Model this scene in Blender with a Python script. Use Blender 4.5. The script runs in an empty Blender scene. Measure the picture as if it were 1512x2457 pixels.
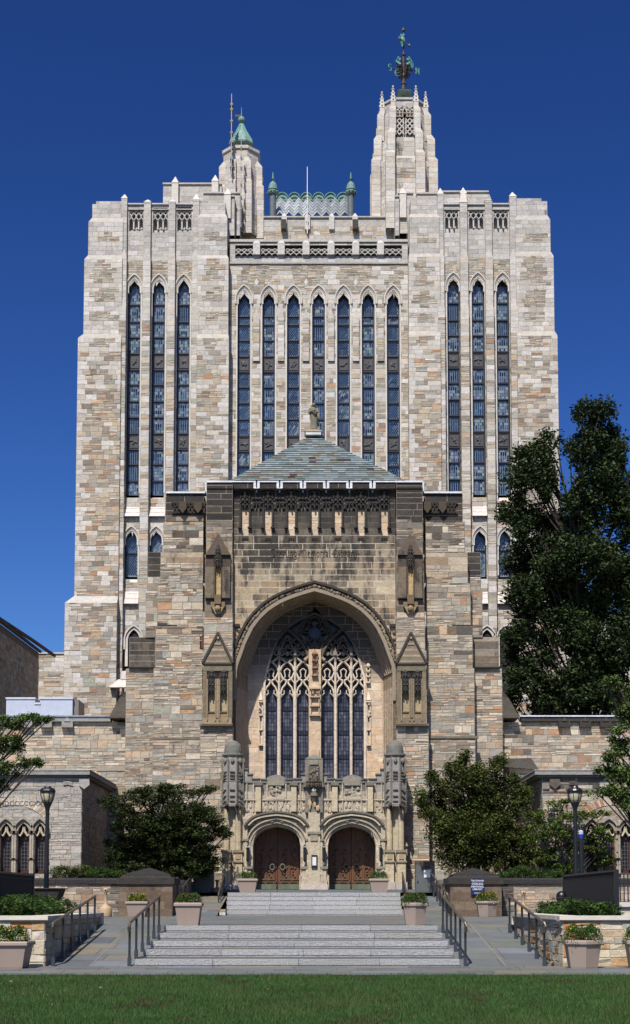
import bpy, math, random, bisect
from mathutils import Vector, noise
random.seed(7)
SC = bpy.context.scene
COL = SC.collection
R = math.radians
# ---------------------------------------------------------------- camera, sky, sun, exposure
F, XP, YP, TH, EYE = 3331.0, 768.0, 1899.5, R(4.5), 1.41      # focal length etc. in units of 1/1512 of the frame width
cd = bpy.data.cameras.new('camera'); cam = bpy.data.objects.new('camera', cd); COL.objects.link(cam)
SC.camera = cam
cam.location = (0, 0, EYE); cam.rotation_euler = (R(90) + TH, 0, 0)
cd.sensor_fit = 'HORIZONTAL'; cd.sensor_width = 36; cd.lens = 36 * F / 1512
cd.shift_x = -(XP - 756) / 1512; cd.shift_y = (YP - 1228.5) / 1512
cd.clip_start = .5; cd.clip_end = 3000
SUND = Vector((-.2, -.7, 1.0)).normalized()                    # towards the sun
w = bpy.data.worlds.new('World'); SC.world = w; w.use_nodes = True
nt = w.node_tree; bg = nt.nodes['Background']
sky = nt.nodes.new('ShaderNodeTexSky'); sky.sky_type = 'NISHITA'; sky.sun_disc = False
sky.sun_elevation = math.asin(SUND.z); sky.sun_rotation = math.atan2(SUND.x, SUND.y)
sky.altitude = 0; sky.air_density = 1.0; sky.dust_density = 1.5; sky.ozone_density = 6.0
hs = nt.nodes.new('ShaderNodeHueSaturation'); hs.inputs['Saturation'].default_value = 1.05; hs.inputs['Hue'].default_value = .506; gm = nt.nodes.new('ShaderNodeGamma'); gm.inputs[1].default_value = 1.7
nt.links.new(sky.outputs[0], gm.inputs[0]); nt.links.new(gm.outputs[0], hs.inputs['Color']); nt.links.new(hs.outputs[0], bg.inputs[0]); bg.inputs[1].default_value = .0245
sl = bpy.data.lights.new('sun', 'SUN'); sl.energy = 4.6; sl.angle = R(.53); sl.color = (1, .955, .885)
so = bpy.data.objects.new('sun', sl); COL.objects.link(so); so.location = (-20, -40, 80)
so.rotation_euler = SUND.to_track_quat('Z', 'Y').to_euler()
SC.view_settings.view_transform = 'Standard'; SC.view_settings.look = 'None'
SC.view_settings.exposure = .62; SC.view_settings.gamma = 1

# ---------------------------------------------------------------- helpers
def P(px, py, Y):
    zc = Y * math.tan(math.atan((YP - py) / F) + TH)
    return ((px - XP) * (Y * math.cos(TH) + zc * math.sin(TH)) / F, zc + EYE)
def ZZ(py, Y): return P(XP, py, Y)[1]
def XX(px, Y, py=1600): return P(px, py, Y)[0]
def PY(z, Y): return YP - F * math.tan(math.atan((z - EYE) / Y) - TH)
def S(r, g, b, k=.7):
    f = lambda c: ((c / 255 + .055) / 1.055) ** 2.4 if c > 10 else c / 3294
    return (f(r) * k, f(g) * k, f(b) * k)
def rnd(a, b): return random.uniform(a, b)
def jit(c, a=.08):
    k = 1 + rnd(-a, a); return (c[0] * k * (1 + rnd(-.02, .02)), c[1] * k, c[2] * k * (1 + rnd(-.03, .03)))
def mulc(c, k): return (c[0] * k, c[1] * k, c[2] * k)
def mixc(a, b, t): return tuple(a[i] * (1 - t) + b[i] * t for i in range(3))
def nz(x, y, z=0, s=1.): return noise.noise(Vector((x * s, y * s, z * s)))
def sstep(a, b, x):
    t = max(0, min(1, (x - a) / (b - a))) if a != b else float(x > a); return t * t * (3 - 2 * t)

class MB:
    def __init__(s): s.v = []; s.f = []; s.c = []
    def add(s, vs, fs, col):
        n = len(s.v); s.v += vs
        for f in fs: s.f.append(tuple(i + n for i in f)); s.c.append(col)
    def quad(s, a, b, c, d, col): s.add([a, b, c, d], [(0, 1, 2, 3)], col)
    def tri(s, a, b, c, col): s.add([a, b, c], [(0, 1, 2)], col)
    def box(s, x0, x1, y0, y1, z0, z1, col, t=0):
        v = [(x0, y0, z0), (x1, y0, z0), (x1, y1, z0), (x0, y1, z0), (x0 + t, y0 + t, z1), (x1 - t, y0 + t, z1), (x1 - t, y1 - t, z1), (x0 + t, y1 - t, z1)]
        s.add(v, [(3, 2, 1, 0), (4, 5, 6, 7), (0, 1, 5, 4), (1, 2, 6, 5), (2, 3, 7, 6), (3, 0, 4, 7)], col)
    def frus(s, a, b, z0, z1, col):   # a,b = (x0,x1,y0,y1)
        v = [(a[0], a[2], z0), (a[1], a[2], z0), (a[1], a[3], z0), (a[0], a[3], z0), (b[0], b[2], z1), (b[1], b[2], z1), (b[1], b[3], z1), (b[0], b[3], z1)]
        s.add(v, [(3, 2, 1, 0), (4, 5, 6, 7), (0, 1, 5, 4), (1, 2, 6, 5), (2, 3, 7, 6), (3, 0, 4, 7)], col)
    def prism(s, pts, y0, y1, col):   # convex polygon in XZ extruded along Y
        n = len(pts)
        v = [(x, y0, z) for x, z in pts] + [(x, y1, z) for x, z in pts]
        s.add(v, [tuple(range(n)), tuple(range(2 * n - 1, n - 1, -1))] + [(i, i + n, (i + 1) % n + n, (i + 1) % n) for i in range(n)], col)
    def lathe(s, prof, cx, cy, n, col, rot=0, sy=1):
        v = []; f = []
        for r, z in prof:
            for k in range(n):
                a = rot + 2 * math.pi * k / n; v.append((cx + r * math.cos(a), cy + sy * r * math.sin(a), z))
        for i in range(len(prof) - 1):
            for k in range(n): f.append((i * n + k, i * n + (k + 1) % n, (i + 1) * n + (k + 1) % n, (i + 1) * n + k))
        f.append(tuple(range(n - 1, -1, -1))); f.append(tuple((len(prof) - 1) * n + k for k in range(n)))
        s.add(v, f, col)
    def tube(s, pts, r, col, n=6, r1=None):
        v = []; f = []; m = len(pts); r1 = r if r1 is None else r1
        for i, p in enumerate(pts):
            p = Vector(p); d = (Vector(pts[min(i + 1, m - 1)]) - Vector(pts[max(i - 1, 0)])).normalized()
            u = d.cross(Vector((0, 1, 0)) if abs(d.y) < .9 else Vector((1, 0, 0))).normalized(); w_ = d.cross(u)
            rr = r + (r1 - r) * i / max(1, m - 1)
            for k in range(n):
                a = 2 * math.pi * k / n; q = p + (u * math.cos(a) + w_ * math.sin(a)) * rr; v.append(tuple(q))
        for i in range(m - 1):
            for k in range(n): f.append((i * n + k, i * n + (k + 1) % n, (i + 1) * n + (k + 1) % n, (i + 1) * n + k))
        f.append(tuple(range(n - 1, -1, -1))); f.append(tuple((m - 1) * n + k for k in range(n)))
        s.add(v, f, col)
    def ball(s, c, r, col, n=8, sc=(1, 1, 1)):
        prof = [(max(.001, math.sin(math.pi * i / n)), -math.cos(math.pi * i / n)) for i in range(n + 1)]
        v = []; f = []; m = n + 2
        for a, b in prof:
            for k in range(m):
                t = 2 * math.pi * k / m; v.append((c[0] + r * sc[0] * a * math.cos(t), c[1] + r * sc[1] * a * math.sin(t), c[2] + r * sc[2] * b))
        for i in range(n):
            for k in range(m): f.append((i * m + k, i * m + (k + 1) % m, (i + 1) * m + (k + 1) % m, (i + 1) * m + k))
        s.add(v, f, col)
    def ribbon(s, pts, hw, y0, y1, col, cham=.0):     # bar of width 2*hw following a polyline in XZ, from y0 (front) to y1
        m = len(pts)
        if m < 2: return
        L = []; Rr = []
        for i in range(m):
            a = pts[max(i - 1, 0)]; b = pts[min(i + 1, m - 1)]; dx, dz = b[0] - a[0], b[1] - a[1]; l = math.hypot(dx, dz) or 1
            nx, nzz = -dz / l, dx / l; L.append((pts[i][0] + nx * hw, pts[i][1] + nzz * hw)); Rr.append((pts[i][0] - nx * hw, pts[i][1] - nzz * hw))
        h = .35
        v = []
        for i in range(m):
            cx, cz = pts[i]; l, r_ = L[i], Rr[i]
            v += [(cx + (l[0] - cx) * h, y0, cz + (l[1] - cz) * h), (l[0], y0 + hw * .8, l[1]), (l[0], y1, l[1]), (r_[0], y1, r_[1]), (r_[0], y0 + hw * .8, r_[1]), (cx + (r_[0] - cx) * h, y0, cz + (r_[1] - cz) * h)]
        f = []
        for i in range(m - 1):
            for k in range(6): f.append((i * 6 + k, i * 6 + (k + 1) % 6, (i + 1) * 6 + (k + 1) % 6, (i + 1) * 6 + k))
        f += [tuple(range(6)), tuple(range((m - 1) * 6 + 5, (m - 1) * 6 - 1, -1))]
        s.add(v, f, col)
    def ring(s, o, i, y0, y1, col):   # solid between two outlines (same count), front at y0; closed sides
        colf = col if callable(col) else (lambda x, z: col)
        for k in range(len(o) - 1):
            a, b, c, d = o[k], o[k + 1], i[k + 1], i[k]; cc = colf((a[0] + b[0]) / 2, (a[1] + b[1]) / 2)
            s.quad((a[0], y0, a[1]), (d[0], y0, d[1]), (c[0], y0, c[1]), (b[0], y0, b[1]), cc)
            s.quad((a[0], y0, a[1]), (b[0], y0, b[1]), (b[0], y1, b[1]), (a[0], y1, a[1]), cc)
            s.quad((d[0], y0, d[1]), (d[0], y1, d[1]), (c[0], y1, c[1]), (c[0], y0, c[1]), cc)
    def build(s, name, mat, parent=None, smooth=False):
        me = bpy.data.meshes.new(name); me.from_pydata(s.v, [], s.f)
        at = me.attributes.new('Col', 'FLOAT_COLOR', 'FACE'); buf = []
        for c in s.c: buf += [c[0], c[1], c[2], c[3] if len(c) > 3 else 0.]
        at.data.foreach_set('color', buf)
        if smooth: me.polygons.foreach_set('use_smooth', [True] * len(me.polygons))
        me.materials.append(mat); me.update()
        o = bpy.data.objects.new(name, me); COL.objects.link(o)
        if parent is not None: attach(o, parent)
        return o
def attach(o, parent):
    o.parent = parent; q = parent; off = Vector((0, 0, 0))
    while q is not None: off += q.location; q = q.parent
    o.data.transform(__import__('mathutils').Matrix.Translation(-off))
def empty(name, loc, label, cat, group=None):
    o = bpy.data.objects.new(name, None); COL.objects.link(o); o.location = loc; o.empty_display_size = .3
    return tag(o, label, cat, group)
def tag(o, label, cat=None, group=None, kind=None):
    if label: o['label'] = label
    if cat: o['category'] = cat
    if group: o['group'] = group
    if kind: o['kind'] = kind
    return o
def copy_tree(o, parent=None):
    c = o.copy(); COL.objects.link(c)
    if parent is not None: c.parent = parent
    for ch in list(o.children): copy_tree(ch, c)
    return c

# ---------------------------------------------------------------- materials
def material(name, rough=.85, spec=.3, bump=.15, bscale=9., colvar=.18, cscale=3., metal=0., stain=True, grain=(1, 1, 1), coat=0., emis=None, trans=0., alpha=None):
    m = bpy.data.materials.new(name); m.use_nodes = True; n = m.node_tree.nodes; l = m.node_tree.links
    p = n['Principled BSDF']; p.inputs['Roughness'].default_value = rough; p.inputs['Specular IOR Level'].default_value = spec; p.inputs['Metallic'].default_value = metal
    at = n.new('ShaderNodeAttribute'); at.attribute_name = 'Col'
    tc = n.new('ShaderNodeTexCoord'); mp = n.new('ShaderNodeMapping'); mp.inputs['Scale'].default_value = grain; l.new(tc.outputs['Object'], mp.inputs[0])
    n1 = n.new('ShaderNodeTexNoise'); n1.inputs['Scale'].default_value = cscale; n1.inputs['Detail'].default_value = 6; n1.inputs['Roughness'].default_value = .65; l.new(mp.outputs[0], n1.inputs['Vector'])
    mr = n.new('ShaderNodeMapRange'); mr.inputs[1].default_value = .25; mr.inputs[2].default_value = .75; mr.inputs[3].default_value = 1 - colvar; mr.inputs[4].default_value = 1 + colvar; l.new(n1.outputs[0], mr.inputs[0])
    mx = n.new('ShaderNodeVectorMath'); mx.operation = 'SCALE'; l.new(at.outputs['Color'], mx.inputs[0]); l.new(mr.outputs[0], mx.inputs['Scale'])
    out = mx.outputs[0]
    if stain:
        mp2 = n.new('ShaderNodeMapping'); mp2.inputs['Scale'].default_value = (2.2, 2.2, .7); l.new(tc.outputs['Object'], mp2.inputs[0])
        n2 = n.new('ShaderNodeTexNoise'); n2.inputs['Scale'].default_value = .8; n2.inputs['Detail'].default_value = 7; n2.inputs['Roughness'].default_value = .7; l.new(mp2.outputs[0], n2.inputs['Vector'])
        nr = n.new('ShaderNodeMapRange'); nr.inputs[1].default_value = .34; nr.inputs[2].default_value = .66; nr.clamp = False; l.new(n2.outputs[0], nr.inputs[0])
        ad = n.new('ShaderNodeMath'); ad.operation = 'ADD'; l.new(nr.outputs[0], ad.inputs[0]); l.new(at.outputs['Alpha'], ad.inputs[1])
        sr = n.new('ShaderNodeMapRange'); sr.interpolation_type = 'SMOOTHSTEP'; sr.inputs[1].default_value = .95; sr.inputs[2].default_value = 1.5; sr.inputs[3].default_value = 0; sr.inputs[4].default_value = .93; l.new(ad.outputs[0], sr.inputs[0])
        mi = n.new('ShaderNodeMix'); mi.data_type = 'RGBA'; mi.inputs['B'].default_value = (.026, .022, .018, 1); l.new(sr.outputs[0], mi.inputs['Factor']); l.new(out, mi.inputs['A']); out = mi.outputs['Result']
    l.new(out, p.inputs['Base Color'])
    if bump:
        n3 = n.new('ShaderNodeTexNoise'); n3.inputs['Scale'].default_value = bscale; n3.inputs['Detail'].default_value = 8; n3.inputs['Roughness'].default_value = .7; l.new(mp.outputs[0], n3.inputs['Vector'])
        b = n.new('ShaderNodeBump'); b.inputs['Strength'].default_value = bump; b.inputs['Distance'].default_value = .1; l.new(n3.outputs[0], b.inputs['Height']); l.new(b.outputs[0], p.inputs['Normal'])
    if coat: p.inputs['Coat Weight'].default_value = coat
    if emis: p.inputs['Emission Color'].default_value = (*emis[:3], 1); p.inputs['Emission Strength'].default_value = emis[3]
    if trans: p.inputs['Transmission Weight'].default_value = trans
    return m
M_stone = material('ashlar_stone', bump=.55, bscale=5, colvar=.2)
M_smooth = material('cut_limestone', bump=.2, bscale=8, colvar=.14)
M_slate = material('roof_slate', rough=.6, bump=.2, colvar=.16, stain=False)
M_copper = material('green_copper', rough=.65, bump=.2, colvar=.35, cscale=1.6, grain=(2, 2, .6), stain=False)
M_lead = material('lead_sheet', rough=.5, bump=.15, colvar=.3, stain=False)
M_glass = material('leaded_glass', rough=.12, spec=.6, bump=.06, bscale=3, colvar=.1, stain=False)
M_dglass = material('dark_nave_glass', rough=.3, spec=.35, bump=.1, bscale=3, colvar=.3, stain=False)
M_iron = material('black_painted_iron', rough=.4, spec=.5, bump=.03, colvar=.1, stain=False)
M_wood = material('oak_door_wood', rough=.5, spec=.35, bump=.2, colvar=.4, cscale=5, grain=(5, 5, .5), stain=False)
M_metal = material('grey_metal', rough=.45, spec=.5, bump=.03, colvar=.12, metal=.3, stain=False)
M_pave = material('bluestone_paving', rough=.75, bump=.12, colvar=.16, cscale=1.5, stain=False)
M_granite = material('split_granite', rough=.8, bump=.8, bscale=30, colvar=.42, cscale=26, stain=False)
M_pot = material('taupe_plastic', rough=.6, spec=.3, bump=.03, colvar=.05, stain=False)
M_soil = material('garden_soil', rough=1, bump=.6, bscale=12, colvar=.3, stain=False)
M_lawn = material('lawn_earth', rough=1, bump=.8, bscale=20, colvar=.35, cscale=1.2, stain=False)
M_bark = material('tree_bark', rough=.95, bump=.6, bscale=15, colvar=.3, stain=False)
def leafmat(name, tr=.12):
    m = material(name, rough=.6, spec=.12, bump=0, colvar=.25, cscale=.9, stain=False)
    n = m.node_tree.nodes; l = m.node_tree.links; p = n['Principled BSDF']; o = n['Material Output']
    t = n.new('ShaderNodeBsdfTranslucent'); a = n.new('ShaderNodeMixShader'); a.inputs[0].default_value = tr
    src = p.inputs['Base Color'].links[0].from_socket; l.new(src, t.inputs['Color']); l.new(p.outputs[0], a.inputs[1]); l.new(t.outputs[0], a.inputs[2]); l.new(a.outputs[0], o.inputs['Surface'])
    return m
M_leaf = leafmat('tree_leaves'); M_grass = leafmat('grass_blades', .2)
M_pane = material('lamp_glass', rough=.25, spec=.5, bump=0, colvar=.05, stain=False)
M_paint = material('printed_paint', rough=.5, bump=0, colvar=.03, stain=False)
MORT = S(150, 142, 130)
LIME = [S(214, 205, 195), S(220, 211, 202), S(205, 196, 187), S(211, 198, 184), S(196, 187, 177), S(215, 207, 200)]
LIMEU = [S(197, 191, 184), S(206, 200, 193), S(190, 184, 177), S(194, 187, 178), S(181, 175, 168)]
BR = [S(182, 168, 148)] * 5 + [S(168, 157, 141)] * 4 + [S(194, 177, 152)] * 4 + [S(160, 156, 146)] * 3 + [S(200, 170, 138)] * 2 + [S(184, 138, 100)] + [S(150, 137, 120)] * 3 + [S(168, 168, 152)] * 2 + [S(132, 116, 100)] + [S(206, 193, 172)] * 3 + [S(160, 124, 96)]
BRT = BR + [S(196, 188, 174)] * 5 + [S(204, 196, 186)] * 4 + [S(172, 172, 156)] * 2 + [S(198, 182, 156)] * 4
AVG = S(176, 165, 147)
BRP = [mixc(c, AVG, .25) for c in BRT]
BR = [mixc(c, S(172, 160, 142), .15) for c in BR]
BRD = [mulc(c, .8) for c in BR]
SAND = [S(178, 160, 134), S(170, 154, 130), S(188, 172, 146), S(162, 146, 124), S(158, 136, 112)]
PALE = [S(214, 190, 160), S(222, 200, 172), S(206, 184, 156), S(212, 182, 148), S(200, 180, 156)]
SANDC = [S(188, 168, 136), S(178, 158, 128), S(198, 180, 150), S(168, 150, 122), S(184, 156, 120)]
LIME = [(c[0] * .93, c[1] * .945, c[2] * .915) for c in LIME]
LIMEU = [(c[0] * .96, c[1] * .965, c[2] * .945) for c in LIMEU]
KIND = {
    'sandc': ([1], (9, 9), SANDC, .004, .002),   # sub-row weights, sub-length range, palette, proudness, tilt
    'lime': ([1], (9, 9), LIME, .004, .002), 'limeu': ([1], (9, 9), LIMEU, .004, .002),
    'thin': ([0, 1, 5], (.3, .8), BRP, .02, .02), 'mix': ([5, 4, .6], (.45, 1.3), BRP, .02, .025),
    'brn': ([5, 4, .6], (.45, 1.3), BR + LIME[:1], .02, .025),
    'rub': ([2, 3, 2.6, .8], (.26, .9), BR, .02, .02), 'rubd': ([1.6, 3, 3], (.28, 1.1), BRD, .02, .02),
    'sand': ([1], (9, 9), SAND, .004, .002), 'pale': ([3, 1], (.4, 1.1), PALE, .005, .003),
    'step': ([1], (9, 9), LIME, .01, .0),
}
def ashlar(mb, O, U, N, w, z0, z1, kindfn, ch=(.3, .44), cw=(.7, 1.5), holes=(), colmod=None, joint=.012, mort=None):
    """real stones one by one on the plane through O, along U (horizontal), facing N"""
    mort = mort or MORT
    def pt(u, z, d): return (O[0] + U[0] * u + N[0] * d, O[1] + U[1] * u + N[1] * d, z)
    def emit(q, za, zb, pal, pr, tilt):
        (a0, a1), (b0, b1) = q       # left edge bottom/top, right edge bottom/top
        w0, w1 = b0 - a0, b1 - a1
        if max(w0, w1) < .01: return
        um = (a0 + a1 + b0 + b1) / 4; zm = (za + zb) / 2
        c = jit(random.choice(pal)); al = 0
        if colmod:
            c, al = colmod(c, O[0] + U[0] * um, zm)
        mc = (*mort, al * .5); c = (*c, al)
        if min(w0, w1) < 3.5 * joint or zb - za < 3.5 * joint:
            mb.quad(pt(a0, za, 0), pt(b0, za, 0), pt(b1, zb, 0), pt(a1, zb, 0), c); return
        k = (a1 - a0) / (zb - za) * joint; k2 = (b1 - b0) / (zb - za) * joint
        t = [pr * rnd(.4, 1.3) + rnd(-tilt, tilt) * .5 for _ in range(4)]
        v = [pt(a0, za, 0), pt(b0, za, 0), pt(b1, zb, 0), pt(a1, zb, 0), pt(a0 + joint + k, za + joint, t[0]), pt(b0 - joint + k2, za + joint, t[1]), pt(b1 - joint - k2, zb - joint, t[2]), pt(a1 + joint - k, zb - joint, t[3])]
        mb.add(v, [(4, 5, 6, 7)], c); mb.add(v, [(0, 1, 5, 4), (1, 2, 6, 5), (2, 3, 7, 6), (3, 0, 4, 7)], mc)
    def clip(ua, ub, za, zb, pal, pr, tilt):
        ps = [((ua, ua), (ub, ub))]
        for h in holes:
            lo, hi = h(za + 1e-5), h(zb - 1e-5)
            if lo is None and hi is None: continue
            if lo is None: m = (hi[0] + hi[1]) / 2; lo = hi
            if hi is None: m = (lo[0] + lo[1]) / 2; hi = (m, m) if lo[2] else lo
            nx = []
            for (a0, a1), (b0, b1) in ps:
                r0, r1 = min(b0, max(lo[0], a0)), min(b1, max(hi[0], a1))
                if max(r0 - a0, r1 - a1) > .015: nx.append(((a0, a1), (r0, r1)))
                l0, l1 = max(a0, min(lo[1], b0)), max(a1, min(hi[1], b1))
                if max(b0 - l0, b1 - l1) > .015: nx.append(((l0, l1), (b0, b1)))
            ps = nx
        for q in ps: emit(q, za, zb, pal, pr, tilt)
    z = z0
    while z < z1 - 1e-4:
        h = rnd(*ch)
        if z + h > z1 - ch[0] * .5: h = z1 - z
        u = -rnd(0, cw[0]) if w > cw[1] else 0
        while u < w - 1e-4:
            l = rnd(*cw); ue = u + l
            if ue > w - cw[0] * .35: ue = w
            ua = max(u, 0); ub = ue
            if ub - ua > .02:
                kd = kindfn(O[0] + U[0] * (ua + ub) / 2, z + h / 2)
                wt, sl_, pal, pr, tilt = KIND[kd]
                n = random.choices(range(1, len(wt) + 1), wt)[0]
                if n * .07 > h: n = 1
                cuts = sorted([0] + [(i + rnd(-.25, .25)) / n for i in range(1, n)] + [1])
                for i in range(n):
                    za, zb = z + h * cuts[i], z + h * cuts[i + 1]; q = ua
                    while q < ub - 1e-4:
                        e = q + rnd(*sl_)
                        if e > ub - sl_[0] * .5: e = ub
                        clip(q, e, za, zb, pal, pr, tilt); q = e
            u = ue
        z += h
def front(mb, x0, x1, Y, z0, z1, kf, **k): ashlar(mb, (x0, Y, 0), (1, 0, 0), (0, -1, 0), x1 - x0, z0, z1, kf, holes=[(lambda z, h=h: (lambda r: r and (r[0] - x0, r[1] - x0, r[2]))(h(z))) for h in k.pop('holes', ())], **k)
def side(mb, X, y0, y1, z0, z1, kf, n=-1, **k):
    if n < 0: ashlar(mb, (X, y1, 0), (0, -1, 0), (-1, 0, 0), y1 - y0, z0, z1, kf, **k)
    else: ashlar(mb, (X, y0, 0), (0, 1, 0), (1, 0, 0), y1 - y0, z0, z1, kf, **k)
def block(mb, x0, x1, Y, yb, z0, z1, kf, sides='LR', top=None, **k):
    hs_ = k.pop('holes', ())
    front(mb, x0, x1, Y, z0, z1, kf, holes=hs_, **k)
    if 'L' in sides: side(mb, x0, Y, yb, z0, z1, kf, -1, **k)
    if 'R' in sides: side(mb, x1, Y, yb, z0, z1, kf, 1, **k)
    mb.quad((x0, Y, z1), (x1, Y, z1), (x1, yb, z1), (x0, yb, z1), top or LIME[2])
# arch outlines
def pointed(a, rise):
    c = (rise * rise - a * a) / (2 * a); Rr = a + c
    return lambda dz: max(0., math.sqrt(max(0, Rr * Rr - dz * dz)) - c)
_T = [(1, 0), (.985, .09), (.945, .19), (.88, .37), (.785, .555), (.69, .67), (.58, .768), (.46, .84), (.347, .892), (.18, .95), (0, 1)]
def fourc(a, rise):
    def f(dz):
        v = dz / rise
        if v >= 1: return 0.
        for (u0, v0), (u1, v1) in zip(_T, _T[1:]):
            if v0 <= v <= v1: return a * (u0 + (u1 - u0) * (v - v0) / (v1 - v0))
        return 0.
    return f
def outline(xc, a, zb, zs, rise, fn=pointed, n=12, nj=1):
    h = fn(a, rise); L = [(xc - a, zb + (zs - zb) * i / nj) for i in range(nj)]
    A = [(h(rise * math.sin(math.pi / 2 * i / n)), zs + rise * math.sin(math.pi / 2 * i / n)) for i in range(n + 1)]
    L += [(xc - u, z) for u, z in A]; return L + [(2 * xc - x, z) for x, z in reversed(L[:-1])]
def hole(xc, a, zb, zs, rise, fn=pointed):
    h = fn(a, rise)
    def f(z):
        if z < zb or z > zs + rise: return None
        if z <= zs: return (xc - a, xc + a, True)
        u = h(z - zs); return (xc - u, xc + u, True)
    return f
def recthole(x0, x1, z0, z1): return lambda z: (x0, x1, False) if z0 < z < z1 else None
def fan(mb, o, y, col):
    x = sum(p[0] for p in o) / len(o); z = o[0][1] + .4 * (o[len(o) // 2][1] - o[0][1]); n = len(o)
    mb.add([(x, y, z)] + [(p[0], y, p[1]) for p in o], [(0, i + 1, (i + 1) % n + 1) for i in range(n)], col)
def pinnacle(mb, x, y, w, z0, z1, z2, col, crockets=0, d=None):
    """shaft z0..z1 and pyramid to z2"""
    d = d or w
    if z1 > z0: mb.box(x - w / 2, x + w / 2, y, y + d, z0, z1, col)
    mb.frus((x - w * .56, x + w * .56, y - w * .06, y + d + w * .06), (x - .02, x + .02, y + d / 2 - .02, y + d / 2 + .02), z1, z2, mulc(col, .97))
    for i in range(crockets):
        t = (i + .6) / (crockets + .3); z = z1 + (z2 - z1) * t; r = w * .56 * (1 - t) + w * .1
        for sx, sy in ((-1, 0), (1, 0), (0, -1), (0, 1)):
            mb.ball((x + sx * r, y + d / 2 + sy * r, z), w * .17, mulc(col, .9), n=4)
    if crockets: mb.ball((x, y + d / 2, z2), w * .22, col, n=5, sc=(1, 1, 1.3))
# ---------------------------------------------------------------- the library: tower behind, entrance hall in front
LIB = empty('library_building', (0, 68, 0), 'tall stone library with slit windowed tower and great arched entrance', 'library')
T0, T1, T2, T3 = 99.7, 99.85, 100.0, 100.15        # pylon fronts, stepping back upwards
YB, YBAY, YC, YD = 99.95, 100.3, 100.6, 112.0      # buttress, bay and centre planes, back
def tz(py, Y=100): return ZZ(py, Y)
def tx(px, Y=100): return XX(px, Y, 1000)
def pier_kind(xa, xb, outer, patches):
    def f(x, z):
        py = PY(z, 100); u = (x - xa) / (xb - xa)
        if outer > 0: u = 1 - u                         # u=0 at the outer edge
        if py < 845:
            for a, b in patches:
                if a < py < b:
                    return 'thin' if .24 + rnd(-.1, .1) < u < .76 + rnd(-.1, .1) else 'lime'
            return 'limeu' if py < 615 else 'lime'
        q = .13 + (.1 if int(z / .45) % 3 == 0 else 0) + rnd(-.03, .05)
        if u < q: return 'lime' if rnd(0, 1) < .93 else 'mix'
        if u > .93 and rnd(0, 1) < .5: return 'lime'
        return 'lime' if rnd(0, 1) < (.25 if py < 940 else .1) * (1.4 if outer > 0 else 1) else 'brn'
    return f
def frus_stone(mb, a, b, z0, z1): mb.frus(a, b, z0, z1, jit(LIME[4], .04))
def tmod(c, x, z):
    py = PY(z, 100); n = nz(x * .8, z * .25, 2, 1)
    if py < 620: return mulc(c, 1 + .1 * n), .14 + .15 * n
    return mulc(c, 1 + .08 * n), max(0, .02 + .2 * n)
TW = MB()       # tower walls
def pier(levels, xin, inner_sides, outer, patches):
    """levels: (py_top, py_bottom, outer x px, Y); xin: inner x px"""
    for i, (pt_, pb, xo, Y) in enumerate(levels):
        x = [tx(xo), tx(xin)]; x.sort(); z0, z1 = (tz(pb) if pb else 0), tz(pt_)
        block(TW, x[0], x[1], Y, YD, z0, z1, pier_kind(x[0], x[1], outer, patches), ch=(.3, .42), cw=(.5, .95), colmod=tmod)
        if i + 1 < len(levels):
            n = levels[i + 1]; xn = [tx(n[2]), tx(xin)]; xn.sort()
            frus_stone(TW, (x[0], x[1], Y, YD), (xn[0], xn[1], n[3], YD), z1, tz(n[1]))
LP = [(558, 580), (627, 676), (692, 726), (749, 771), (808, 840)]
RP = [(556, 578), (618, 684), (695, 741), (750, 778), (803, 836)]
pier([(1452, 0, 167, T0 - .5), (815, 1432, 186, T0), (624, 803, 198, T1), (532, 612, 206, T2), (487, 520, 214, T3), (477, 487, 222, T3 + .2)], 290, '', -1, LP)
pier([(1452, 0, 1356, T0 - .5), (809, 1432, 1339, T0), (616, 796, 1333, T1), (527, 603, 1327, T2), (480, 514, 1321, T3), (470, 480, 1308, T3 + .2)], 1242, '', 1, RP)
pier([(1452, 0, 549, T0 - .1), (815, 1452, 549, T0), (622, 803, 547, T1), (521, 612, 543, T2), (484, 510, 538, T3), (476, 484, 530, T3 + .2)], 472, '', 1, LP)
pier([(1452, 0, 981, T0 - .1), (809, 1452, 981, T0), (618, 796, 982, T1), (521, 608, 985, T2), (476, 510, 988, T3), (469, 476, 994, T3 + .2)], 1058, '', -1, RP)
# buttress strips between the bays, in three gableted stages
PIN = []
def butt(pc, wl, top, pin, s3=740, s2=617, lower=True):
    x = tx(pc)
    def kf(x_, z):
        py = PY(z, 100)
        return 'limeu' if py < 600 else 'lime' if py < 770 or rnd(0, 1) < .45 else 'mix'
    st = [(s3, 0 if lower else 1450, wl, YB - .12), (s2, s3, wl * .96, YB), (top, s2, wl * .86, YB + .12)]
    for i, (a, b, w_, Y) in enumerate(st):
        h = w_ / 33.3 / 2; z0, z1 = (tz(b) if b else 0), tz(a)
        block(TW, x - h, x + h, Y, YC + .6, z0, z1, kf, ch=(.34, .5), cw=(.7, 1.2))
        if i < 2: TW.frus((x - h, x + h, Y, YC), (x - .02, x + .02, Y + .14, YC), z1, z1 + .75, jit(LIME[4]))
    w_ = wl * .86 / 33.3
    p = MB(); pinnacle(p, x, YB + .1, w_ * 1.02, tz(top), tz(top) + .12, tz(pin), LIME[1]); PIN.append(p)
for c, wl, top, pin in ((292, 17, 478, 462), (348.5, 20, 487, 474), (408.5, 19, 487, 474), (467, 19, 482, 460)): butt(c, wl, top, pin)
for c, wl, top, pin in ((1061, 17, 468, 447), (1117, 21, 488, 446), (1177.5, 20, 484, 474), (1237, 20, 474, 456)): butt(c, wl, top, pin)
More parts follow.
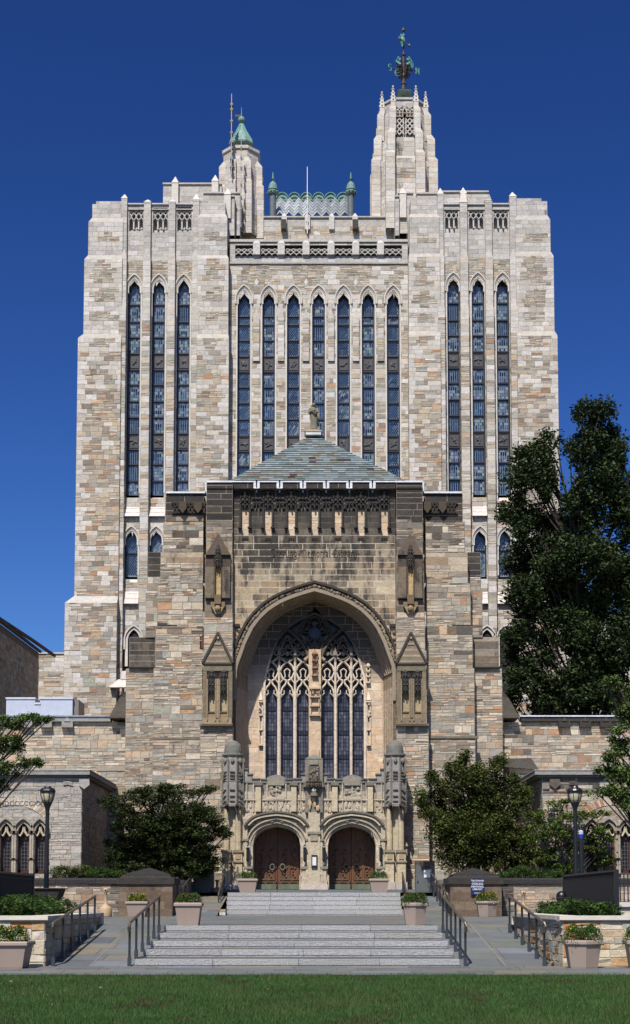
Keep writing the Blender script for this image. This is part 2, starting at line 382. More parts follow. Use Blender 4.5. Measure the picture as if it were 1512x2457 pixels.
# bays: wall, lancet openings, weathered sills, parapet
WINS = []       # window descriptions
def bay_kind(x, z):
    py = PY(z, 100)
    if py < 620: return 'limeu'
    if py < 672: return 'thin'
    return 'lime' if py < 800 or rnd(0, 1) < .5 else 'mix'
bays = [(299, 341, 318, 1188, 1), (357, 401, 377.5, 1188, 1), (416, 459, 437.5, 1183, 0), (1068, 1108, 1091.5, 1184, 0), (1126, 1170, 1151, 1187, 1), (1186, 1229, 1210.5, 1188, 1)]
for i, (b0, b1, c, bot, low) in enumerate(bays):
    left = i < 3; top = 677 if left else 673
    x0, x1, xc = tx(b0), tx(b1), tx(c); a = 16.5 / 33.3
    hl = [hole(xc, a, tz(bot), tz(top + 22), tz(top - 5) - tz(top + 22)), recthole(x0 + .15, x1 - .12, tz(546), tz(499))]
    if low: hl += [hole(xc - .05, a, tz(1385), tz(1298), tz(1273) - tz(1298)), hole(xc - .05, a * .95, tz(1600), tz(1530), tz(1508) - tz(1530))]
    front(TW, x0, x1, YBAY, 0, tz(487), bay_kind, ch=(.3, .42), cw=(.6, 1.2), holes=hl, colmod=tmod)
    TW.box(x0, x1, YBAY - .12, YBAY + .6, tz(487), tz(484), LIMEU[1])
    TW.box(x0, x1, YBAY - .08, YBAY + .4, tz(499), tz(497), LIMEU[1])
    TW.quad((x0, YD, tz(484)), (x1, YD, tz(484)), (x1, YBAY, tz(484)), (x0, YBAY, tz(484)), LIMEU[3])
    WINS.append((c, bot, top, 'L' if left else 'R'))
    # sloping sills
    def sill(pa, pb, xcc):
        n = 5
        for k in range(n):
            zz0, zz1 = tz(pb) + (tz(pa) - tz(pb)) * k / n, tz(pb) + (tz(pa) - tz(pb)) * (k + 1) / n - .02
            ya, yb = YB + .05 + .6 * k / n, YB + .05 + .6 * (k + 1) / n
            TW.frus((xcc - a - .08, xcc + a + .12, ya, 101.2), (xcc - a - .08, xcc + a + .12, yb, 101.2), zz0, zz1, jit(S(226, 214, 204), .03))
    sill(bot, bot + 50, xc)
    if low: sill(1385, 1448, xc - .05)
# centre panel
cx0, cx1 = tx(548), tx(982)
CW = [583.5, 643.5, 703.5, 764.5, 825, 885, 945.5]
def ckind(x, z):
    py = PY(z, 100); px = XP + x * 33.1
    if py < 624: return 'limeu'
    if py < 703:
        for i in range(len(CW) - 1):
            m = (CW[i] + CW[i + 1]) / 2
            if i % 2 == 1 and abs(px - m) < 16 + 8 * rnd(-1, 1) and (py < 645 or 650 < py < 680): return 'lime'
        return 'lime' if px > 966 + rnd(-6, 6) or px < 565 + rnd(-6, 6) else 'thin'
    if py < 760: return 'lime' if rnd(0, 1) < .6 else 'thin'
    return 'lime' if rnd(0, 1) < (.55 if py < 900 else .3) else 'mix'
chl = [hole(tx(c), 16.5 / 33.3, 5, tz(726), tz(697) - tz(726)) for c in CW]
chl += [recthole(tx(c - 22), tx(c + 22), tz(602), tz(587)) for c in CW]
front(TW, cx0, cx1, YC, 0, tz(572), ckind, ch=(.3, .42), cw=(.5, 1.2), holes=chl, colmod=tmod)
TW.box(cx0, cx1, YC - .1, YC + .5, tz(572), tz(566), LIMEU[0])
TW.box(cx0, cx1, YC - .1, YC, tz(625), tz(621), LIMEU[4])
TW.quad((cx0, YC, tz(566)), (cx1, YC, tz(566)), (cx1, YD, tz(566)), (cx0, YD, tz(566)), LIMEU[3])
for i in range(6):      # gableted ribs between the lancets
    x = tx((CW[i] + CW[i + 1]) / 2); m = .24
    TW.frus((x - m, x + m, YC - .12, YC), (x - .03, x + .03, YC - .03, YC), tz(756), tz(733), jit(LIME[4]))
    block(TW, x - m, x + m, YC - .12, YC + .1, tz(860), tz(756), ckind, ch=(.3, .42), cw=(.5, 1.2))
    TW.box(x - .26, x + .26, YC - .2, YC + .1, tz(604), tz(576), LIMEU[1]); TW.frus((x - .26, x + .26, YC - .2, YC + .1), (x - .02, x + .02, YC - .05, YC), tz(576), tz(566), LIMEU[1])
for i in range(6):      # pale lozenges
    x, z = tx((CW[i] + CW[i + 1]) / 2), tz(669)
    if i % 2 == 0: TW.prism([(x - .17, z), (x, z - .3), (x + .17, z), (x, z + .3)], YC - .04, YC, LIME[1])
# second parapet, behind the centre, and stepped blocks left and right
YE = 103.2
def ekind(x, z):
    py = PY(z, YE); return 'limeu' if py < 541 or rnd(0, 1) < .4 else 'mix'
front(TW, XX(572, YE, 540), XX(960, YE, 540), YE, tz(575, YE), tz(523, YE), ekind, ch=(.28, .4), cw=(.5, 1.3))
TW.box(XX(572, YE, 540), XX(960, YE, 540), YE - .12, YD, tz(523, YE), tz(520, YE), LIMEU[3])
for px in (682, 738, 796, 852):
    x = XX(px, YE, 540); TW.box(x - .2, x + .2, YE - .2, YE, tz(552, YE), tz(521, YE), LIMEU[1]); TW.frus((x - .2, x + .2, YE - .2, YE + .1), (x - .02, x + .02, YE - .05, YE), tz(521, YE), tz(512, YE), LIMEU[1])
for px in (681, 852): TW.box(XX(px - 6, YE, 540), XX(px + 6, YE, 540), YE - .55, YE, tz(556, YE), tz(534, YE), S(70, 66, 60))
YF = 102.4
def uk(x, z): return 'limeu'
for (a, b, t, bt, Y) in ((391, 532, 440, 520, YF), (488, 576, 462, 565, YF - .9), (545, 563, 470, 565, YF - 1.4), (1043, 1172, 459, 500, YF), (1000, 1060, 463, 520, YF - .3), (955, 992, 462, 560, YF - .6), (948, 958, 470, 565, YF - .9)):
    block(TW, XX(a, Y, 500), XX(b, Y, 500), Y, YD - .1, ZZ(bt, Y), ZZ(t, Y), uk, ch=(.34, .46), cw=(.8, 1.5))
    TW.box(XX(a - 1, Y, 500), XX(b + 1, Y, 500), Y - .1, Y, ZZ(t + 3, Y), ZZ(t, Y) + .02, LIMEU[2])
x = XX(1172, YF, 480); TW.frus((x, x + .5, YF, YD), (x, x + .05, YF, YD), tz(500, YF), tz(464, YF), LIMEU[2])
for px, t, Y in ((420, 420, YF - .3), (516, 416, YF - .3), (546, 448, YF - 1.6), (1112, 446, YF - .3), (967, 446, YF - .8)):
    pinn = MB(); pinnacle(pinn, XX(px, Y, 450), Y, .5, ZZ(t + 75, Y), ZZ(t + 18, Y), ZZ(t, Y), LIME[1]); PIN.append(pinn)
# back and sides closed
zt = tz(520)
TW.quad((tx(186), YD, 0), (tx(186), YD, zt), (tx(1339), YD, zt), (tx(1339), YD, 0), LIME[0])
TW.box(tx(224), tx(545), 100.9, YD, zt - 2, tz(500), LIMEU[3]); TW.box(tx(984), tx(1306), 100.9, YD, zt - 2, tz(500), LIMEU[3])
# wing walls beside the tower
def wkind(x, z): return 'lime' if rnd(0, 1) < .3 else 'mix'
block(TW, XX(88, 101, 1600), tx(180), 101.2, 106, 0, ZZ(1569, 101.2), wkind, sides='')
TW.box(XX(88, 101, 1600), tx(180), 101.1, 106, ZZ(1569, 101.2), ZZ(1566, 101.2), LIME[0])
block(TW, tx(1340), tx(1620), 101.2, 106, 0, ZZ(1480, 101.2), lambda x, z: 'lime' if rnd(0, 1) < .75 else 'mix', sides='')
TW.build('tower_wall', M_stone, LIB)
for p in PIN: p.build('pinnacle', M_smooth, LIB)

# tracery screens in the parapets
def tracery(x0, x1, z0, z1, Y, n, name='tracery_screen', low=True, col=LIMEU[1], r=.05, back=True):
    m = MB(); W = (x1 - x0) / n; H = z1 - z0; zm = z0 + (H * .42 if low else 0); hh = (z1 - zm)
    for i in range(n + 1):
        if low: m.box(x0 + i * W - r, x0 + i * W + r, Y, Y + .15, z0, zm + hh * .2, col)
    for i in range(n):
        xl = x0 + i * W; xm = xl + W / 2
        m.ribbon([(xl, zm), (xl + W * .12, zm + hh * .2), (xm, zm + hh * .38)], r, Y, Y + .15, col); m.ribbon([(xl + W, zm), (xl + W * .88, zm + hh * .2), (xm, zm + hh * .38)], r, Y, Y + .15, col)
        m.ribbon([(xm, zm + hh * .38), (xl + W * .42, zm + hh * .6), (xl + .0, zm + hh * .78), (xl, z1)], r, Y, Y + .15, col)
        m.ribbon([(xm, zm + hh * .38), (xl + W * .58, zm + hh * .6), (xl + W, zm + hh * .78), (xl + W, z1)], r, Y, Y + .15, col)
        m.ribbon([(xl, zm + hh * .78), (xl + W * .3, zm + hh * .93), (xm, z1)], r, Y, Y + .15, col); m.ribbon([(xl + W, zm + hh * .78), (xl + W * .7, zm + hh * .93), (xm, z1)], r, Y, Y + .15, col)
    o = m.build(name, M_smooth, LIB)
    if back:
        b = MB(); b.box(x0 - .1, x1 + .1, Y + .75, Y + .85, z0, z1 + .1, S(60, 64, 66, .4)); b.box(x0 - .1, x1 + .1, Y + .2, Y + .75, z0 - .3, z0 + .02, LIMEU[0])
        if low: b.box(x0, x1, Y + .6, Y + .7, z0, z0 + H * .36, S(140, 150, 148, .5))
        b.build('louvre', M_lead, o)
for b0, b1, *_ in bays[:3]: tracery(tx(b0) + .1, tx(b1) - .08, tz(545), tz(500), YBAY + .05, 3)
for b0, b1, *_ in bays[3:]: tracery(tx(b0) + .1, tx(b1) - .08, tz(541), tz(498), YBAY + .05, 3)
for c in CW: tracery(tx(c - 22), tx(c + 22), tz(602), tz(587), YC + .05, 3, low=False, r=.04)
m = MB()

# lancet windows: frame > glass, relief panels ; hood as a part
def relief(parent, xa, xb, za, zb, Y):
    m = MB(); c = S(88, 86, 88, .5); m.box(xa, xb, Y, Y + .08, za, zb, c)
    cx, cz = (xa + xb) / 2, (za + zb) / 2; w2, h2 = (xb - xa) * .42, (zb - za) * .42
    o = [(cx - w2, cz - h2), (cx - w2, cz + h2), (cx + w2, cz + h2), (cx + w2, cz - h2), (cx - w2, cz - h2)]
    m.ribbon(o, .025, Y - .04, Y, mulc(c, 1.5))
    for _ in range(random.randint(2, 4)):
        t = rnd(0, 6.28); l = rnd(.12, .3); m.ribbon([(cx - l * math.cos(t) + rnd(-.1, .1), cz - l * math.sin(t)), (cx + rnd(-.08, .08), cz + rnd(-.08, .08)), (cx + l * math.cos(t), cz + l * math.sin(t))], rnd(.03, .06), Y - .07, Y, mulc(c, 1.7))
    m.ball((cx + rnd(-.1, .1), Y, cz + rnd(-.1, .2)), .13, mulc(c, 1.6), n=5, sc=(1, .5, 1))
    m.build('relief_panel', M_lead, parent)
def lancet(pc, ptop, pbot, Y, divs, rel, light, diamond, ax=13.3, ywall=YBAY, name='lancet_window', rise=22, fx=0, hood=True):
    k = 33.3 * 100 / Y; xc, a = tx(pc) + fx, ax / 33.3; zb, zt_ = ZZ(pbot, Y), ZZ(ptop, Y); zs = ZZ(ptop + rise, Y); rs = zt_ - zs
    fr = MB(); ir = S(46, 40, 40, .5); ao = 16.6 / 33.3
    fr.ring(outline(xc - .0, ao, zb - .1, zs, rs + .2), outline(xc, a, zb + .06, zs, rs - .02), Y - .08, Y + .1, ir)
    fr.ring(outline(xc, ao, zb - .1, zs, rs + .2), outline(xc, ao - .03, zb - .1, zs, rs + .17), ywall + .05, Y, ir)
    zd = [ZZ(d, Y) for d in divs]
    for z in zd: fr.box(xc - a, xc + a, Y - .1, Y + .08, z - .05, z + .05, ir)
    o = fr.build(name, M_iron, LIB)
    hw = pointed(a, rs)
    g = MB(); came = S(150, 168, 182, .55)
    fan(g, outline(xc, a + .02, zb, zs, rs), Y + .03, came)
    zs_all = [zt_] + zd + [zb]
    for i in range(len(zs_all) - 1):
        z1, z0 = zs_all[i] - .05, zs_all[i + 1] + .05
        if i in rel:
            relief(o, xc - a + .02, xc + a - .02, z0, z1, Y - .03); continue
        h = z1 - z0; nr = max(3, round(h / .24)); nc = 5 if light else 4; r0 = random.random()
        cur = r0 < light; dark = random.random() < .5; pm_ = rnd(.55, 1.6)
        cr, cc = random.randint(1, max(1, nr - 2)), None
        for r in range(nr):
            for c in range(nc):
                xa, xb = xc - a + 2 * a * c / nc, xc - a + 2 * a * (c + 1) / nc; za, zb_ = z0 + h * r / nr, z0 + h * (r + 1) / nr
                hh = hw(max(0, za + (zb_ - za) * .5 - zs)) if za > zs else a
                xa, xb = max(xa, xc - hh), min(xb, xc + hh)
                if xb - xa < .06: continue
                col = S(44, 68, 98, .4) if random.random() < .8 else S(60, 84, 116, .45)
                if cur and random.random() < .75: col = random.choice([S(150, 165, 168, .5), S(120, 118, 150, .45), S(96, 126, 130, .45), S(168, 176, 170, .5), S(110, 130, 150, .5)])
                elif random.random() < .1: col = S(92, 108, 124, .5)
                if dark and c in (1, 2, 3)[:nc - 2] and r == cr: col = S(22, 34, 52, .3)
                if not cur: col = mulc(col, pm_ * rnd(.85, 1.15))
                j = .018; ty = [rnd(-.004, .004) for _ in range(4)]
                if diamond:
                    mx_, mz = (xa + xb) / 2, (za + zb_) / 2; e = .5
                    for ox, oz in ((0, 0), (e, e)):
                        px_, pz = mx_ + ox * (xb - xa), mz + oz * (zb_ - za); dx, dz = (xb - xa) * .5 - j, (zb_ - za) * .5 - j
                        if px_ + dx > xc + hh or pz + dz > z1: continue
                        g.quad((px_ - dx, Y, pz), (px_, Y + ty[0], pz - dz), (px_ + dx, Y + ty[1], pz), (px_, Y + ty[2], pz + dz), col)
                else: g.quad((xa + j, Y + ty[0], za + j), (xb - j, Y + ty[1], za + j), (xb - j, Y + ty[2], zb_ - j), (xa + j, Y + ty[3], zb_ - j), col)
    g.build('glass', M_glass, o)
    if hood:
        m = MB(); e = lambda d: outline(xc, ao + d, zs - .35, zs, rs + .2 + d * 1.4, n=12)
        m.ring(e(.02), e(-.09), ywall - .03, Y - .05, jit(LIME[1], .03))
        m.ring(e(.17), e(.09), ywall - .14, ywall + .02, jit(LIME[0], .03)); m.ring(e(.1), e(.0), ywall - .07, ywall + .02, jit(LIME[4], .03))
        zj = outline(xc, ao + .07, zb, zs, rs, n=2)
        for sx in (-1, 1): m.box(xc + sx * (ao + .03) - .05, xc + sx * (ao + .03) + .05, ywall - .035, Y - .02, zb, zs - .3, jit(LIME[1], .03))
        m.build('hood_mould', M_smooth, LIB)
DL = [732, 773, 810, 849, 888, 924, 963.5, 1002, 1041, 1079, 1115, 1155]
for i, (c, bot, top, s) in enumerate(WINS):
    d = [y - (0 if s == 'L' else 4) for y in DL]
    lancet(c, top, bot, 100.75, d, (4, 9), .8 if i in (0, 1, 2, 4, 5) else .25, False)
for i, (b0, b1, c, bot, low) in enumerate(bays):
    if low:
        lancet(c - 3 + (i > 2) * 6, 1279, 1384, 100.75, [1328 if i < 3 else 1322], (), .3, True, name='small_lancet_window', fx=.06 if i < 3 else -.1)
for i, c in enumerate(CW):
    lancet(c, 703, 1330, 101.05, [760, 780, 818, 856, 893, 930, 968, 1007, 1047, 1084, 1119, 1156, 1200, 1250], (4, 9), .15 if i % 2 == 0 else .55, i % 2 == 0 or i == 4, ywall=YC)
# blind arches low on the tower
for c in (322, 1168, 1212):
    m = MB(); xc = XX(c, 99.3, 1540); a = 14 / 33.3
    e = lambda d: outline(xc, a + d, ZZ(1560, 99.3), ZZ(1537, 99.3), .75 + d * 1.2)
    m.ring(e(.3), e(.2), 98.95, 99.3, LIME[0]); m.ring(e(.2), e(.0), 99.05, 99.3, LIME[3]); fan(m, outline(xc, a, ZZ(1615, 99.3), ZZ(1537, 99.3), .75), 99.22, S(50, 48, 46, .4))
    for sx in (-1, 1): m.box(xc + sx * (a + .1) - .1, xc + sx * (a + .1) + .1, 99.05, 99.25, ZZ(1600, 99.3), ZZ(1560, 99.3), LIME[1])
    if c == 322:
        x = XX(302, 99.3, 1600); m.box(x - .3, x + .3, 98.9, 99.25, ZZ(1632, 99.3), ZZ(1612, 99.3), LIME[1], t=.06); m.frus((x - 1.1, x + .35, 98.7, 99.2), (x - .5, x + .35, 98.95, 99.2), ZZ(1652, 99.3), ZZ(1632, 99.3), LIME[1])
    m.build('blind_arch', M_smooth, LIB)

# ---- octagonal turrets
def va(k, h=22.5): return R(90 * (k // 2) + (h if k % 2 == 0 else 90 - h))
def polyfr(m, cx, cy, r0, z0, r1, z1, col, h=27.5):
    for k in range(8):
        a, b = va(k, h), va((k + 1), h)
        m.quad((cx + r0 * math.cos(a), cy + r0 * math.sin(a), z0), (cx + r0 * math.cos(b), cy + r0 * math.sin(b), z0), (cx + r1 * math.cos(b), cy + r1 * math.sin(b), z1), (cx + r1 * math.cos(a), cy + r1 * math.sin(a), z1), col)
def octa(m, cx, cy, r, z0, z1, kindf, ch=(.34, .46), h=22.5, cm=None):
    for k in range(8):
        a0, a1 = va(k, h), va(k + 1, h)
        p, q = (cx + r * math.cos(a1), cy + r * math.sin(a1)), (cx + r * math.cos(a0), cy + r * math.sin(a0))
        # outward order
        ux, uy = q[0] - p[0], q[1] - p[1]; L = math.hypot(ux, uy); U = (ux / L, uy / L, 0); N = (-(-uy / L) * -1, 0, 0)
        mx_, my = (p[0] + q[0]) / 2 - cx, (p[1] + q[1]) / 2 - cy; l = math.hypot(mx_, my); N = (mx_ / l, my / l, 0)
        if U[0] * N[1] - U[1] * N[0] > 0: p, q = q, p; U = (-U[0], -U[1], 0)
        ashlar(m, (p[0], p[1], 0), U, N, L, z0, z1, kindf, ch=ch, cw=(.7, 1.4), colmod=cm)
OC = lambda r: r / math.cos(R(22.5))
# right, taller turret
YT = 105.0
sT = lambda px, py=400: XX(px, YT - 1.7, py); zT = lambda py: ZZ(py, YT - 1.7)
Rt = MB(); cxr = sT(971.5); k1 = (sT(972) - sT(971))
def tk(x, z):
    py = PY(z, 103)
    if 398 < py < 432 and abs(x - cxr) < .55 + rnd(-.1, .2): return 'thin'
    return 'lime' if py > 300 else 'limeu'
stages = [(560, 470, 70), (470, 385, 69), (377, 333, 64), (330, 268, 57), (262, 238, 52)]
prev = None; OH = lambda r: r / math.cos(R(27.5))
for (pb, pt_, hw_) in stages:
    r = hw_ * k1 * .93
    if prev: polyfr(Rt, cxr, YT, OH(prev[0]), zT(prev[1]), OH(r), zT(pb), LIME[4])
    octa(Rt, cxr, YT, OH(r), zT(pb), zT(pt_), tk, h=27.5, cm=lambda c, x, z: (mulc(c, .8), .5) if -.75 < x - cxr < .1 and z > zT(470) else (c, .15)); prev = (r, pt_)
q_ = OH(prev[0])
for ra0, za0, ra1, za1 in ((q_, 238, q_ + .1, 237), (q_ + .1, 237, q_ + .1, 232), (q_ + .1, 232, q_ - .2, 230), (q_ - .2, 230, .3, 231)): polyfr(Rt, cxr, YT, ra0, zT(za0), ra1, zT(za1), LIMEU[2])
# eight clasping buttresses
for k in range(8):
    a = va(k, 27.5); ca, sa = math.cos(a), math.sin(a)
    for (pb, pt_, rr, ww) in ((560, 380, 74, .36), (395, 328, 69, .31), (330, 268, 61, .27)):
        r = OH(rr * k1 * .93); x, y = cxr + r * ca, YT + r * sa
        block(Rt, x - ww, x + ww, y - ww, y + ww, zT(pb), zT(pt_), lambda a_, b_: 'lime', ch=(.4, .5), cw=(1.5, 2))
        Rt.frus((x - ww, x + ww, y - ww, y + ww), (x - ca * .35 - .1, x - ca * .35 + .1, y - sa * .35 - .1, y - sa * .35 + .1), zT(pt_), zT(pt_) + .9, LIME[4])
tt = Rt.build('turret', M_stone, LIB)
tag(tt, 'taller octagonal turret with pinnacles around its top')
for k in range(8):
    a = va(k, 27.5); r = OH(57 * k1 * .93); p = MB(); x, y = cxr + r * math.cos(a), YT + r * math.sin(a)
    pinnacle(p, x, y - .18, .36, zT(272), zT(246), zT(208), LIME[0], crockets=4, d=.36); p.build('pinnacle', M_smooth, tt)
yf = YT - 57 * k1 * .93
for c in (958.5, 983.5):    # belfry openings and friezes
    x = sT(c, 300); m = MB(); m.box(x - .36, x + .36, yf - .03, yf + .05, zT(328), zT(283), S(40, 34, 32, .35)); m.build('belfry_opening', M_lead, tt)
    m = MB(); W = .36
    for i in (0, 1):
        for (za, zb_) in ((325, 312), (312, 299), (299, 286)):
            z0, z1 = zT(za), zT(zb_); zc = (z0 + z1) / 2; xl, xr = x - W + i * W, x + i * W
            m.ribbon([(xl, z0), ((xl + xr) / 2, zc), (xr, z1)], .05, yf - .15, yf - .02, LIME[1]); m.ribbon([(xr, z0), ((xl + xr) / 2, zc), (xl, z1)], .05, yf - .15, yf - .02, LIME[1])
    m.box(x - .5, x + .5, yf - .2, yf, zT(283), zT(269), S(172, 160, 146)); m.box(x - .5, x - .36, yf - .12, yf, zT(335), zT(283), LIME[0]); m.box(x + .36, x + .5, yf - .12, yf, zT(335), zT(283), LIME[0])
    for j in range(4): m.ball((x - .36 + .24 * j, yf - .22, zT(276)), .1, S(140, 130, 118), n=4)
    for j in range(4): m.box(x - .5 + .28 * j, x - .36 + .28 * j, yf - .28, yf, zT(269), zT(266), LIME[0])
    m.prism([(x - .26, zT(246)), (x - .26, zT(254)), (x, zT(260)), (x + .26, zT(254)), (x + .26, zT(246))], yf + .05, yf + .28, LIMEU[4])
    m.build('frieze', M_smooth, tt)
# left turret with copper spire
YL = 104.0; zL = lambda py: ZZ(py, YL - 1.35); cxl = XX(579, YL, 420); k2 = XX(580, YL, 420) - cxl
Lt = MB(); prev = None
for (pb, pt_, hw_) in ((560, 470, 50), (465, 400, 47), (396, 358, 43), (354, 349, 42)):
    r = hw_ * k2 * .96
    if prev: Lt.lathe([(OC(prev[0]), zL(prev[1])), (OC(r), zL(pb))], cxl, YL, 8, LIME[4], rot=R(22.5))
    octa(Lt, cxl, YL, OC(r), zL(pb), zL(pt_), lambda x, z: 'mix' if PY(z, YL) > 519 and rnd(0, 1) < .8 else 'lime'); prev = (r, pt_)
rr = OC(prev[0]); Lt.lathe([(rr, zL(358)), (rr + .15, zL(356)), (rr + .15, zL(349)), (rr - .1, zL(345)), (.3, zL(345))], cxl, YL, 8, LIME[2], rot=R(22.5))
for k in range(8):
    a = R(22.5 + 45 * k); ca, sa = math.cos(a), math.sin(a)
    for (pb, pt_, rr_, ww) in ((565, 440, 50, .3), (450, 392, 47, .27)):
        r = OC(rr_ * k2 * .92); x, y = cxl + r * ca, YL + r * sa
        block(Lt, x - ww, x + ww, y - ww, y + ww, zL(pb), zL(pt_), lambda a_, b_: 'lime', ch=(.4, .5), cw=(1.5, 2))
        Lt.frus((x - ww, x + ww, y - ww, y + ww), (x - ca * .35 - .1, x - ca * .35 + .1, y - sa * .35 - .1, y - sa * .35 + .1), zL(pt_), zL(pt_) + .8, LIME[4])
for c in (571, 591): Lt.box(XX(c - 4, YL, 360), XX(c + 4, YL, 360), YL - prev[0] - .03, YL - prev[0] + .1, zL(361), zL(354), S(60, 55, 50))
lt = Lt.build('turret', M_stone, LIB); tag(lt, 'shorter octagonal turret under a green copper spire')
sp = MB(); g = S(126, 158, 148, .62); rb = 30 * k2; zL = lambda py: ZZ(py, YL - .4)
sp.lathe([(rb * 1.02, zL(346)), (rb * 1.05, zL(343)), (rb * 1.0, zL(340)), (rb * .93, zL(337)), (rb * .42, zL(311)), (rb * .2, zL(298)), (.12, zL(291)), (.06, zL(284)), (.06, zL(281))], cxl, YL, 8, g, rot=R(22.5))
for k in range(8):
    a = R(22.5 + 45 * k); sp.tube([(cxl + rb * .95 * math.cos(a), YL + rb * .95 * math.sin(a), zL(337)), (cxl + rb * .43 * math.cos(a), YL + rb * .43 * math.sin(a), zL(311)), (cxl + .12 * math.cos(a), YL + .12 * math.sin(a), zL(291))], .05, S(140, 186, 168, .6), n=4)
sp.ball((cxl, YL, zL(281)), .28, g, n=8); sp.tube([(cxl, YL, zL(281)), (cxl, YL, zL(250))], .05, g, r1=.02); sp.box(cxl - .5, cxl, YL - .02, YL + .02, zL(273), zL(268), S(90, 90, 70, .5))
sp.build('spire', M_copper, lt)

# ---- green roof lantern between the turrets
YR = 111.0; gx = lambda px: XX(px, YR, 490); gz = lambda py: ZZ(py, YR)
rf = MB(); x0, x1 = gx(660), gx(839); lead = S(186, 192, 194, .6)
nrow, ncol = 5, 16
for r in range(nrow):
    for c in range(ncol):
        xa, xb = x0 + (x1 - x0) * c / ncol, x0 + (x1 - x0) * (c + 1) / ncol; ya, yb = YR + 3 * r / nrow, YR + 3 * (r + 1) / nrow; z0, z1 = ZZ(521 - 38 * r / nrow, ya), ZZ(521 - 38 * (r + 1) / nrow, yb); s_ = .42 if c % 2 else 0; s2 = .42 - s_
        cc = jit(lead if c < 8 else mulc(lead, .75), .18)
        rf.quad((xa, ya - .06, z0 + s_), (xb, ya - .06, z0 + s2), (xb, yb, z1 + s2), (xa, yb, z1 + s_), cc)
        rf.quad((xa, ya - .06, z0 + s_), (xb, ya - .06, z0 + s2), (xb, ya + .05, z0 + s2 - .05), (xa, ya + .05, z0 + s_ - .05), mulc(cc, .5))
roof = rf.build('roof', M_lead, LIB); tag(roof, 'small lead roof with green scalloped crest between the turrets')
gz = lambda py: ZZ(py, YR + 3); cr = MB(); gc = S(124, 156, 146, .6); n = 6; top_ = []
for i in range(n * 8 + 1):
    u = i / 8; x = x0 + (x1 - x0) * u / n; h = abs(math.sin(math.pi * u)) ** .6; top_.append((x, gz(478) + (gz(465) - gz(478)) * h))
y = YR + 3
cr.ring([(x, z) for x, z in top_], [(x, gz(484)) for x, _ in top_], y - .15, y + .1, gc)
cr.ribbon(top_, .07, y - .25, y, S(100, 150, 136, .6)); cr.ribbon([(x, z - .38) for x, z in top_], .05, y - .22, y - .1, S(80, 130, 118, .6))
for i in range(18): cr.ball((x0 + (x1 - x0) * (i + .5) / 18, y - .22, gz(485)), .17, mulc(gc, .8), n=5)
cr.build('crest', M_copper, roof); gz = lambda py: ZZ(py, YR)
for px, g2 in ((655, 0), (842, 0)):
    t = MB(); x = gx(px); r = .27
    lc = S(120, 128, 130, .5); t.lathe([(r, gz(525)), (r, gz(472)), (r * .95, gz(468))], x, YR - .1, 12, lc)
    o = t.build('roof_post', M_lead, roof)
    t = MB(); t.lathe([(r * 1.2, gz(469)), (r * 1.5, gz(467)), (r * 1.5, gz(460)), (r * 1.7, gz(458)), (r * 1.45, gz(456)), (r * 1.3, gz(447)), (r * .9, gz(441)), (r * .3, gz(437)), (r * .3, gz(434)), (r * .7, gz(432)), (r * .3, gz(430)), (.04, gz(415))], x, YR - .1, 12, gc)
    for k in range(10): a = k * .628; t.ball((x + r * 1.6 * math.cos(a), YR - .1 + r * 1.6 * math.sin(a), gz(464)), .1, mulc(gc, .8), n=4)
    t.build('copper_cap', M_copper, o)

# ---- masts
def mast(px, p0, p1, Y, r, col, label, clamps=()):
    m = MB(); x = XX(px, Y, (p0 + p1) / 2); m.tube([(x, Y, ZZ(p1, Y)), (x, Y, ZZ(p0, Y))], r, col, n=6, r1=r * .7)
    for c in clamps: m.box(x - r * 2.2, x + r * 2.2, Y - r, Y + .5, ZZ(c, Y) - .06, ZZ(c, Y) + .06, mulc(col, .5))
    tag(m.build('antenna_mast', M_metal), label, 'antenna')
mast(555.5, 225, 420, 101.9, .05, S(150, 145, 140), 'tall thin antenna mast clamped left of the green spire', (250, 262, 290, 318, 340, 380, 400))
mast(578.5, 325, 545, 101.2, .03, S(170, 168, 165), 'thin grey mast fixed to the front of the shorter turret', (352, 375, 400, 440, 470, 500))
mast(737.5, 400, 560, 102.9, .035, S(235, 235, 235), 'white rod antenna rising from the parapet before the lead roof', (470, 490, 530, 550))

# ---- weather vane on the tall turret
wx, wy = XX(969, YT, 200), YT; dk = S(84, 74, 66, .5); gr = S(110, 176, 156, .6); sT = lambda px, py=400: XX(px, YT, py); zT = lambda py: ZZ(py, YT)
WV = empty('weather_vane', (wx, wy, ZZ(238, YT)), 'green copper owl weather vane with lettered arms on the taller turret', 'weather vane')
m = MB(); m.frus((wx - .55, wx + .55, wy - 1.5, wy + .6), (wx - .3, wx + .3, wy - .4, wy + .3), zT(242), zT(222), jit(S(140, 166, 156, .6))); m.lathe([(.55, zT(222)), (.3, zT(220)), (.2, zT(216)), (.18, zT(214))], wx, wy, 8, gr); m.build('base', M_copper, WV)
m = MB(); m.lathe([(.22, zT(217)), (.2, zT(205)), (.26, zT(203)), (.2, zT(200)), (.2, zT(188)), (.3, zT(186)), (.2, zT(182)), (.12, zT(176)), (.12, zT(135)), (.2, zT(133)), (.12, zT(130)), (.07, zT(126)), (.06, zT(76)), (.16, zT(74)), (.14, zT(70)), (.02, zT(65))], wx, wy, 8, dk); m.build('pole', M_iron, WV)
m = MB()
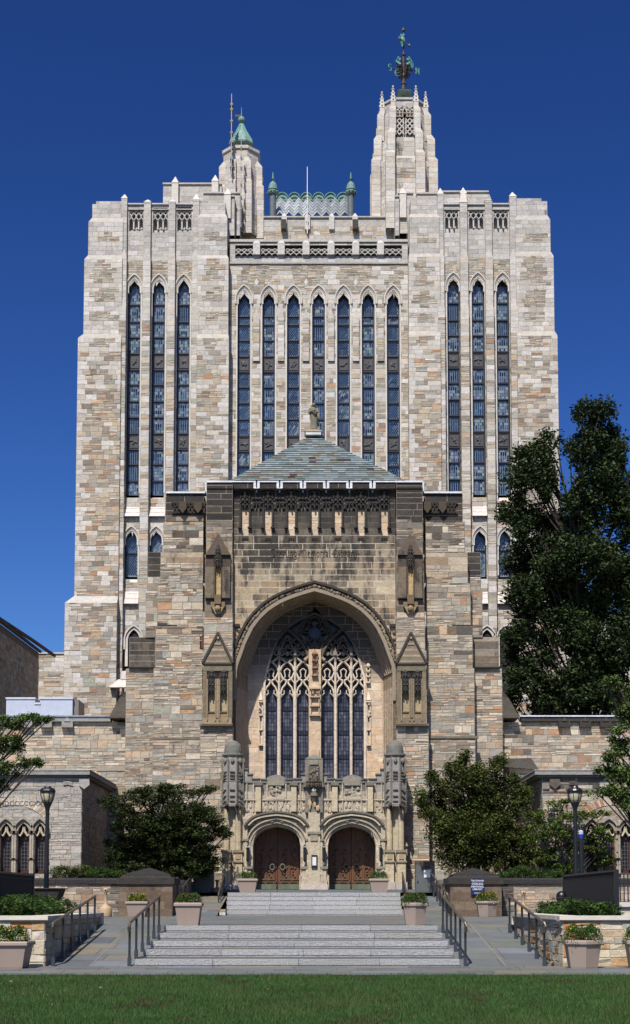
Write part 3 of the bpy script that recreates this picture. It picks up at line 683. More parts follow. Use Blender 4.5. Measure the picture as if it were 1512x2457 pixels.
for k in range(8):
    a = k * math.pi / 4 + .3
    for rr_, zc, s_ in ((.75, 168, 1), (.6, 180, .8), (.7, 157, .9)):
        rr_ *= .62; s_ *= .6; cx_, cy_ = wx + rr_ * math.cos(a), wy + rr_ * math.sin(a)
        m.tube([(cx_ + .3 * s_ * math.cos(t) * math.cos(a), cy_ + .3 * s_ * math.cos(t) * math.sin(a), zT(zc) + .35 * s_ * math.sin(t)) for t in [i * .75 for i in range(8)]], .045, dk, n=4)
    m.tube([(wx, wy, zT(190)), (wx + .35 * math.cos(a), wy + .35 * math.sin(a), zT(184)), (wx + .5 * math.cos(a), wy + .5 * math.sin(a), zT(172)), (wx + .3 * math.cos(a), wy + .3 * math.sin(a), zT(158))], .035, dk, n=4)
m.build('scrollwork', M_iron, WV)
for sx in (-1, 1):
    m = MB()
    for j in range(5): m.ball((wx + sx * (.3 + .12 * (j % 3)), wy - .2, zT(158 - 4 * j)), .13 - .01 * j, jit(gr, .2), n=5)
    m.tube([(wx + sx * .3, wy - .3, zT(160)), (wx + sx * .62, wy - .3, zT(153)), (wx + sx * .5, wy - .3, zT(146)), (wx + sx * .3, wy - .3, zT(150))], .05, gr, n=5); m.build('copper_figure', M_copper, WV)
def strokes(mb, segs, cx, cz, y, s, r, col, ux=1.0, uy=0.0):
    for sg in segs: mb.tube([(cx + p[0] * s * ux, y + p[0] * s * uy, cz + p[1] * s) for p in sg], r, col, n=4)
arc = lambda cx, cy, rx, ry, a0, a1, n=10: [(cx + rx * math.cos(R(a0 + (a1 - a0) * i / n)), cy + ry * math.sin(R(a0 + (a1 - a0) * i / n))) for i in range(n + 1)]
LET = {'S': [arc(0, .27, .24, .25, 40, 270) + arc(0, -.25, .24, .26, 90, -140)], 'N': [[(-.25, -.5), (-.25, .5)], [(-.25, .4), (.25, -.4)], [(.25, -.5), (.25, .5)]],
       'E': [arc(.05, 0, .32, .5, 50, 310), [(-.25, 0), (.2, 0)]], 'W': [arc(0, 0, .34, .5, 90, 450, 14), [(0, -.4), (0, .5)]]}
for L, px, py in (('S', 935.5, 162), ('E', 951, 175), ('W', 989, 156), ('N', 1003, 170)):
    m = MB(); ang = {'S': 200, 'N': 20, 'E': 235, 'W': 55}[L]
    ar = (sT(px, 165) - wx) / math.cos(R(ang)); ex, ey = wx + ar * math.cos(R(ang)), wy + ar * math.sin(R(ang)); zz = ZZ(py, ey)
    m.tube([(wx, wy, zT(168)), (wx + (ex - wx) * .85, wy + (ey - wy) * .85, zz)], .05, dk, n=5)
    strokes(m, LET[L], ex, zz, ey, .52, .05, gr, .9, .3); m.build('direction_arm', M_copper, WV)
m = MB(); ox, oz = sT(965.5, 100), zT(101)      # owl on an arrow
q = .52
m.lathe([(.06, oz - .95 * q), (.2 * q, oz - .6 * q), (.34 * q, oz - .2 * q), (.36 * q, oz + .25 * q), (.27 * q, oz + .55 * q), (.3 * q, oz + .7 * q), (.25 * q, oz + .88 * q), (.08 * q, oz + .98 * q)], ox, wy - .15, 10, gr)
for sx in (-1, 1): m.frus((ox + sx * .1 - .04, ox + sx * .1 + .04, wy - .2, wy - .1), (ox + sx * .12 - .01, ox + sx * .12 + .01, wy - .16, wy - .14), oz + .42, oz + .62, gr); m.ball((ox + sx * .06, wy - .28, oz + .37), .04, S(60, 90, 80, .5), n=5); m.ball((ox + sx * .16, wy - .15, oz), .08, mulc(gr, .85), n=6, sc=(.7, 1, 3))
m.build('owl', M_copper, WV)
m = MB(); m.tube([(sT(957, 100), wy - .3, zT(96)), (sT(981, 100), wy - .3, zT(114))], .06, dk, n=5); m.frus((sT(979, 100), sT(984, 100), wy - .4, wy - .2), (sT(981, 100), sT(982, 100), wy - .32, wy - .28), zT(116), zT(110), dk); m.box(sT(956, 100), sT(959, 100), wy - .35, wy - .25, zT(99), zT(93), dk); m.build('arrow', M_iron, WV)
# ---------------------------------------------------------------- entrance hall
Y0, Y1, Y2, Y3, Y4, YN = 67.3, 67.9, 68.2, 68.8, 69.4, 69.6     # side buttresses, centre panel, shoulders, flanks, wings, window wall
fx = lambda px, Y=68., py=1600: XX(px, Y, py)
fz = lambda py, Y=68.: ZZ(py, Y)
SOOT = (.019, .0165, .014)
def soot(c, t):  # pulls a colour toward SOOT; also paints shade inside the great arch
    k = rnd(.85, 1.3); return tuple(max(1e-4, c[i]) ** (1 - t) * (SOOT[i] * k) ** t for i in range(3))
HALL = MB(); CAPW = S(225, 228, 232)
zg = 1.0                                # walls start below the garden soil
def hall_mod(c, x, z):
    py = PY(z, 68); n = nz(x, z * 1.4, 3.1, .5) * 50
    if py < 1240 + n * .6: return soot(c, rnd(.65, .95)), .6
    if py < 1330 + n: return soot(c, rnd(.1, .5) if random.random() < .5 else 0), .12
    if 1495 + n * .2 < py < 1520 + n * .2 and random.random() < .6: return soot(c, rnd(.2, .6)), .15
    if 1777 < py < 1800 + n * .3 or 1838 < py < 1852: return mulc(c, .85), .32
    return (soot(c, rnd(.1, .35)) if random.random() < .05 else c), max(0, .12 + .3 * nz(x * .5, z * .3, 8, 1))
def hk(x, z):
    py = PY(z, 68)
    return 'sand' if py < 1252 or (1320 < py < 1345) else 'rub'
def hall_block(p0, p1, ptop, pbot, Y, yb=75, sides='LR', kf=hk, mod=hall_mod, holes=(), py=None, cap=None):
    x0, x1 = fx(p0, Y, py or 1600), fx(p1, Y, py or 1600)
    block(HALL, x0, x1, Y, yb, fz(pbot, Y) if pbot else zg, fz(ptop, Y), kf, sides, ch=(.24, .42), cw=(.7, 1.9), colmod=mod, holes=holes, mort=S(150, 138, 120), joint=.013)
    return x0, x1
def coping(p0, p1, ptop, Y, h=3, col=CAPW, d=.5):
    HALL.box(fx(p0, Y), fx(p1, Y), Y - .06, Y + d, fz(ptop, Y) - .02, fz(ptop - h, Y), col)
# shoulders with battered outer edge
for L in (1, -1):
    m_ = lambda v: v if L == 1 else 1509.5 - v - (2 if v < 400 else 0)
    s = 'LR'
    prev = None
    for (t, b, e) in ((1184, 1250, 394), (1252, 1325, 390), (1325, 1400, 383), (1400, 1500, 377), (1502, 1604, 373), (1604, 1776, 369.5), (1776, 0, 368.5)):
        a_, b_ = sorted((m_(e), m_(486)))
        Yk = Y2 - (.12 if b == 0 else 0) + (.05 if t == 1184 else 0)
        hall_block(a_, b_, t, b, Yk, sides='L' if L == 1 else 'R')
    a_, b_ = sorted((m_(492), m_(560))); hall_block(a_, b_, 1157, 1184, Y2 + .05, sides='LR')
    a_, b_ = sorted((m_(396), m_(492))); coping(a_, b_, 1183, Y2)
    a_, b_ = sorted((m_(491), m_(560))); coping(a_, b_, 1157, Y2)
    x = fx(m_(491.5), Y2); HALL.box(x - .04, x + .04, Y2 - .06, Y2 + .5, fz(1184, Y2), fz(1155, Y2), CAPW)
    # frieze of quatrefoils with shields
    a_, b_ = sorted((m_(413), m_(543))); xa, xb = fx(a_, Y2), fx(b_, Y2)
    m = MB(); m.box(xa, xb, Y2 - .02, Y2 + .0, fz(1230, Y2), fz(1207, Y2), S(26, 24, 22, .5)); dkc = S(84, 76, 64, .5)
    n = 14; W = (xb - xa) / n; zc_, zh = fz(1218.5, Y2), (fz(1207, Y2) - fz(1230, Y2)) / 2
    for i in range(n):
        if i % 4 == 2: continue
        cx_ = xa + W * (i + .5)
        for q in (-1, 1): m.ribbon([(cx_ - W * .5, zc_ + q * zh), (cx_, zc_), (cx_ + W * .5, zc_ + q * zh)], .028, Y2 - .09, Y2 - .02, dkc)
        for q in (0, 1): m.ribbon(arc(cx_, zc_ + (q - .5) * zh, W * .42, zh * .42, 0, 360, 8), .02, Y2 - .08, Y2 - .02, dkc)
    for i in (2, 6, 10):
        cx_ = xa + W * (i + .5); m.prism([(cx_ - .19, fz(1207, Y2)), (cx_ - .2, fz(1222, Y2)), (cx_, fz(1234, Y2)), (cx_ + .2, fz(1222, Y2)), (cx_ + .19, fz(1207, Y2))], Y2 - .22, Y2, S(92, 80, 64, .5))
    m.box(xa - .1, xb + .1, Y2 - .08, Y2, fz(1207, Y2), fz(1204, Y2), dkc); m.box(xa - .1, xb + .1, Y2 - .06, Y2, fz(1232, Y2), fz(1229.5, Y2), dkc)
    m.build('shield_frieze', M_smooth, LIB)
    # stepped flanks behind
    x0, x1 = hall_block(*sorted((m_(352), m_(392))), 1325, 1418, Y3, kf=lambda x, z: 'sand' if PY(z, 69) < 1386 else 'rub', mod=lambda c, x, z: (soot(c, rnd(.6, .95)), .45) if PY(z, 69) < 1386 else (c, 0))
    x0, x1 = hall_block(*sorted((m_(349), m_(392))), 1418, 1530, Y3 - .05)
    x0, x1 = hall_block(*sorted((m_(310), m_(372))), 1529, 1603, Y3, kf=lambda x, z: 'sand', mod=(lambda c, x, z: (soot(c, rnd(.35, .7)), .6)) if L == 1 else (lambda c, x, z: (soot(c, rnd(0, .6)), .25)))
    HALL.box(min(fx(m_(309), Y3), fx(m_(370), Y3)), max(fx(m_(309), Y3), fx(m_(370), Y3)), Y3 - .12, Y3, fz(1604.5, Y3), fz(1601, Y3), SOOT)
    hall_block(*sorted((m_(303), m_(372))), 1604.5, 0, Y3 + .04, sides='L' if L == 1 else 'R')
    xa, xb = fx(m_(303), Y3 + .1), fx(m_(263), Y3 + .1)
    for k in range(4):
        t0, t1 = k / 4, (k + 1) / 4; zz = lambda t: fz(1722, Y3) + (fz(1657, Y3) - fz(1722, Y3)) * t
        w0, w1 = (1 - t0) ** .75, (1 - t1) ** .75
        pts = [(xa, zz(t0)), (xa + (xb - xa) * w0, zz(t0)), (xa + (xb - xa) * w1 * (1 if k < 3 else .2), zz(t1)), (xa, zz(t1))]
        if xb > xa: pass
        else: pts = pts[::-1]
        HALL.prism(pts, Y3 + .05, 75, jit(mixc(SOOT, S(120, 110, 95), .2 + .15 * (3 - k)), .2))
# string courses
for (a_, b_, y_, Y) in ((369, 483, 1774, Y2), (1027, 1146, 1771, Y2), (480, 560, 1741, Y0), (949, 1028, 1741, Y0)):
    HALL.box(fx(a_, Y), fx(b_, Y), Y - .14, Y + .1, fz(y_ + 1.5, Y), fz(y_ - 4, Y), S(120, 112, 98))
# side buttresses carrying the niches
def bmod(c, x, z):
    py = PY(z, 68); n = nz(x * 1.3, z * 1.3, 9, 1) * 30
    if py < 1246 + n * .3: return soot(c, rnd(.65, .95)), .6
    if py < 1292: return soot(c, rnd(.1, .4)), .3
    if py < 1440: return soot(c, rnd(.05, .4)), .55
    if py < 1480: return soot(c, rnd(0, .5)), .35
    if 1580 < py < 1745: return soot(c, rnd(0, .5)), .38
    return c, .0
def bk(x, z):
    py = PY(z, 68); return 'sand' if py < 1246 or 1300 < py < 1478 else 'rub'
for (a_, b_, t, bt, Yk) in ((493, 556, 1157, 1330, Y0 + .35), (490.5, 557, 1330, 1482, Y0 + .2), (489, 558, 1482, 1742, Y0 + .1), (482, 559.5, 1742, 0, Y0)):
    hall_block(a_, b_, t, bt, Yk, kf=bk, mod=bmod); hall_block(1509.5 - b_ + (0 if bt else 1), 1509.5 - a_, t, bt, Yk, kf=bk, mod=bmod)
for a_, b_ in ((493, 556), (953.5, 1017)): coping(a_, b_, 1157, Y0 + .35)
# centre panel: battlemented, with the great arch cut in
AC = 755.0; axc = fx(AC, Y1); A0 = 190.5 / 3331 * 68.2
zsp, zap = fz(1612, Y1), fz(1416, Y1)
NX = [586.5, 642, 698.5, 755, 811, 867, 923.5]
def cmod(c, x, z):
    py = PY(z, 68); px = XP + x * 3331 / 68.3; n = nz(x * .9, z * .5, 5, 1)
    if 1218 < py < 1286:
        return soot(c, rnd(.55, .85) - .2 * sstep(1240, 1290, py)), .6
    if py <= 1218: return soot(c, rnd(.7, .95)), .6
    t = (.36 - .22 * sstep(1290, 1400, py)) + n * .3 - .15 * sstep(110, 190, abs(px - AC)); t = max(0, min(.8, t + rnd(-.05, .05)))
    return soot(c, t * .9), .8 - .26 * sstep(1300, 1440, py) - .2 * sstep(150, 190, abs(px - AC)) + .25 * n
def c_kind(x, z): return 'sandc'
x0, x1 = fx(557, Y1), fx(950, Y1)
zpz = [1650, 1502, 1338, 1321, 1285, 1222, 1176]
segs = [(zg, fz(1285, Y1)), (fz(1222, Y1), fz(1176, Y1))]
hl = [hole(axc, A0, zg - 1, zsp, zap - zsp, fourc)]
front(HALL, x0, x1, Y1, fz(1640, Y1), fz(1285, Y1), c_kind, ch=(.3, .34), cw=(.75, 1.5), colmod=cmod, holes=hl, mort=S(196, 186, 168), joint=.016)
front(HALL, x0, x1, Y1, fz(1222, Y1), fz(1176, Y1), c_kind, ch=(.3, .34), cw=(.6, 1.3), colmod=cmod, mort=S(140, 132, 120), joint=.014)
# merlons
edges = [557] + [v for i in range(6) for v in ((NX[i] + NX[i + 1]) / 2 - 4.5, (NX[i] + NX[i + 1]) / 2 + 4.5)] + [950]
for i in range(0, len(edges), 2):
    a_, b_ = fx(edges[i], Y1), fx(edges[i + 1], Y1)
    block(HALL, a_, b_, Y1, Y1 + .5, fz(1176, Y1), fz(1157.5, Y1), c_kind, ch=(.3, .4), cw=(.5, 1.2), colmod=cmod)
    HALL.box(a_ - .05, b_ + .05, Y1 - .06, Y1 + .6, fz(1157.5, Y1), fz(1154.5, Y1), CAPW)
    for q in (a_, b_):
        if abs(q - x0) > .1 and abs(q - x1) > .1: HALL.box(q - .06, q + .06, Y1 - .05, Y1 + .6, fz(1172, Y1), fz(1157, Y1), CAPW)
for i in range(6):
    q = (NX[i] + NX[i + 1]) / 2; HALL.box(fx(q - 5, Y1), fx(q + 5, Y1), Y1 - .07, Y1 + .6, fz(1174.5, Y1), fz(1171.5, Y1), CAPW); HALL.box(fx(q, Y1) - .03, fx(q, Y1) + .03, Y1 - .03, Y1, fz(1182, Y1), fz(1174, Y1), CAPW)
# niche row: pale recesses between dark shafts
for i, q in enumerate(NX):
    a_, b_ = fx(q - 9, Y1), fx(q + 9, Y1)
    front(HALL, a_, b_, Y1 + .08, fz(1285, Y1), fz(1222, Y1), lambda x, z: 'pale', ch=(.28, .34), cw=(.9, 1.3), colmod=lambda c, x, z: (c, .02))
    for X_, nn in ((a_, 1), (b_, -1)): side(HALL, X_, Y1, Y1 + .08, fz(1285, Y1), fz(1222, Y1), c_kind, nn, colmod=cmod, ch=(.3, .34), cw=(.5, .9))
    nxt = NX[i + 1] if i < 6 else 959 - 0
    front(HALL, b_, fx(nxt - 9, Y1), Y1, fz(1285, Y1), fz(1222, Y1), c_kind, ch=(.3, .34), cw=(.45, .9), colmod=cmod, mort=S(110, 104, 94))
front(HALL, x0, fx(NX[0] - 9, Y1), Y1, fz(1285, Y1), fz(1222, Y1), c_kind, ch=(.3, .34), cw=(.3, .9), colmod=cmod)
HALL.box(x0, x1, Y1 + .12, Y1 + .35, fz(1400, Y1), fz(1176, Y1), S(100, 90, 80))
for q in NX:
    for s_ in (-1, 1):
        x = fx(q + s_ * 11.5, Y1); HALL.box(x - .045, x + .045, Y1 - .12, Y1, fz(1267, Y1), fz(1222, Y1), mulc(SOOT, 1.6)); HALL.box(x - .1, x + .1, Y1 - .17, Y1, fz(1269, Y1), fz(1266, Y1), mulc(SOOT, .9))
    x = fx(q, Y1); HALL.box(x - .18, x + .18, Y1 - .03, Y1 + .3, fz(1297, Y1), fz(1286, Y1), S(84, 72, 58)); [HALL.ball((x - .1 + .1 * k, Y1 - .04, fz(1292.5, Y1)), .045, S(60, 52, 44), n=4) for k in range(3)]
HALL.quad((fx(492, Y0), Y0 + .3, fz(1176, Y1)), (fx(1018, Y0), Y0 + .3, fz(1176, Y1)), (fx(1018, Y0), 76, fz(1176, Y1)), (fx(492, Y0), 76, fz(1176, Y1)), S(120, 120, 120))
# canopies over the niches
def canopy(mb, x, Y, zt, zb, w, col, fin=True):
    H = zt - zb; hw_ = w / 2
    body = [(hw_ * .62, zb + H * .05), (hw_ * .66, zb + H * .42), (hw_ * .75, zb + H * .44), (hw_ * .6, zb + H * .5), (hw_ * .55, zb + H * .74), (hw_ * .64, zb + H * .76), (hw_ * .45, zb + H * .82), (hw_ * .3, zb + H * .95), (.02, zt)]
    mb.lathe(body, x, Y, 8, col, rot=R(22.5), sy=.9)
    for k in range(-2, 3):
        a = R(-90 + 40 * k); px, py = x + hw_ * .78 * math.cos(a), Y + hw_ * .62 * math.sin(a)
        mb.box(px - w * .045, px + w * .045, py - w * .045, py + w * .045, zb - H * .02, zb + H * .55, mulc(col, .85)); mb.frus((px - w * .065, px + w * .065, py - w * .065, py + w * .065), (px - .005, px + .005, py - .005, py + .005), zb + H * .55, zb + H * .78, mulc(col, 1.2))
        for t in (.2, .38, .58): mb.ball((px, py - w * .05, zb + H * t), w * .06, mulc(col, rnd(.8, 1.9)), n=4)
    for k in range(-2, 2):
        a = R(-90 + 40 * k + 20); px, py = x + hw_ * .76 * math.cos(a), Y + hw_ * .6 * math.sin(a)
        mb.ball((px, py, zb + H * .3), w * .09, mulc(col, rnd(1.2, 2.6)), n=5); mb.ball((px, py - .02, zb + H * .12), w * .06, mulc(col, 1.8), n=4); mb.ball((px * .85 + x * .15, py * .85 + Y * .15 - .03, zb + H * .64), w * .08, mulc(col, rnd(1, 2.2)), n=4)
for i, q in enumerate(NX):
    m = MB(); canopy(m, fx(q, Y1), Y1 + .16, fz(1158, Y1), fz(1220, Y1), .86, mulc(SOOT, 1.15)); m.build('niche_canopy', M_smooth, LIB)
for i in range(6):
    q = (NX[i] + NX[i + 1]) / 2
    m = MB(); x = fx(q, Y1)
    for k in range(3):
        px = x + (k - 1) * .17; m.box(px - .03, px + .03, Y1 - .1, Y1, fz(1222, Y1), fz(1203, Y1), mulc(SOOT, 1.2)); m.ball((px, Y1 - .06, fz(1198, Y1)), .09, mulc(SOOT, rnd(.9, 1.8)), n=5); m.ball((px + .08, Y1 - .06, fz(1208, Y1)), .08, mulc(SOOT, rnd(.9, 1.8)), n=4)
    m.ribbon([(x - .27, fz(1222, Y1)), (x - .12, fz(1213, Y1)), (x, fz(1207, Y1)), (x + .12, fz(1213, Y1)), (x + .27, fz(1222, Y1))], .04, Y1 - .1, Y1, mulc(SOOT, 1.7))
    m.build('cresting', M_smooth, LIB)
# inscription
def text(s, x, z, y, size, mat, col_par, depth=.012, name='lettering', align='CENTER', bold=0.):
    cu = bpy.data.curves.new(name, 'FONT'); cu.body = s; cu.size = size; cu.extrude = depth; cu.align_x = align; cu.align_y = 'CENTER'; cu.offset = bold; cu.resolution_u = 2
    o = bpy.data.objects.new(name, cu); COL.objects.link(o); dg = bpy.context.evaluated_depsgraph_get(); me = bpy.data.meshes.new_from_object(o.evaluated_get(dg)); bpy.data.objects.remove(o)
    me.transform(__import__('mathutils').Matrix.Translation((x, y, z)) @ __import__('mathutils').Matrix.Rotation(R(90), 4, 'X')); me.materials.clear(); me.materials.append(mat)
    at = me.attributes.new('Col', 'FLOAT_COLOR', 'FACE'); c = col_par[1]; at.data.foreach_set('color', [c[0], c[1], c[2], 0.] * len(me.polygons))
    o = bpy.data.objects.new(name, me); COL.objects.link(o); attach(o, col_par[0]); return o
# blackletter built from broken strokes on the stone
def blackletter(s, xc, z, y, h, col):
    m = MB(); W = {}
    G = {'S': [[(.5, .95), (.2, 1.05), (.02, .85), (.1, .62), (.45, .42), (.5, .15), (.25, -.02), (0, .1)], [(.26, 1), (.26, 0)]], 't': [[(.12, .95), (.12, .1), (.25, 0), (.32, .08)], [(0, .7), (.3, .7)]], 'e': [[(.08, .05), (.05, .6), (.2, .72), (.3, .6), (.1, .35)], [(.08, .05), (.2, -.02), (.32, .1)]],
         'r': [[(.08, 0), (.08, .7)], [(.08, .6), (.2, .72), (.3, .62)]], 'l': [[(.1, 1), (.1, .08), (.2, 0)]], 'i': [[(.02, .62), (.1, .7), (.1, .05), (.18, 0)], [(.1, .88), (.12, .92)]], 'n': [[(.08, 0), (.08, .7)], [(.08, .6), (.22, .72), (.32, .6), (.32, .05), (.4, 0)]],
         'g': [[(.3, .65), (.12, .7), (.05, .5), (.1, .1), (.28, .15), (.3, .65), (.3, -.2), (.05, -.25)]], 'M': [[(.0, .1), (.1, .95), (.25, .6), (.28, 0)], [(.28, .8), (.42, 1), (.5, .8), (.5, 0)], [(.5, .8), (.65, 1), (.75, .8), (.75, .05), (.85, 0)]], 'm': [[(.08, 0), (.08, .7)], [(.08, .6), (.2, .72), (.28, .6), (.28, 0)], [(.28, .6), (.4, .72), (.48, .6), (.48, .05), (.55, 0)]],
         'o': [[(.05, .15), (.05, .55), (.18, .72), (.32, .55), (.32, .15), (.18, 0), (.05, .15)]], 'a': [[(.08, .65), (.28, .68), (.28, .08), (.36, 0)], [(.28, .4), (.08, .3), (.08, .08), (.28, .12)]], 'L': [[(.3, 1), (.1, .9), (.12, .1), (0, 0)], [(.12, .1), (.35, .02), (.55, .12)]], 'b': [[(.08, 1), (.08, .08), (.2, 0), (.32, .15), (.32, .55), (.2, .7), (.08, .58)]], 'y': [[(.05, .7), (.07, .1), (.2, 0), (.32, .1)], [(.32, .7), (.32, -.1), (.1, -.28)]], '.': [[(.1, .4), (.18, .48)]], ' ': []}
    adv = lambda c: {'M': .95, 'm': .66, 'S': .62, 'L': .6, 'i': .26, 'l': .28, 't': .38, 'r': .36, ' ': .28, '.': .3}.get(c, .46)
    tot = sum(adv(c) for c in s) * h; x = xc - tot / 2
    for c in s:
        for sg in G[c]: m.ribbon([(x + a * h, z + b * h) for a, b in sg], h * .042, y - .02, y + .01, col)
        x += adv(c) * h
    return m
m = blackletter('.Sterling.Memorial.Library.', fx(754, Y1), fz(1337, Y1), Y1 - .012, .40, S(74, 64, 52)); m.build('inscription', M_smooth, LIB)

# great arch: receding orders
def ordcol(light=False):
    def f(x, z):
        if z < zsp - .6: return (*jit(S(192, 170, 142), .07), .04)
        t = min(1, (z - zsp + .6) / 1.2); return (*soot(jit(S(176, 152, 124), .08), t * rnd(.3, .6) * (.6 if light else 1)), .1 * t)  # upper orders: soot, with the recess shade painted into the colour too
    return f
AW = fx(918.4, YN, 1750) - fx(594.6, YN, 1750); AWI = AW / 2; AXI = (fx(918.4, YN, 1750) + fx(594.6, YN, 1750)) / 2
def oo(t, extra=0):   # interpolated outline from outer to inner
    a = A0 + (AWI - A0) * t; xc = axc + (AXI - axc) * t; rs = (zap - zsp) * (1 - .045 * t); zs = zsp
    return outline(xc, a + extra, 2.6, zs, rs + extra, fourc, n=22, nj=14)
GA = MB(); N = 6
GA.ring(oo(0, .5), oo(0, -.02), Y1 + .05, YN, S(120, 104, 86)); GA.box(axc - A0 - .5, axc + A0 + .5, YN + .02, YN + .3, zap + .1, zap + 1.2, S(100, 90, 80))
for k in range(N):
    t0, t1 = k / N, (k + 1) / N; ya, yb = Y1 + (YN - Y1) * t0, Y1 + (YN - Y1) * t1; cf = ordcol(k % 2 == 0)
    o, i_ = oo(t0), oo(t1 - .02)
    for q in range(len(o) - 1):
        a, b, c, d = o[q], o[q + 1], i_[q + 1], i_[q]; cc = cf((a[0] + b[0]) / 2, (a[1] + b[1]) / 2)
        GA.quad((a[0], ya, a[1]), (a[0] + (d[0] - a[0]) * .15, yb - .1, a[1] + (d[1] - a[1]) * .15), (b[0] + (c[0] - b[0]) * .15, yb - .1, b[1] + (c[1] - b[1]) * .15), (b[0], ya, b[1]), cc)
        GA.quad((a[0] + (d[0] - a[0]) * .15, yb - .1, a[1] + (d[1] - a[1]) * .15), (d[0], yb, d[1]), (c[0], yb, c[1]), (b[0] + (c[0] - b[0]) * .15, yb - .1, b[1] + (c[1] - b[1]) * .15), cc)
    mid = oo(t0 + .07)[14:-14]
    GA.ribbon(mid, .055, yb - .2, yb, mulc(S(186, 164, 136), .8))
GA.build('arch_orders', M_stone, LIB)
m = MB()
e0, e1, e2, e3 = [oo(0, d)[12:-12] for d in (.0, .12, .34, .46)]
e0 = oo(0, -.06)[12:-12]; m.ring(e1, e0, Y1 - .06, Y1 + .05, S(150, 136, 116)); m.ring(e3, e2, Y1 - .16, Y1 + .02, S(66, 58, 50)); m.ring(e2, e1, Y1 - .015, Y1 + .02, S(92, 80, 66))
e = oo(0, .23)[13:-13]
for k in range(len(e) - 1):
    for j in range(5):
        u = j / 5; x, z = e[k][0] + (e[k + 1][0] - e[k][0]) * u, e[k][1] + (e[k + 1][1] - e[k][1]) * u
        m.ball((x + rnd(-.05, .05), Y1 - .03, z + rnd(-.05, .05)), rnd(.06, .1), jit(S(140, 124, 102), .25), n=4)
for s_ in (-1, 1):   # hood returns
    zz = fz(1502, Y1); xe = axc + s_ * (A0 * .86 + .35); xo = fx(561 if s_ < 0 else 949.5, Y1)
    a_, b_ = sorted((xe, xo)); m.box(a_, b_, Y1 - .16, Y1, zz - .06, zz + .08, S(60, 54, 46))
    for k in range(14):   # carved spandrel
        u = rnd(0, 1); z = fz(1506 + 70 * (1 - u), Y1); x = xo - s_ * rnd(.05, .1 + .5 * u ** 2); m.ball((x, Y1 - .02, z), rnd(.07, .12), jit(S(120, 106, 88), .2), n=4)
m.build('arch_hood', M_smooth, LIB)
# window wall
wz0 = fz(1868, YN)
WX = [fx(p, YN, 1750) for p in (632, 878)]; wc = (WX[0] + WX[1]) / 2; wa = (WX[1] - WX[0]) / 2; wsp, wap = fz(1640, YN), fz(1470, YN)
def pk(x, z): return 'pale'
def pm(c, x, z): t = min(1, max(0, (z - fz(1640, YN)) / 2)); return soot(c, t * .6), .0  # wall darkens upward: shade under the arch head painted into its colour
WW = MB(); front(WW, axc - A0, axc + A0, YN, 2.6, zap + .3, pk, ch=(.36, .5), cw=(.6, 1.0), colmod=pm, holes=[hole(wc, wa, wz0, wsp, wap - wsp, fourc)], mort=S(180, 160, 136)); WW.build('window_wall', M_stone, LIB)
gw = MB(); bar = S(220, 204, 182); Yg = YN + .35
sill_ = wz0
gw.box(WX[0], WX[1], YN - .05, Yg + .2, wz0 - .25, wz0, bar)
# light positions
LI = [fx(p, YN, 1750) for p in (632, 680, 574)]
LB = [632, 679.5, 727.2, 741.5]; RB = [768, 813.5, 860, 878]
xl = lambda p: XX(p, YN, 1750)
ed = [xl(638), xl(662.5), xl(676.8), xl(701), xl(714.8), xl(739.6), xl(771.8), xl(799), xl(811.8), xl(837.2), xl(848.4), xl(876.2)]
zs_l = fz(1672, YN)
for a_, b_ in ((WX[0], ed[0]), (ed[1], ed[2]), (ed[3], ed[4]), (ed[7], ed[8]), (ed[9], ed[10]), (ed[11], WX[1])):
    c_ = (a_ + b_) / 2; h_ = max(.07, (b_ - a_) / 2 - .03); gw.ribbon([(c_, wz0), (c_, zs_l + .2)], h_ * .8, YN - .08, Yg + .1, bar)
a_, b_ = ed[5], ed[6]; gw.box(a_ + .03, b_ - .03, YN - .22, Yg + .1, wz0, fz(1560, YN), S(206, 180, 148)); gw.box(a_ + .12, b_ - .12, YN - .3, YN - .2, wz0, fz(1800, YN), S(200, 172, 140))
cm = (a_ + b_) / 2
def ogee(xa, xb, z0, h, r=.048):
    c_ = (xa + xb) / 2; w_ = (xb - xa) / 2
    for s_ in (-1, 1):
        gw.ribbon([(c_ + s_ * w_, z0), (c_ + s_ * w_ * .97, z0 + h * .3), (c_ + s_ * w_ * .72, z0 + h * .56), (c_ + s_ * w_ * .3, z0 + h * .74), (c_, z0 + h)], r, YN, Yg, bar)
        gw.ribbon([(c_ + s_ * w_ * .95, z0 + h * .05), (c_ + s_ * w_ * .45, z0 + h * .22), (c_ + s_ * w_ * .5, z0 + h * .42)], r * .6, YN + .08, Yg, bar)
prs = [(ed[0], ed[1]), (ed[2], ed[3]), (ed[4], ed[5]), (ed[6], ed[7]), (ed[8], ed[9]), (ed[10], ed[11])]
for a_, b_ in prs: ogee(a_ - .06, b_ + .06, zs_l, .85)
zt_ = fz(1630, YN)
whw = fourc(wa, wap - wsp)
def inside(x, z): return abs(x - wc) < (whw(z - wsp) if z > wsp else wa)
def rib(pts, r=.055, c=None, y=None):   # keep only the pieces inside the arch
    cur = []
    for i in range(len(pts) - 1):
        for k in range(4):
            t = k / 4; p = (pts[i][0] + (pts[i + 1][0] - pts[i][0]) * t, pts[i][1] + (pts[i + 1][1] - pts[i][1]) * t)
            if inside(*p): cur.append(p)
            else:
                if len(cur) > 1: gw.ribbon(cur, r, y or YN, Yg, c or bar)
                cur = []
    if inside(*pts[-1]): cur.append(pts[-1])
    if len(cur) > 1: gw.ribbon(cur, r, y or YN, Yg, c or bar)
W_ = prs[1][0] - prs[0][0]
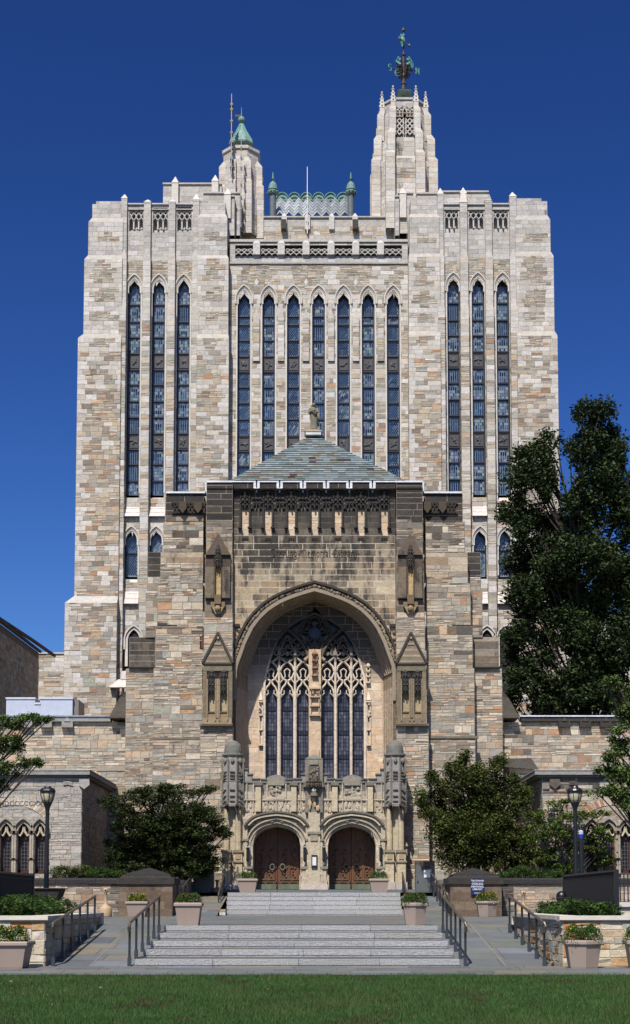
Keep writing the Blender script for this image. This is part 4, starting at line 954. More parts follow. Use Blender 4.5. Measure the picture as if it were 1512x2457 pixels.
for side_, cols in ((0, prs[:3]), (1, prs[3:])):
    cen = [(a + b) / 2 for a, b in cols]
    bnd = [cen[0] - W_ / 2, (cen[0] + cen[1]) / 2, (cen[1] + cen[2]) / 2, cen[2] + W_ / 2]
    for b_ in bnd[1:3]: rib([(b_, zs_l), (b_, zs_l + 2.35)], .06, y=YN - .06); gw.frus((b_ - .07, b_ + .07, YN - .14, YN), (b_ - .01, b_ + .01, YN - .05, YN), zs_l + 2.1, zs_l + 2.6, bar)
    for j, c_ in enumerate(cen):      # vesica row and quatrefoil row
        z0 = zs_l + .55; w_ = W_ * .46
        for s_ in (-1, 1):
            rib([(c_, z0 + .25), (c_ + s_ * w_ * .6, z0 + .38), (c_ + s_ * w_, z0 + .72), (c_ + s_ * w_ * .75, z0 + 1.0), (c_ + s_ * w_ * .1, z0 + 1.25)], .05)
            rib([(c_ + s_ * W_ * .5, z0 + .1), (c_ + s_ * w_ * .25, z0 + .5), (c_ + s_ * w_ * .4, z0 + .78), (c_, z0 + .9)], .03)
            z2 = z0 + 1.0
            rib([(c_ + s_ * w_ * .1, z2 + .2), (c_ + s_ * w_ * .9, z2 + .45), (c_ + s_ * w_ * .95, z2 + .85), (c_ + s_ * w_ * .5, z2 + 1.15), (c_, z2 + 1.6)], .055)
            rib([(c_ + s_ * w_ * .85, z2 + .55), (c_ + s_ * w_ * .35, z2 + .65), (c_ + s_ * w_ * .8, z2 + .9), (c_ + s_ * w_ * .2, z2 + .95), (c_, z2 + 1.15)], .03)
        if inside(c_, z0 + 1.68): gw.ball((c_, YN + .15, z0 + 1.68), .13, S(206, 200, 186), n=6, sc=(1, .5, 1))
    # big sub-arch over three lights
    cc = sum(cen) / 3; aw = W_ * 1.55
    rib([(p[0], p[1]) for p in outline(cc, aw, zs_l + .3, zs_l + 1.1, 2.35, pointed, n=10)], .085, S(150, 130, 110), YN - .08)
# central rose
rc, rz, rr = wc, fz(1515, YN), .78
rib(arc(rc, rz, rr, rr, 0, 360, 28), .07, S(130, 112, 94)); 
for k in range(6):
    a = R(90 + 60 * k); rib(arc(rc + .42 * math.cos(a), rz + .42 * math.sin(a), .3, .3, math.degrees(a) - 130, math.degrees(a) + 130, 10), .04, S(120, 104, 88))
for s_ in (-1, 1):
    rib([(wc, fz(1560, YN)), (wc + s_ * .5, fz(1540, YN)), (wc + s_ * 1.3, fz(1500, YN))], .07, S(130, 112, 94)); rib([(wc + s_ * .2, fz(1470, YN)), (wc + s_ * .9, fz(1530, YN)), (wc + s_ * 1.7, fz(1570, YN))], .06, S(130, 112, 94))
    rib(arc(wc + s_ * 1.35, fz(1560, YN), .5, .5, 0, 360, 16), .05, S(120, 104, 88)); rib([(wc, fz(1560, YN)), (wc + s_ * .25, fz(1575, YN)), (wc + s_ * .5, fz(1585, YN))], .1, S(206, 178, 148), YN - .12)
fr = outline(wc, wa, wz0, wsp, wap - wsp, fourc, n=18); fr2 = outline(wc, wa - .1, wz0, wsp, wap - wsp - .1, fourc, n=18)
gw.ring(fr, fr2, YN - .06, Yg, bar)
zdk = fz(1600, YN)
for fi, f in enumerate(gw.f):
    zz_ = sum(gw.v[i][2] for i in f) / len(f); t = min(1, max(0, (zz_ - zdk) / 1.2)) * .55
    if t: gw.c[fi] = soot(gw.c[fi], t)  # shade of the arch recess painted into the upper tracery's colour
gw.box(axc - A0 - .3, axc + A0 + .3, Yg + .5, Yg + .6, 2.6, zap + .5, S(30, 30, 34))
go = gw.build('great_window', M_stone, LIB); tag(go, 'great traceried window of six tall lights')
g = MB()
fan(g, outline(wc, wa, wz0, wsp, wap - wsp, fourc, n=18), Yg + .08, S(40, 52, 84, .35))
for a_, b_ in prs:
    n = 22; zt1 = zs_l + .35
    for r in range(n):
        for c in range(4):
            xa, xb = a_ + (b_ - a_) * c / 4, a_ + (b_ - a_) * (c + 1) / 4; za, zb_ = wz0 + (zt1 - wz0) * r / n, wz0 + (zt1 - wz0) * (r + 1) / n
            v = nz(c * .9 + a_ * 3, r * .35, 2, 1); base = S(104, 104, 116, .5) if v > 0 else S(78, 78, 92, .5)
            if r in (5, 11, 17) : base = S(66, 66, 78, .4)
            g.quad((xa + .012, Yg, za + .012), (xb - .012, Yg + rnd(-.004, .004), za + .012), (xb - .012, Yg, zb_ - .012), (xa + .012, Yg + rnd(-.004, .004), zb_ - .012), jit(base, .22))
    for r in (5, 11, 17): g.box(a_, b_, Yg - .03, Yg, wz0 + (zt1 - wz0) * r / n - .02, wz0 + (zt1 - wz0) * r / n + .02, S(40, 38, 42, .4))
g.build('glass', M_dglass, go)
# niches beside and on the mullion
def small_niche(x, Y, z0, z1, w, col=bar):
    m = MB(); H = z1 - z0
    for s_ in (-1, 1): m.box(x + s_ * w / 2 - .025, x + s_ * w / 2 + .025, Y - .12, Y, z0, z0 + H * .75, col)
    for t, ww in ((0, 1.3), (.28, 1.15), (.55, 1.2), (.8, 1.3)): m.box(x - w * ww / 2, x + w * ww / 2, Y - .18, Y, z0 + H * t, z0 + H * t + .07, mulc(col, .9))
    m.frus((x - w * .6, x + w * .6, Y - .18, Y), (x - .02, x + .02, Y - .05, Y), z0 + H * .84, z1, col)
    for k in range(5): m.ball((x + rnd(-w, w) * .4, Y - .13, z0 + H * rnd(.5, .85)), .06, mulc(col, rnd(.4, 1)), n=4)
    m.build('window_niche', M_smooth, LIB)
small_niche(xl(626), YN, fz(1790, YN), fz(1660, YN), .16); small_niche(xl(884.5), YN, fz(1790, YN), fz(1660, YN), .16)
small_niche(cm, YN - .22, fz(1720, YN), fz(1640, YN), .42, S(196, 172, 142)); small_niche(cm, YN - .22, fz(1625, YN), fz(1560, YN), .24, S(150, 116, 90)); small_niche(xl(884), YN, fz(1640, YN), fz(1590, YN), .16)

# niches on the side buttresses
for c0 in (523.5, 986.5):
    m = MB(); Yk = Y0 + .1; xa, xb = fx(c0 - 34, Yk), fx(c0 + 34, Yk); xm = (xa + xb) / 2
    zb0, z1_, z2_, z3_ = fz(1741, Yk), fz(1612, Yk), fz(1594, Yk), fz(1521, Yk)
    sc = S(158, 140, 112)
    def cm_(x, z): return soot(jit(S(156, 136, 106), .1), max(0, rnd(0, .25)))
    m.box(xa, xb, Yk - .28, Yk, zb0, zb0 + .35, cm_(0, 0)); m.box(xa - .04, xb + .04, Yk - .36, Yk, zb0 - .07, zb0 + .03, S(86, 76, 62))
    for s_ in (-1, 1): m.box(xm + s_ * .62 - .1, xm + s_ * .62 + .1, Yk - .28, Yk, zb0 + .35, z1_, cm_(0, 0))
    m.box(xm - .06, xm + .06, Yk - .28, Yk, zb0 + .3, z1_ - .4, cm_(0, 0)); m.box(xm - .52, xm + .52, Yk - .06, Yk, zb0 + .35, z1_, S(176, 158, 126))
    for s_ in (-1, 1):
        for q in (.1, .5): m.box(xm + s_ * q - .025, xm + s_ * q + .025, Yk - .33, Yk - .2, zb0 + .2, z1_ - .4, S(150, 134, 106))
        m.box(xm + s_ * .3 - .2, xm + s_ * .3 + .2, Yk - .25, Yk, zb0 + .35, zb0 + .6, S(150, 130, 100)); m.box(xm + s_ * .3 - .22, xm + s_ * .3 + .22, Yk - .3, Yk, zb0 + .6, zb0 + .65, S(110, 96, 76))
    m.box(xa, xb, Yk - .3, Yk, z1_, z2_ + .02, S(120, 112, 92))
    m.frus((xa - .04, xb + .04, Yk - .34, Yk), (xm - .03, xm + .03, Yk - .05, Yk), z2_, z3_, soot(S(150, 136, 112), .25))
    for k in range(5): t = k / 5; m.box(xm - (.62 * (1 - t) - .08), xm + (.62 * (1 - t) - .08), Yk - .345 + t * .29, Yk - .2, z2_ + (z3_ - z2_) * t + .02, z2_ + (z3_ - z2_) * t + .13, jit(S(160, 142, 116), .15))
    for s_ in (-1, 1): m.tube([(xm + s_ * (xb - xa + .1) / 2, Yk - .36, z2_), (xm, Yk - .08, z3_ + .05)], .07, soot(S(150, 136, 112), .7), n=5)
    m.box(xa - .06, xb + .06, Yk - .36, Yk, z2_ - .06, z2_ + .03, soot(S(150, 136, 112), .6))
    o = m.build('niche', M_stone, LIB)
    for s_ in (-1, 1):
        m = MB(); canopy(m, xm + s_ * .3, Yk - .2, fz(1600, Yk), fz(1665, Yk), .56, mulc(SOOT, 1.5)); m.build('niche_canopy', M_smooth, o)
    # upper narrow niche
    m = MB(); Yk = Y0 + .2
    Yq = Y0 + .2; z = lambda p: fz(p, Yq); xm = fx(c0 - 1, Yq)
    m.frus((xm - .62, xm + .62, Yq - .25, Yq), (xm - .03, xm + .03, Yq - .04, Yq), z(1334), z(1282), (*soot(S(150, 120, 92), .45), .4)); m.box(xm - .62, xm + .62, Yq - .12, Yq, z(1362), z(1334), (*soot(S(150, 120, 92), .5), .5))
    for s_ in (-1, 1): m.box(xm + s_ * .4 - .2, xm + s_ * .4 + .2, Yq - .16, Yq, z(1436), z(1362), (*soot(S(160, 140, 112), .25), .55)); m.box(xm + s_ * .16 - .02, xm + s_ * .16 + .02, Yq - .22, Yq, z(1436), z(1362), soot(S(150, 126, 96), .4))
    m.box(xm - .15, xm + .15, Yq - .04, Yq, z(1436), z(1362), S(186, 158, 116)); m.box(xm - .16, xm + .16, Yq - .3, Yq, z(1452), z(1430), S(120, 100, 76)); m.box(xm - .62, xm + .62, Yq - .2, Yq, z(1438), z(1436), SOOT)
    m.box(xm - .35, xm + .35, Yq - .2, Yq, z(1458), z(1446), S(130, 112, 84)); m.ball((xm, Yq - .2, z(1462)), .16, S(150, 130, 98), n=6); m.frus((xm - .12, xm + .12, Yq - .15, Yq), (xm - .3, xm + .3, Yq - .2, Yq), z(1474), z(1458), S(170, 148, 112))
    o = m.build('niche', M_stone, LIB); m = MB(); canopy(m, xm, Yq - .16, z(1308), z(1364), .46, mulc(SOOT, 1.6)); m.build('niche_canopy', M_smooth, o)
m = MB(); m.box(fx(479, Y2), fx(487, Y2), Y2 - .02, Y2 + .02, fz(1558, Y2), fz(1526, Y2), S(40, 30, 28)); m.box(fx(483, Y2), fx(487, Y2), Y2 - .03, Y2, fz(1556, Y2), fz(1528, Y2), S(120, 60, 50)); m.build('slit_window', M_smooth, LIB)

# wings
def wing_mod(c, x, z):
    py = PY(z, 69); d = min(abs(x - fx(352, Y4)), abs(x - fx(1200, Y4)))
    if d < 1.6 and py > 1725 and random.random() < .35: return soot(c, rnd(.1, .5)), .05
    return c, 0
def rub(x, z): return 'rub'
for (a_, b_, L) in ((-620, 312, 1), (1200, 2100, -1)):
    x0, x1 = fx(a_, Y4), fx(b_, Y4)
    block(HALL, x0, x1, Y4, 74, zg, fz(1733, Y4), rub, sides='', ch=(.24, .42), cw=(.7, 1.9), colmod=wing_mod, mort=S(150, 138, 120))
    c0, c1 = (x0, fx(268, Y4)) if L == 1 else (fx(1248, Y4), x1)
    cc = S(150, 148, 142) if L == 1 else soot(S(120, 114, 104), .7)
    HALL.box(c0, c1, Y4 - .18, Y4 + .4, fz(1732, Y4), fz(1721, Y4), cc); HALL.box(c0 - .05, c1 + .05, Y4 - .24, Y4 + .5, fz(1721, Y4), fz(1718, Y4), S(150, 158, 172) if L == 1 else S(215, 222, 235))
    for q in ((68, 115, 165, -40, -150) if L == 1 else (1351, 1401, 1450, 1530, 1600)):
        for dx in (-14, 14):
            pass
        x = fx(q, Y4); HALL.box(x - .28, x + .28, Y4 - .2, Y4, fz(1745, Y4), fz(1732, Y4), cc); HALL.box(x - .3, x + .3, Y4 - .28, Y4, fz(1746.5, Y4), fz(1744, Y4), mulc(cc, .9)); HALL.frus((x - .16, x + .16, Y4 - .24, Y4), (x - .02, x + .02, Y4 - .2, Y4), fz(1732, Y4), fz(1722, Y4), mulc(cc, 1.05))
x0 = fx(1200, Y4 - .3); HALL.prism([(fx(1190, Y4), fz(1840, Y4)), (fx(1288, Y4), fz(1848, Y4)), (fx(1270, Y4), fz(1820, Y4)), (fx(1190, Y4), fz(1822, Y4))], Y4 - .25, Y4, soot(S(150, 140, 124), .5))
HALL.box(fx(235, Y4), fx(390, Y4), Y4 - .06, Y4, fz(1850, Y4), fz(1838, Y4), S(160, 150, 132))
HALL.build('hall_wall', M_stone, LIB)

# slate roof
RF = MB(); Yr0, Yr1 = 68.6, 74.0; rzb, rzt = fz(1153, Yr0), ZZ(1047, Yr1); ra, rb_ = fx(553, Yr0, 1150), fx(972, Yr0, 1150); rm = XX(752, Yr1, 1047); N = 24
SL = [S(150, 164, 165, .6)] * 8 + [S(128, 142, 142, .55)] * 5 + [S(156, 168, 170, .55)] * 4 + [S(146, 136, 118, .55)] * 3 + [S(98, 74, 78, .5)] * 1 + [S(118, 128, 112, .55)] * 2
for r in range(N):
    t0, t1 = r / N, (r + 1) / N
    xa, xb = ra + (rm - .25 - ra) * t0, rb_ + (rm + .25 - rb_) * t0; xa1, xb1 = ra + (rm - .25 - ra) * t1, rb_ + (rm + .25 - rb_) * t1
    ya, yb = Yr0 + (Yr1 - Yr0) * t0, Yr0 + (Yr1 - Yr0) * t1; za, zb_ = rzb + (rzt - rzb) * t0, rzb + (rzt - rzb) * t1
    u = xa - rnd(0, .4); c = random.choice(SL)
    while u < xb:
        e = u + .36
        if random.random() < .75: c = random.choice(SL)
        p, q = max(u, xa), min(e, xb)
        if q > p:
            p1, q1 = min(max(p, xa1), xb1), max(min(q, xb1), xa1)
            RF.quad((p + .006, ya - .03, za + .035), (q - .006, ya - .03, za + .035), (max(q1, p1), yb, zb_ + .005), (p1, yb, zb_ + .005), jit(c, .1))
            RF.quad((p, ya - .03, za + .035), (q, ya - .03, za + .035), (q, ya, za - .01), (p, ya, za - .01), S(60, 66, 66))
        u = e
RF.quad((ra, Yr0, rzb - .03), (rb_, Yr0, rzb - .03), (rm + .25, Yr1, rzt - .03), (rm - .25, Yr1, rzt - .03), S(60, 66, 66))
RF.tri((ra, Yr0, rzb), (rm - .25, Yr1, rzt), (ra, 79.5, rzb), S(130, 146, 144)); RF.tri((rb_, Yr0, rzb), (rb_, 79.5, rzb), (rm + .25, Yr1, rzt), S(130, 146, 144)); RF.quad((ra, 79.5, rzb), (rm - .25, Yr1, rzt), (rm + .25, Yr1, rzt), (rb_, 79.5, rzb), S(130, 146, 144))
ro = RF.build('slate_roof', M_slate, LIB)
m = MB(); m.box(rm - .42, rm + .42, Yr1 - .45, Yr1 + .45, rzt - .05, rzt + .12, S(210, 210, 205)); m.frus((rm - .48, rm + .48, Yr1 - .48, Yr1 + .48), (rm - .24, rm + .24, Yr1 - .24, Yr1 + .24), rzt + .12, rzt + .32, S(150, 134, 110)); m.build('pedestal', M_smooth, ro)
# statue of a robed figure
sb = rzt + .32; Hs = ZZ(967, Yr1) - sb; st = MB(); ss = S(124, 118, 100)
prof = [(0, .30, .26), (.03, .32, .27), (.06, .27, .23), (.3, .27, .22), (.45, .30, .23), (.55, .29, .22), (.66, .26, .2), (.76, .29, .2), (.82, .24, .17), (.855, .1, .1)]
rings = []; n = 28
for t, a_, b_ in prof:
    for k in range(n):
        th = 2 * math.pi * k / n; fold = 1 + .1 * math.sin(th * 7 + t * 6) * (1 if t < .7 else .25) + .04 * math.sin(th * 13 - t * 9)
        rings.append((rm + .05 * math.sin(t * 5) + a_ * 1.0 * Hs / 2.2 * fold * math.cos(th), Yr1 + b_ * Hs / 2.2 * fold * math.sin(th), sb + t * Hs))
st.add(rings, [(i * n + k, i * n + (k + 1) % n, (i + 1) * n + (k + 1) % n, (i + 1) * n + k) for i in range(len(prof) - 1) for k in range(n)] + [tuple((len(prof) - 1) * n + k for k in range(n))], ss)
hx, hz = rm + .02, sb + .925 * Hs
st.ball((hx, Yr1 - .02, hz), .075 * Hs, ss, n=12, sc=(.8, .9, 1.05)); st.ball((hx, Yr1 - .02 - .066 * Hs, hz - .01 * Hs), .014 * Hs, ss, n=5)
st.tube([(hx - .13 * Hs, Yr1, sb + .79 * Hs), (hx - .16 * Hs, Yr1 - .05, sb + .64 * Hs), (hx + .0 * Hs, Yr1 - .3, sb + .68 * Hs)], .05 * Hs, ss, n=8, r1=.03 * Hs)
st.tube([(hx + .12 * Hs, Yr1, sb + .79 * Hs), (hx + .16 * Hs, Yr1 - .08, sb + .64 * Hs), (hx + .03 * Hs, Yr1 - .3, sb + .62 * Hs)], .05 * Hs, ss, n=8, r1=.03 * Hs)
st.ball((hx + .01 * Hs, Yr1 - .32, sb + .66 * Hs), .035 * Hs, ss, n=6); st.tube([(hx + .15 * Hs, Yr1 - .1, sb + .62 * Hs), (hx + .17 * Hs, Yr1 - .1, sb + .3 * Hs)], .05 * Hs, ss, n=8, r1=.02 * Hs)
STT = empty('stone_statue', (rm, Yr1, sb), 'weathered statue of a robed figure standing on the slate roof peak', 'statue')
st.build('figure', M_stone, STT, smooth=True)
m = MB(); m.ball((hx, Yr1 + .02, hz + .01 * Hs), .082 * Hs, mulc(ss, .8), n=10, sc=(.95, .95, 1)); m.tube([(hx - .075 * Hs, Yr1 - .02, hz), (hx - .08 * Hs, Yr1, hz - .1 * Hs)], .025 * Hs, mulc(ss, .8)); m.tube([(hx + .075 * Hs, Yr1 - .02, hz), (hx + .08 * Hs, Yr1, hz - .1 * Hs)], .025 * Hs, mulc(ss, .8))
for v in range(len(m.v)): m.v[v] = (m.v[v][0], m.v[v][1] + .07, m.v[v][2])
m.build('hair', M_stone, STT)
m = MB(); m.lathe([(.3 * Hs / 2.2, sb - .0), (.34 * Hs / 2.2, sb + .02), (.34 * Hs / 2.2, sb + .05), (.28 * Hs / 2.2, sb + .07)], rm, Yr1, 10, mulc(ss, .7)); m.build('plinth', M_stone, STT)
# ---------------------------------------------------------------- doorway screen
YS, YDR = 66.0, 67.35
dx_ = lambda px, Y=YS: XX(px, Y, 2000); dz = lambda py, Y=YS: ZZ(py, Y)
SCR = MB(); zfl = 1.94
def sk(x, z): return 'sandp'
KIND['sandp'] = ([1], (9, 9), [S(204, 188, 164), S(194, 178, 154), S(212, 198, 176), S(186, 172, 152), S(204, 182, 150), S(192, 184, 168)], .004, .002)
def sm(c, x, z):
    py = PY(z, YS)
    if py < 1890: c = mixc(c, S(152, 148, 141), .75); return soot(c, rnd(0, .35)), .3
    if py < 1950: return mixc(c, S(176, 166, 150), .5), .26
    return (soot(c, rnd(0, .3)) if random.random() < .3 else c), .2
DOORS = [(664.2, 607, 721, 584, 741), (844.8, 787, 902, 769, 925.5)]
dh = []
for c0, a_, b_, h0, h1 in DOORS:
    xc = (dx_(a_) + dx_(b_)) / 2; aw = (dx_(b_) - dx_(a_)) / 2; dh.append((xc, aw))
zds, zda = dz(2022), dz(1982)
front(SCR, dx_(582), dx_(926), YS, zfl, dz(1878), sk, ch=(.25, .38), cw=(.45, .9), colmod=sm, holes=[hole(xc, aw, zfl - 1, zds, zda - zds + .22, fourc) for xc, aw in dh], mort=S(150, 140, 120))
# screen top: stepped parapet with two arched panels and raised centre pier
def slab(p0, p1, pt_, pb=1880, y0=YS, d=.5, col=None): SCR.box(dx_(p0), dx_(p1), y0, y0 + d, dz(pb), dz(pt_), (*(col or jit(S(148, 144, 137), .06)), .22)); SCR.box(dx_(p0) - .03, dx_(p1) + .03, y0 - .06, y0 + d + .03, dz(pt_ + 3), dz(pt_), (*S(120, 116, 104), .25))
slab(582, 926, 1876)
for s_ in (1, -1):
    q = lambda p: p if s_ == 1 else 1508.5 - p
    for a_, b_, t in ((580, 594, 1844), (594, 605, 1856), (605, 622, 1867), (626, 640, 1868), (686, 704, 1868), (706, 723, 1867), (723, 732, 1856), (732, 744, 1844)): slab(*sorted((q(a_), q(b_))), t)
    p0, p1 = sorted((q(641), q(685))); pts = [(dx_(p0), dz(1880)), (dx_(p1), dz(1880)), (dx_(p1), dz(1866)), (dx_(p1 - 12), dz(1861)), (dx_((p0 + p1) / 2), dz(1859)), (dx_(p0 + 12), dz(1861)), (dx_(p0), dz(1866))]
    SCR.prism(pts, YS - .08, YS + .45, S(136, 132, 125)); SCR.prism([(x + (dx_((p0 + p1) / 2) - x) * .12, z - .1) for x, z in pts], YS - .11, YS, S(146, 138, 120))
SCR.quad((dx_(582), YS, zfl), (dx_(582), YS + 1.5, zfl), (dx_(582), YS + 1.5, dz(1878)), (dx_(582), YS, dz(1878)), S(170, 158, 138))
SCR.box(dx_(582), dx_(926), YS + .02, YS + 1.5, dz(1879), dz(1876) - .01, S(130, 126, 114))
scr = SCR.build('doorway_screen', M_stone, LIB)
# carved panels and mouldings on the screen
m = MB(); pc = S(190, 176, 152)
cols = [592, 608, 629, 641, 663, 686, 705, 721, 734]
for s_ in (1, -1):
    q = lambda p: dx_(p if s_ == 1 else 1508.5 - p)
    for p in cols: m.ribbon([(q(p), dz(1948)), (q(p), dz(1880))], .035, YS - .07, YS, jit(pc, .1))
    for p in (620, 705): m.box(q(p) - .13, q(p) + .13, YS - .25, YS, dz(1948), dz(1886), jit(S(196, 180, 148), .06)); m.box(q(p) - .19, q(p) + .19, YS - .3, YS, dz(1886), dz(1880), S(120, 112, 98)); m.frus((q(p) - .12, q(p) + .12, YS - .2, YS), (q(p) - .2, q(p) + .2, YS - .3, YS), dz(1892), dz(1886), S(90, 82, 70))
    for p in (600, 634, 652, 674, 694, 714, 727):     # small reliefs
        for k in range(5): m.ball((q(p) + rnd(-.1, .1), YS - .03, dz(1934 + rnd(-14, 12))), rnd(.04, .075), jit(pc, .12), n=5, sc=(1, .45, rnd(1.2, 2.6)))
    for k in range(16): m.ball((q(663) + rnd(-.32, .32), YS - .06, dz(1903 + rnd(-16, 14))), rnd(.04, .08), jit(S(160, 152, 130), .1), n=5, sc=(rnd(1, 2), .5, rnd(.7, 1.6)))
    m.box(q(663) - .42, q(663) + .42, YS - .1, YS, dz(1918), dz(1912), pc)
m.box(dx_(584), dx_(925), YS - .09, YS, dz(1921), dz(1918), pc)
m.build('carved_relief', M_stone, scr)
# central pier with niche figure
m = MB(); xp = dx_(753.5)
m.box(xp - .42, xp + .42, YS - .22, YS + .3, dz(1950), dz(1822), (*S(132, 126, 112), .2)); m.frus((xp - .44, xp + .44, YS - .24, YS + .3), (xp - .06, xp + .06, YS - .05, YS + .1), dz(1822), dz(1811), S(120, 118, 108))
m.box(xp - .27, xp + .27, YS - .27, YS - .2, dz(1870), dz(1840), S(100, 94, 82)); m.box(xp - .2, xp + .2, YS - .3, YS - .2, dz(1836), dz(1826), S(150, 142, 126))
for k in range(14): m.ball((xp + rnd(-.2, .2), YS - .28, dz(1855 + rnd(-14, 14))), rnd(.04, .07), jit(S(130, 122, 106), .2), n=4)
canopy(m, xp, YS - .28, dz(1868), dz(1892), .85, S(70, 62, 52))
m.box(xp - .5, xp - .3, YS - .35, YS, dz(1890), dz(1880), S(110, 104, 92)); m.box(xp + .3, xp + .5, YS - .35, YS, dz(1890), dz(1880), S(110, 104, 92))
m.ball((xp, YS - .4, dz(1898)), .12, S(226, 220, 205), n=8); m.tube([(xp, YS - .34, dz(1903)), (xp, YS - .36, dz(1912))], .16, S(120, 108, 88), r1=.2)
for k in range(12): m.ball((xp + rnd(-.25, .25), YS - .3, dz(1930 + rnd(-14, 14))), rnd(.04, .08), jit(S(190, 164, 124), .12), n=5, sc=(1, .6, 2.2))
m.build('centre_pier', M_stone, scr)
# door arches: hood, orders, reveals
for i, (c0, a_, b_, h0, h1) in enumerate(DOORS):
    xc, aw = dh[i]; hw2 = (dx_(h1) - dx_(h0)) / 2; m = MB(); hs0 = dz(1981); rise = dz(1946) - hs0
    ho = outline(xc, hw2, hs0, hs0, rise, fourc, n=14)[1:-1] if False else outline(xc, hw2, hs0 - .01, hs0, rise, fourc, n=14)
    def sh(d, dzz): return outline(xc, hw2 - d, hs0 - .01, hs0, rise - dzz, fourc, n=14)
    m.ring(sh(0, 0), sh(.1, .09), YS - .3, YS, S(110, 102, 86)); m.ring(sh(.1, .09), sh(.2, .17), YS - .2, YS, S(170, 158, 134)); m.ring(sh(.2, .17), sh(.28, .24), YS - .26, YS, S(196, 184, 158))
    ins = lambda d, dzz: outline(xc, aw + d, dz(2100), zds, zda - zds + dzz, fourc, n=14, nj=3)
    def gc_(x, z): return jit(S(206, 192, 166) if z < zds + .1 else S(176, 162, 138), .06)
    m.ring(ins(.3, .32), ins(.12, .14), YS - .06, YS + .3, gc_); m.ring(ins(.12, .14), ins(0, 0), YS + .1, YDR, gc_); m.ring(ins(.36, .4), ins(.3, .32), YS - .16, YS, gc_)
    for k in range(4): a = R(38 + 35 * k); x = xc - (hw2 - .5) * math.cos(a); z = hs0 + (rise - .42) * math.sin(a) ** .9; m.box(x - .14, x + .14, YS - .12, YS + .05, z - .1, z + .1, S(150, 140, 118))
    for s_ in (-1, 1):
        x = xc + s_ * (aw + .22); m.box(x - .14, x + .14, YS - .1, YS, zfl, dz(2085), jit(S(196, 182, 156), .05)); m.box(x - .2, x + .2, YS - .18, YS, dz(2085), dz(2079), S(150, 140, 120)); m.box(x - .18, x + .18, YS - .16, YS, zfl, zfl + .5, S(186, 172, 150))
        m.box(xc + s_ * aw - (.05 if s_ > 0 else .0), xc + s_ * aw + (.0 if s_ > 0 else .05), YS, YDR, zfl, dz(2100), S(190, 176, 150))
        x = xc + s_ * (hw2 - .07); m.box(x - .1, x + .1, YS - .14, YS, zfl, hs0, jit(S(188, 174, 148), .05)); m.box(x - .16, x + .16, YS - .2, YS, dz(2018), dz(2013), S(140, 130, 112)); m.box(x - .14, x + .14, YS - .2, YS, zfl, zfl + .45, S(180, 168, 148))
        # iron lantern bracket on each jamb
    m.build('door_arch', M_stone, scr)
    o = MB(); wd = S(126, 84, 56, .5); wz1 = zda
    bk0 = MB(); fan(bk0, outline(xc, aw + .05, zfl, zds, zda - zds + .05, fourc, n=14), YDR + .03, S(84, 46, 30, .35)); bk0.build('door_head', M_wood, LIB)
    for s_ in (-1, 1):
        lf = MB(); xa, xb = sorted((xc + s_ * .02, xc + s_ * aw)); Yd = YDR
        hwf = fourc(aw, zda - zds)
        npl = 6
        for k in range(npl):
            u0, u1 = xa + (xb - xa) * k / npl, xa + (xb - xa) * (k + 1) / npl
            um = max(abs(u0 - xc), abs(u1 - xc)); zt = zds
            for j in range(30):
                zz = zds + (zda - zds) * j / 29
                if hwf(zz - zds) >= um - .03: zt = zz
            lf.box(u0 + .005, u1 - .005, Yd + .02 * (k % 2), Yd + .08, zfl + .02, zt, jit(wd, .15))
        for u in (.12, .5, .88): lf.box(xa + (xb - xa) * u - .06, xa + (xb - xa) * u + .06, Yd - .05, Yd, zfl + .3, zds + .1, jit(mulc(wd, .9), .1))
        for z in (.35, 1.05, 1.75, 2.25): lf.box(xa + .02, xb - .02, Yd - .045, Yd, zfl + z, zfl + z + .1, jit(mulc(wd, .9), .1))
        for u in (.31, .69):
            x = xa + (xb - xa) * u
            for k in range(12): lf.ball((x + .06 * math.sin(k * 1.9), Yd - .02, zfl + .5 + .13 * k), .05, jit(mulc(wd, .8), .2), n=4)
        lo = lf.build('door_leaf', M_wood, LIB)
        p = MB(); p.box(xa + .04, xb - .04, Yd - .08, Yd - .05, zfl + .03, zfl + .28, S(116, 126, 104, .5)); p.build('kick_plate', M_copper, lo)
        p = MB(); p.box(xa + .1 if s_ > 0 else xa + .12, xb - .1, Yd - .085, Yd - .045, zfl + .47, zfl + .54, S(104, 100, 76, .5)); p.build('strap_hinge', M_copper, lo)
        p = MB(); x = xc + s_ * .25; c_ = S(150, 146, 134, .5) if i == 0 else S(70, 60, 50, .4)
        p.tube([(x + .11 * math.cos(R(t)), Yd - .14 - .03 * math.sin(R(t)), dz(2079) + .14 * math.sin(R(t))) for t in range(0, 361, 30)], .035, c_, n=6); p.ball((x, Yd - .08, dz(2074)), .08, c_, n=6); p.build('ring_handle', M_metal, lo)
for px in (595.5, 731.5, 777, 913):
    m = MB(); x = dx_(px); m.box(x - .05, x + .05, YS - .35, YS - .15, dz(2032), dz(2028), S(30, 28, 28, .4)); m.tube([(x, YS - .3, dz(2064)), (x, YS - .3, dz(2030))], .07, S(52, 52, 54, .4), n=8); m.frus((x - .1, x + .1, YS - .4, YS - .2), (x - .01, x + .01, YS - .3, YS - .29), dz(2034), dz(2026), S(26, 24, 24, .4)); m.frus((x - .01, x + .01, YS - .31, YS - .29), (x - .08, x + .08, YS - .38, YS - .22), dz(2070), dz(2064), S(26, 24, 24, .4))
    m.build('bracket_lantern', M_iron, LIB)
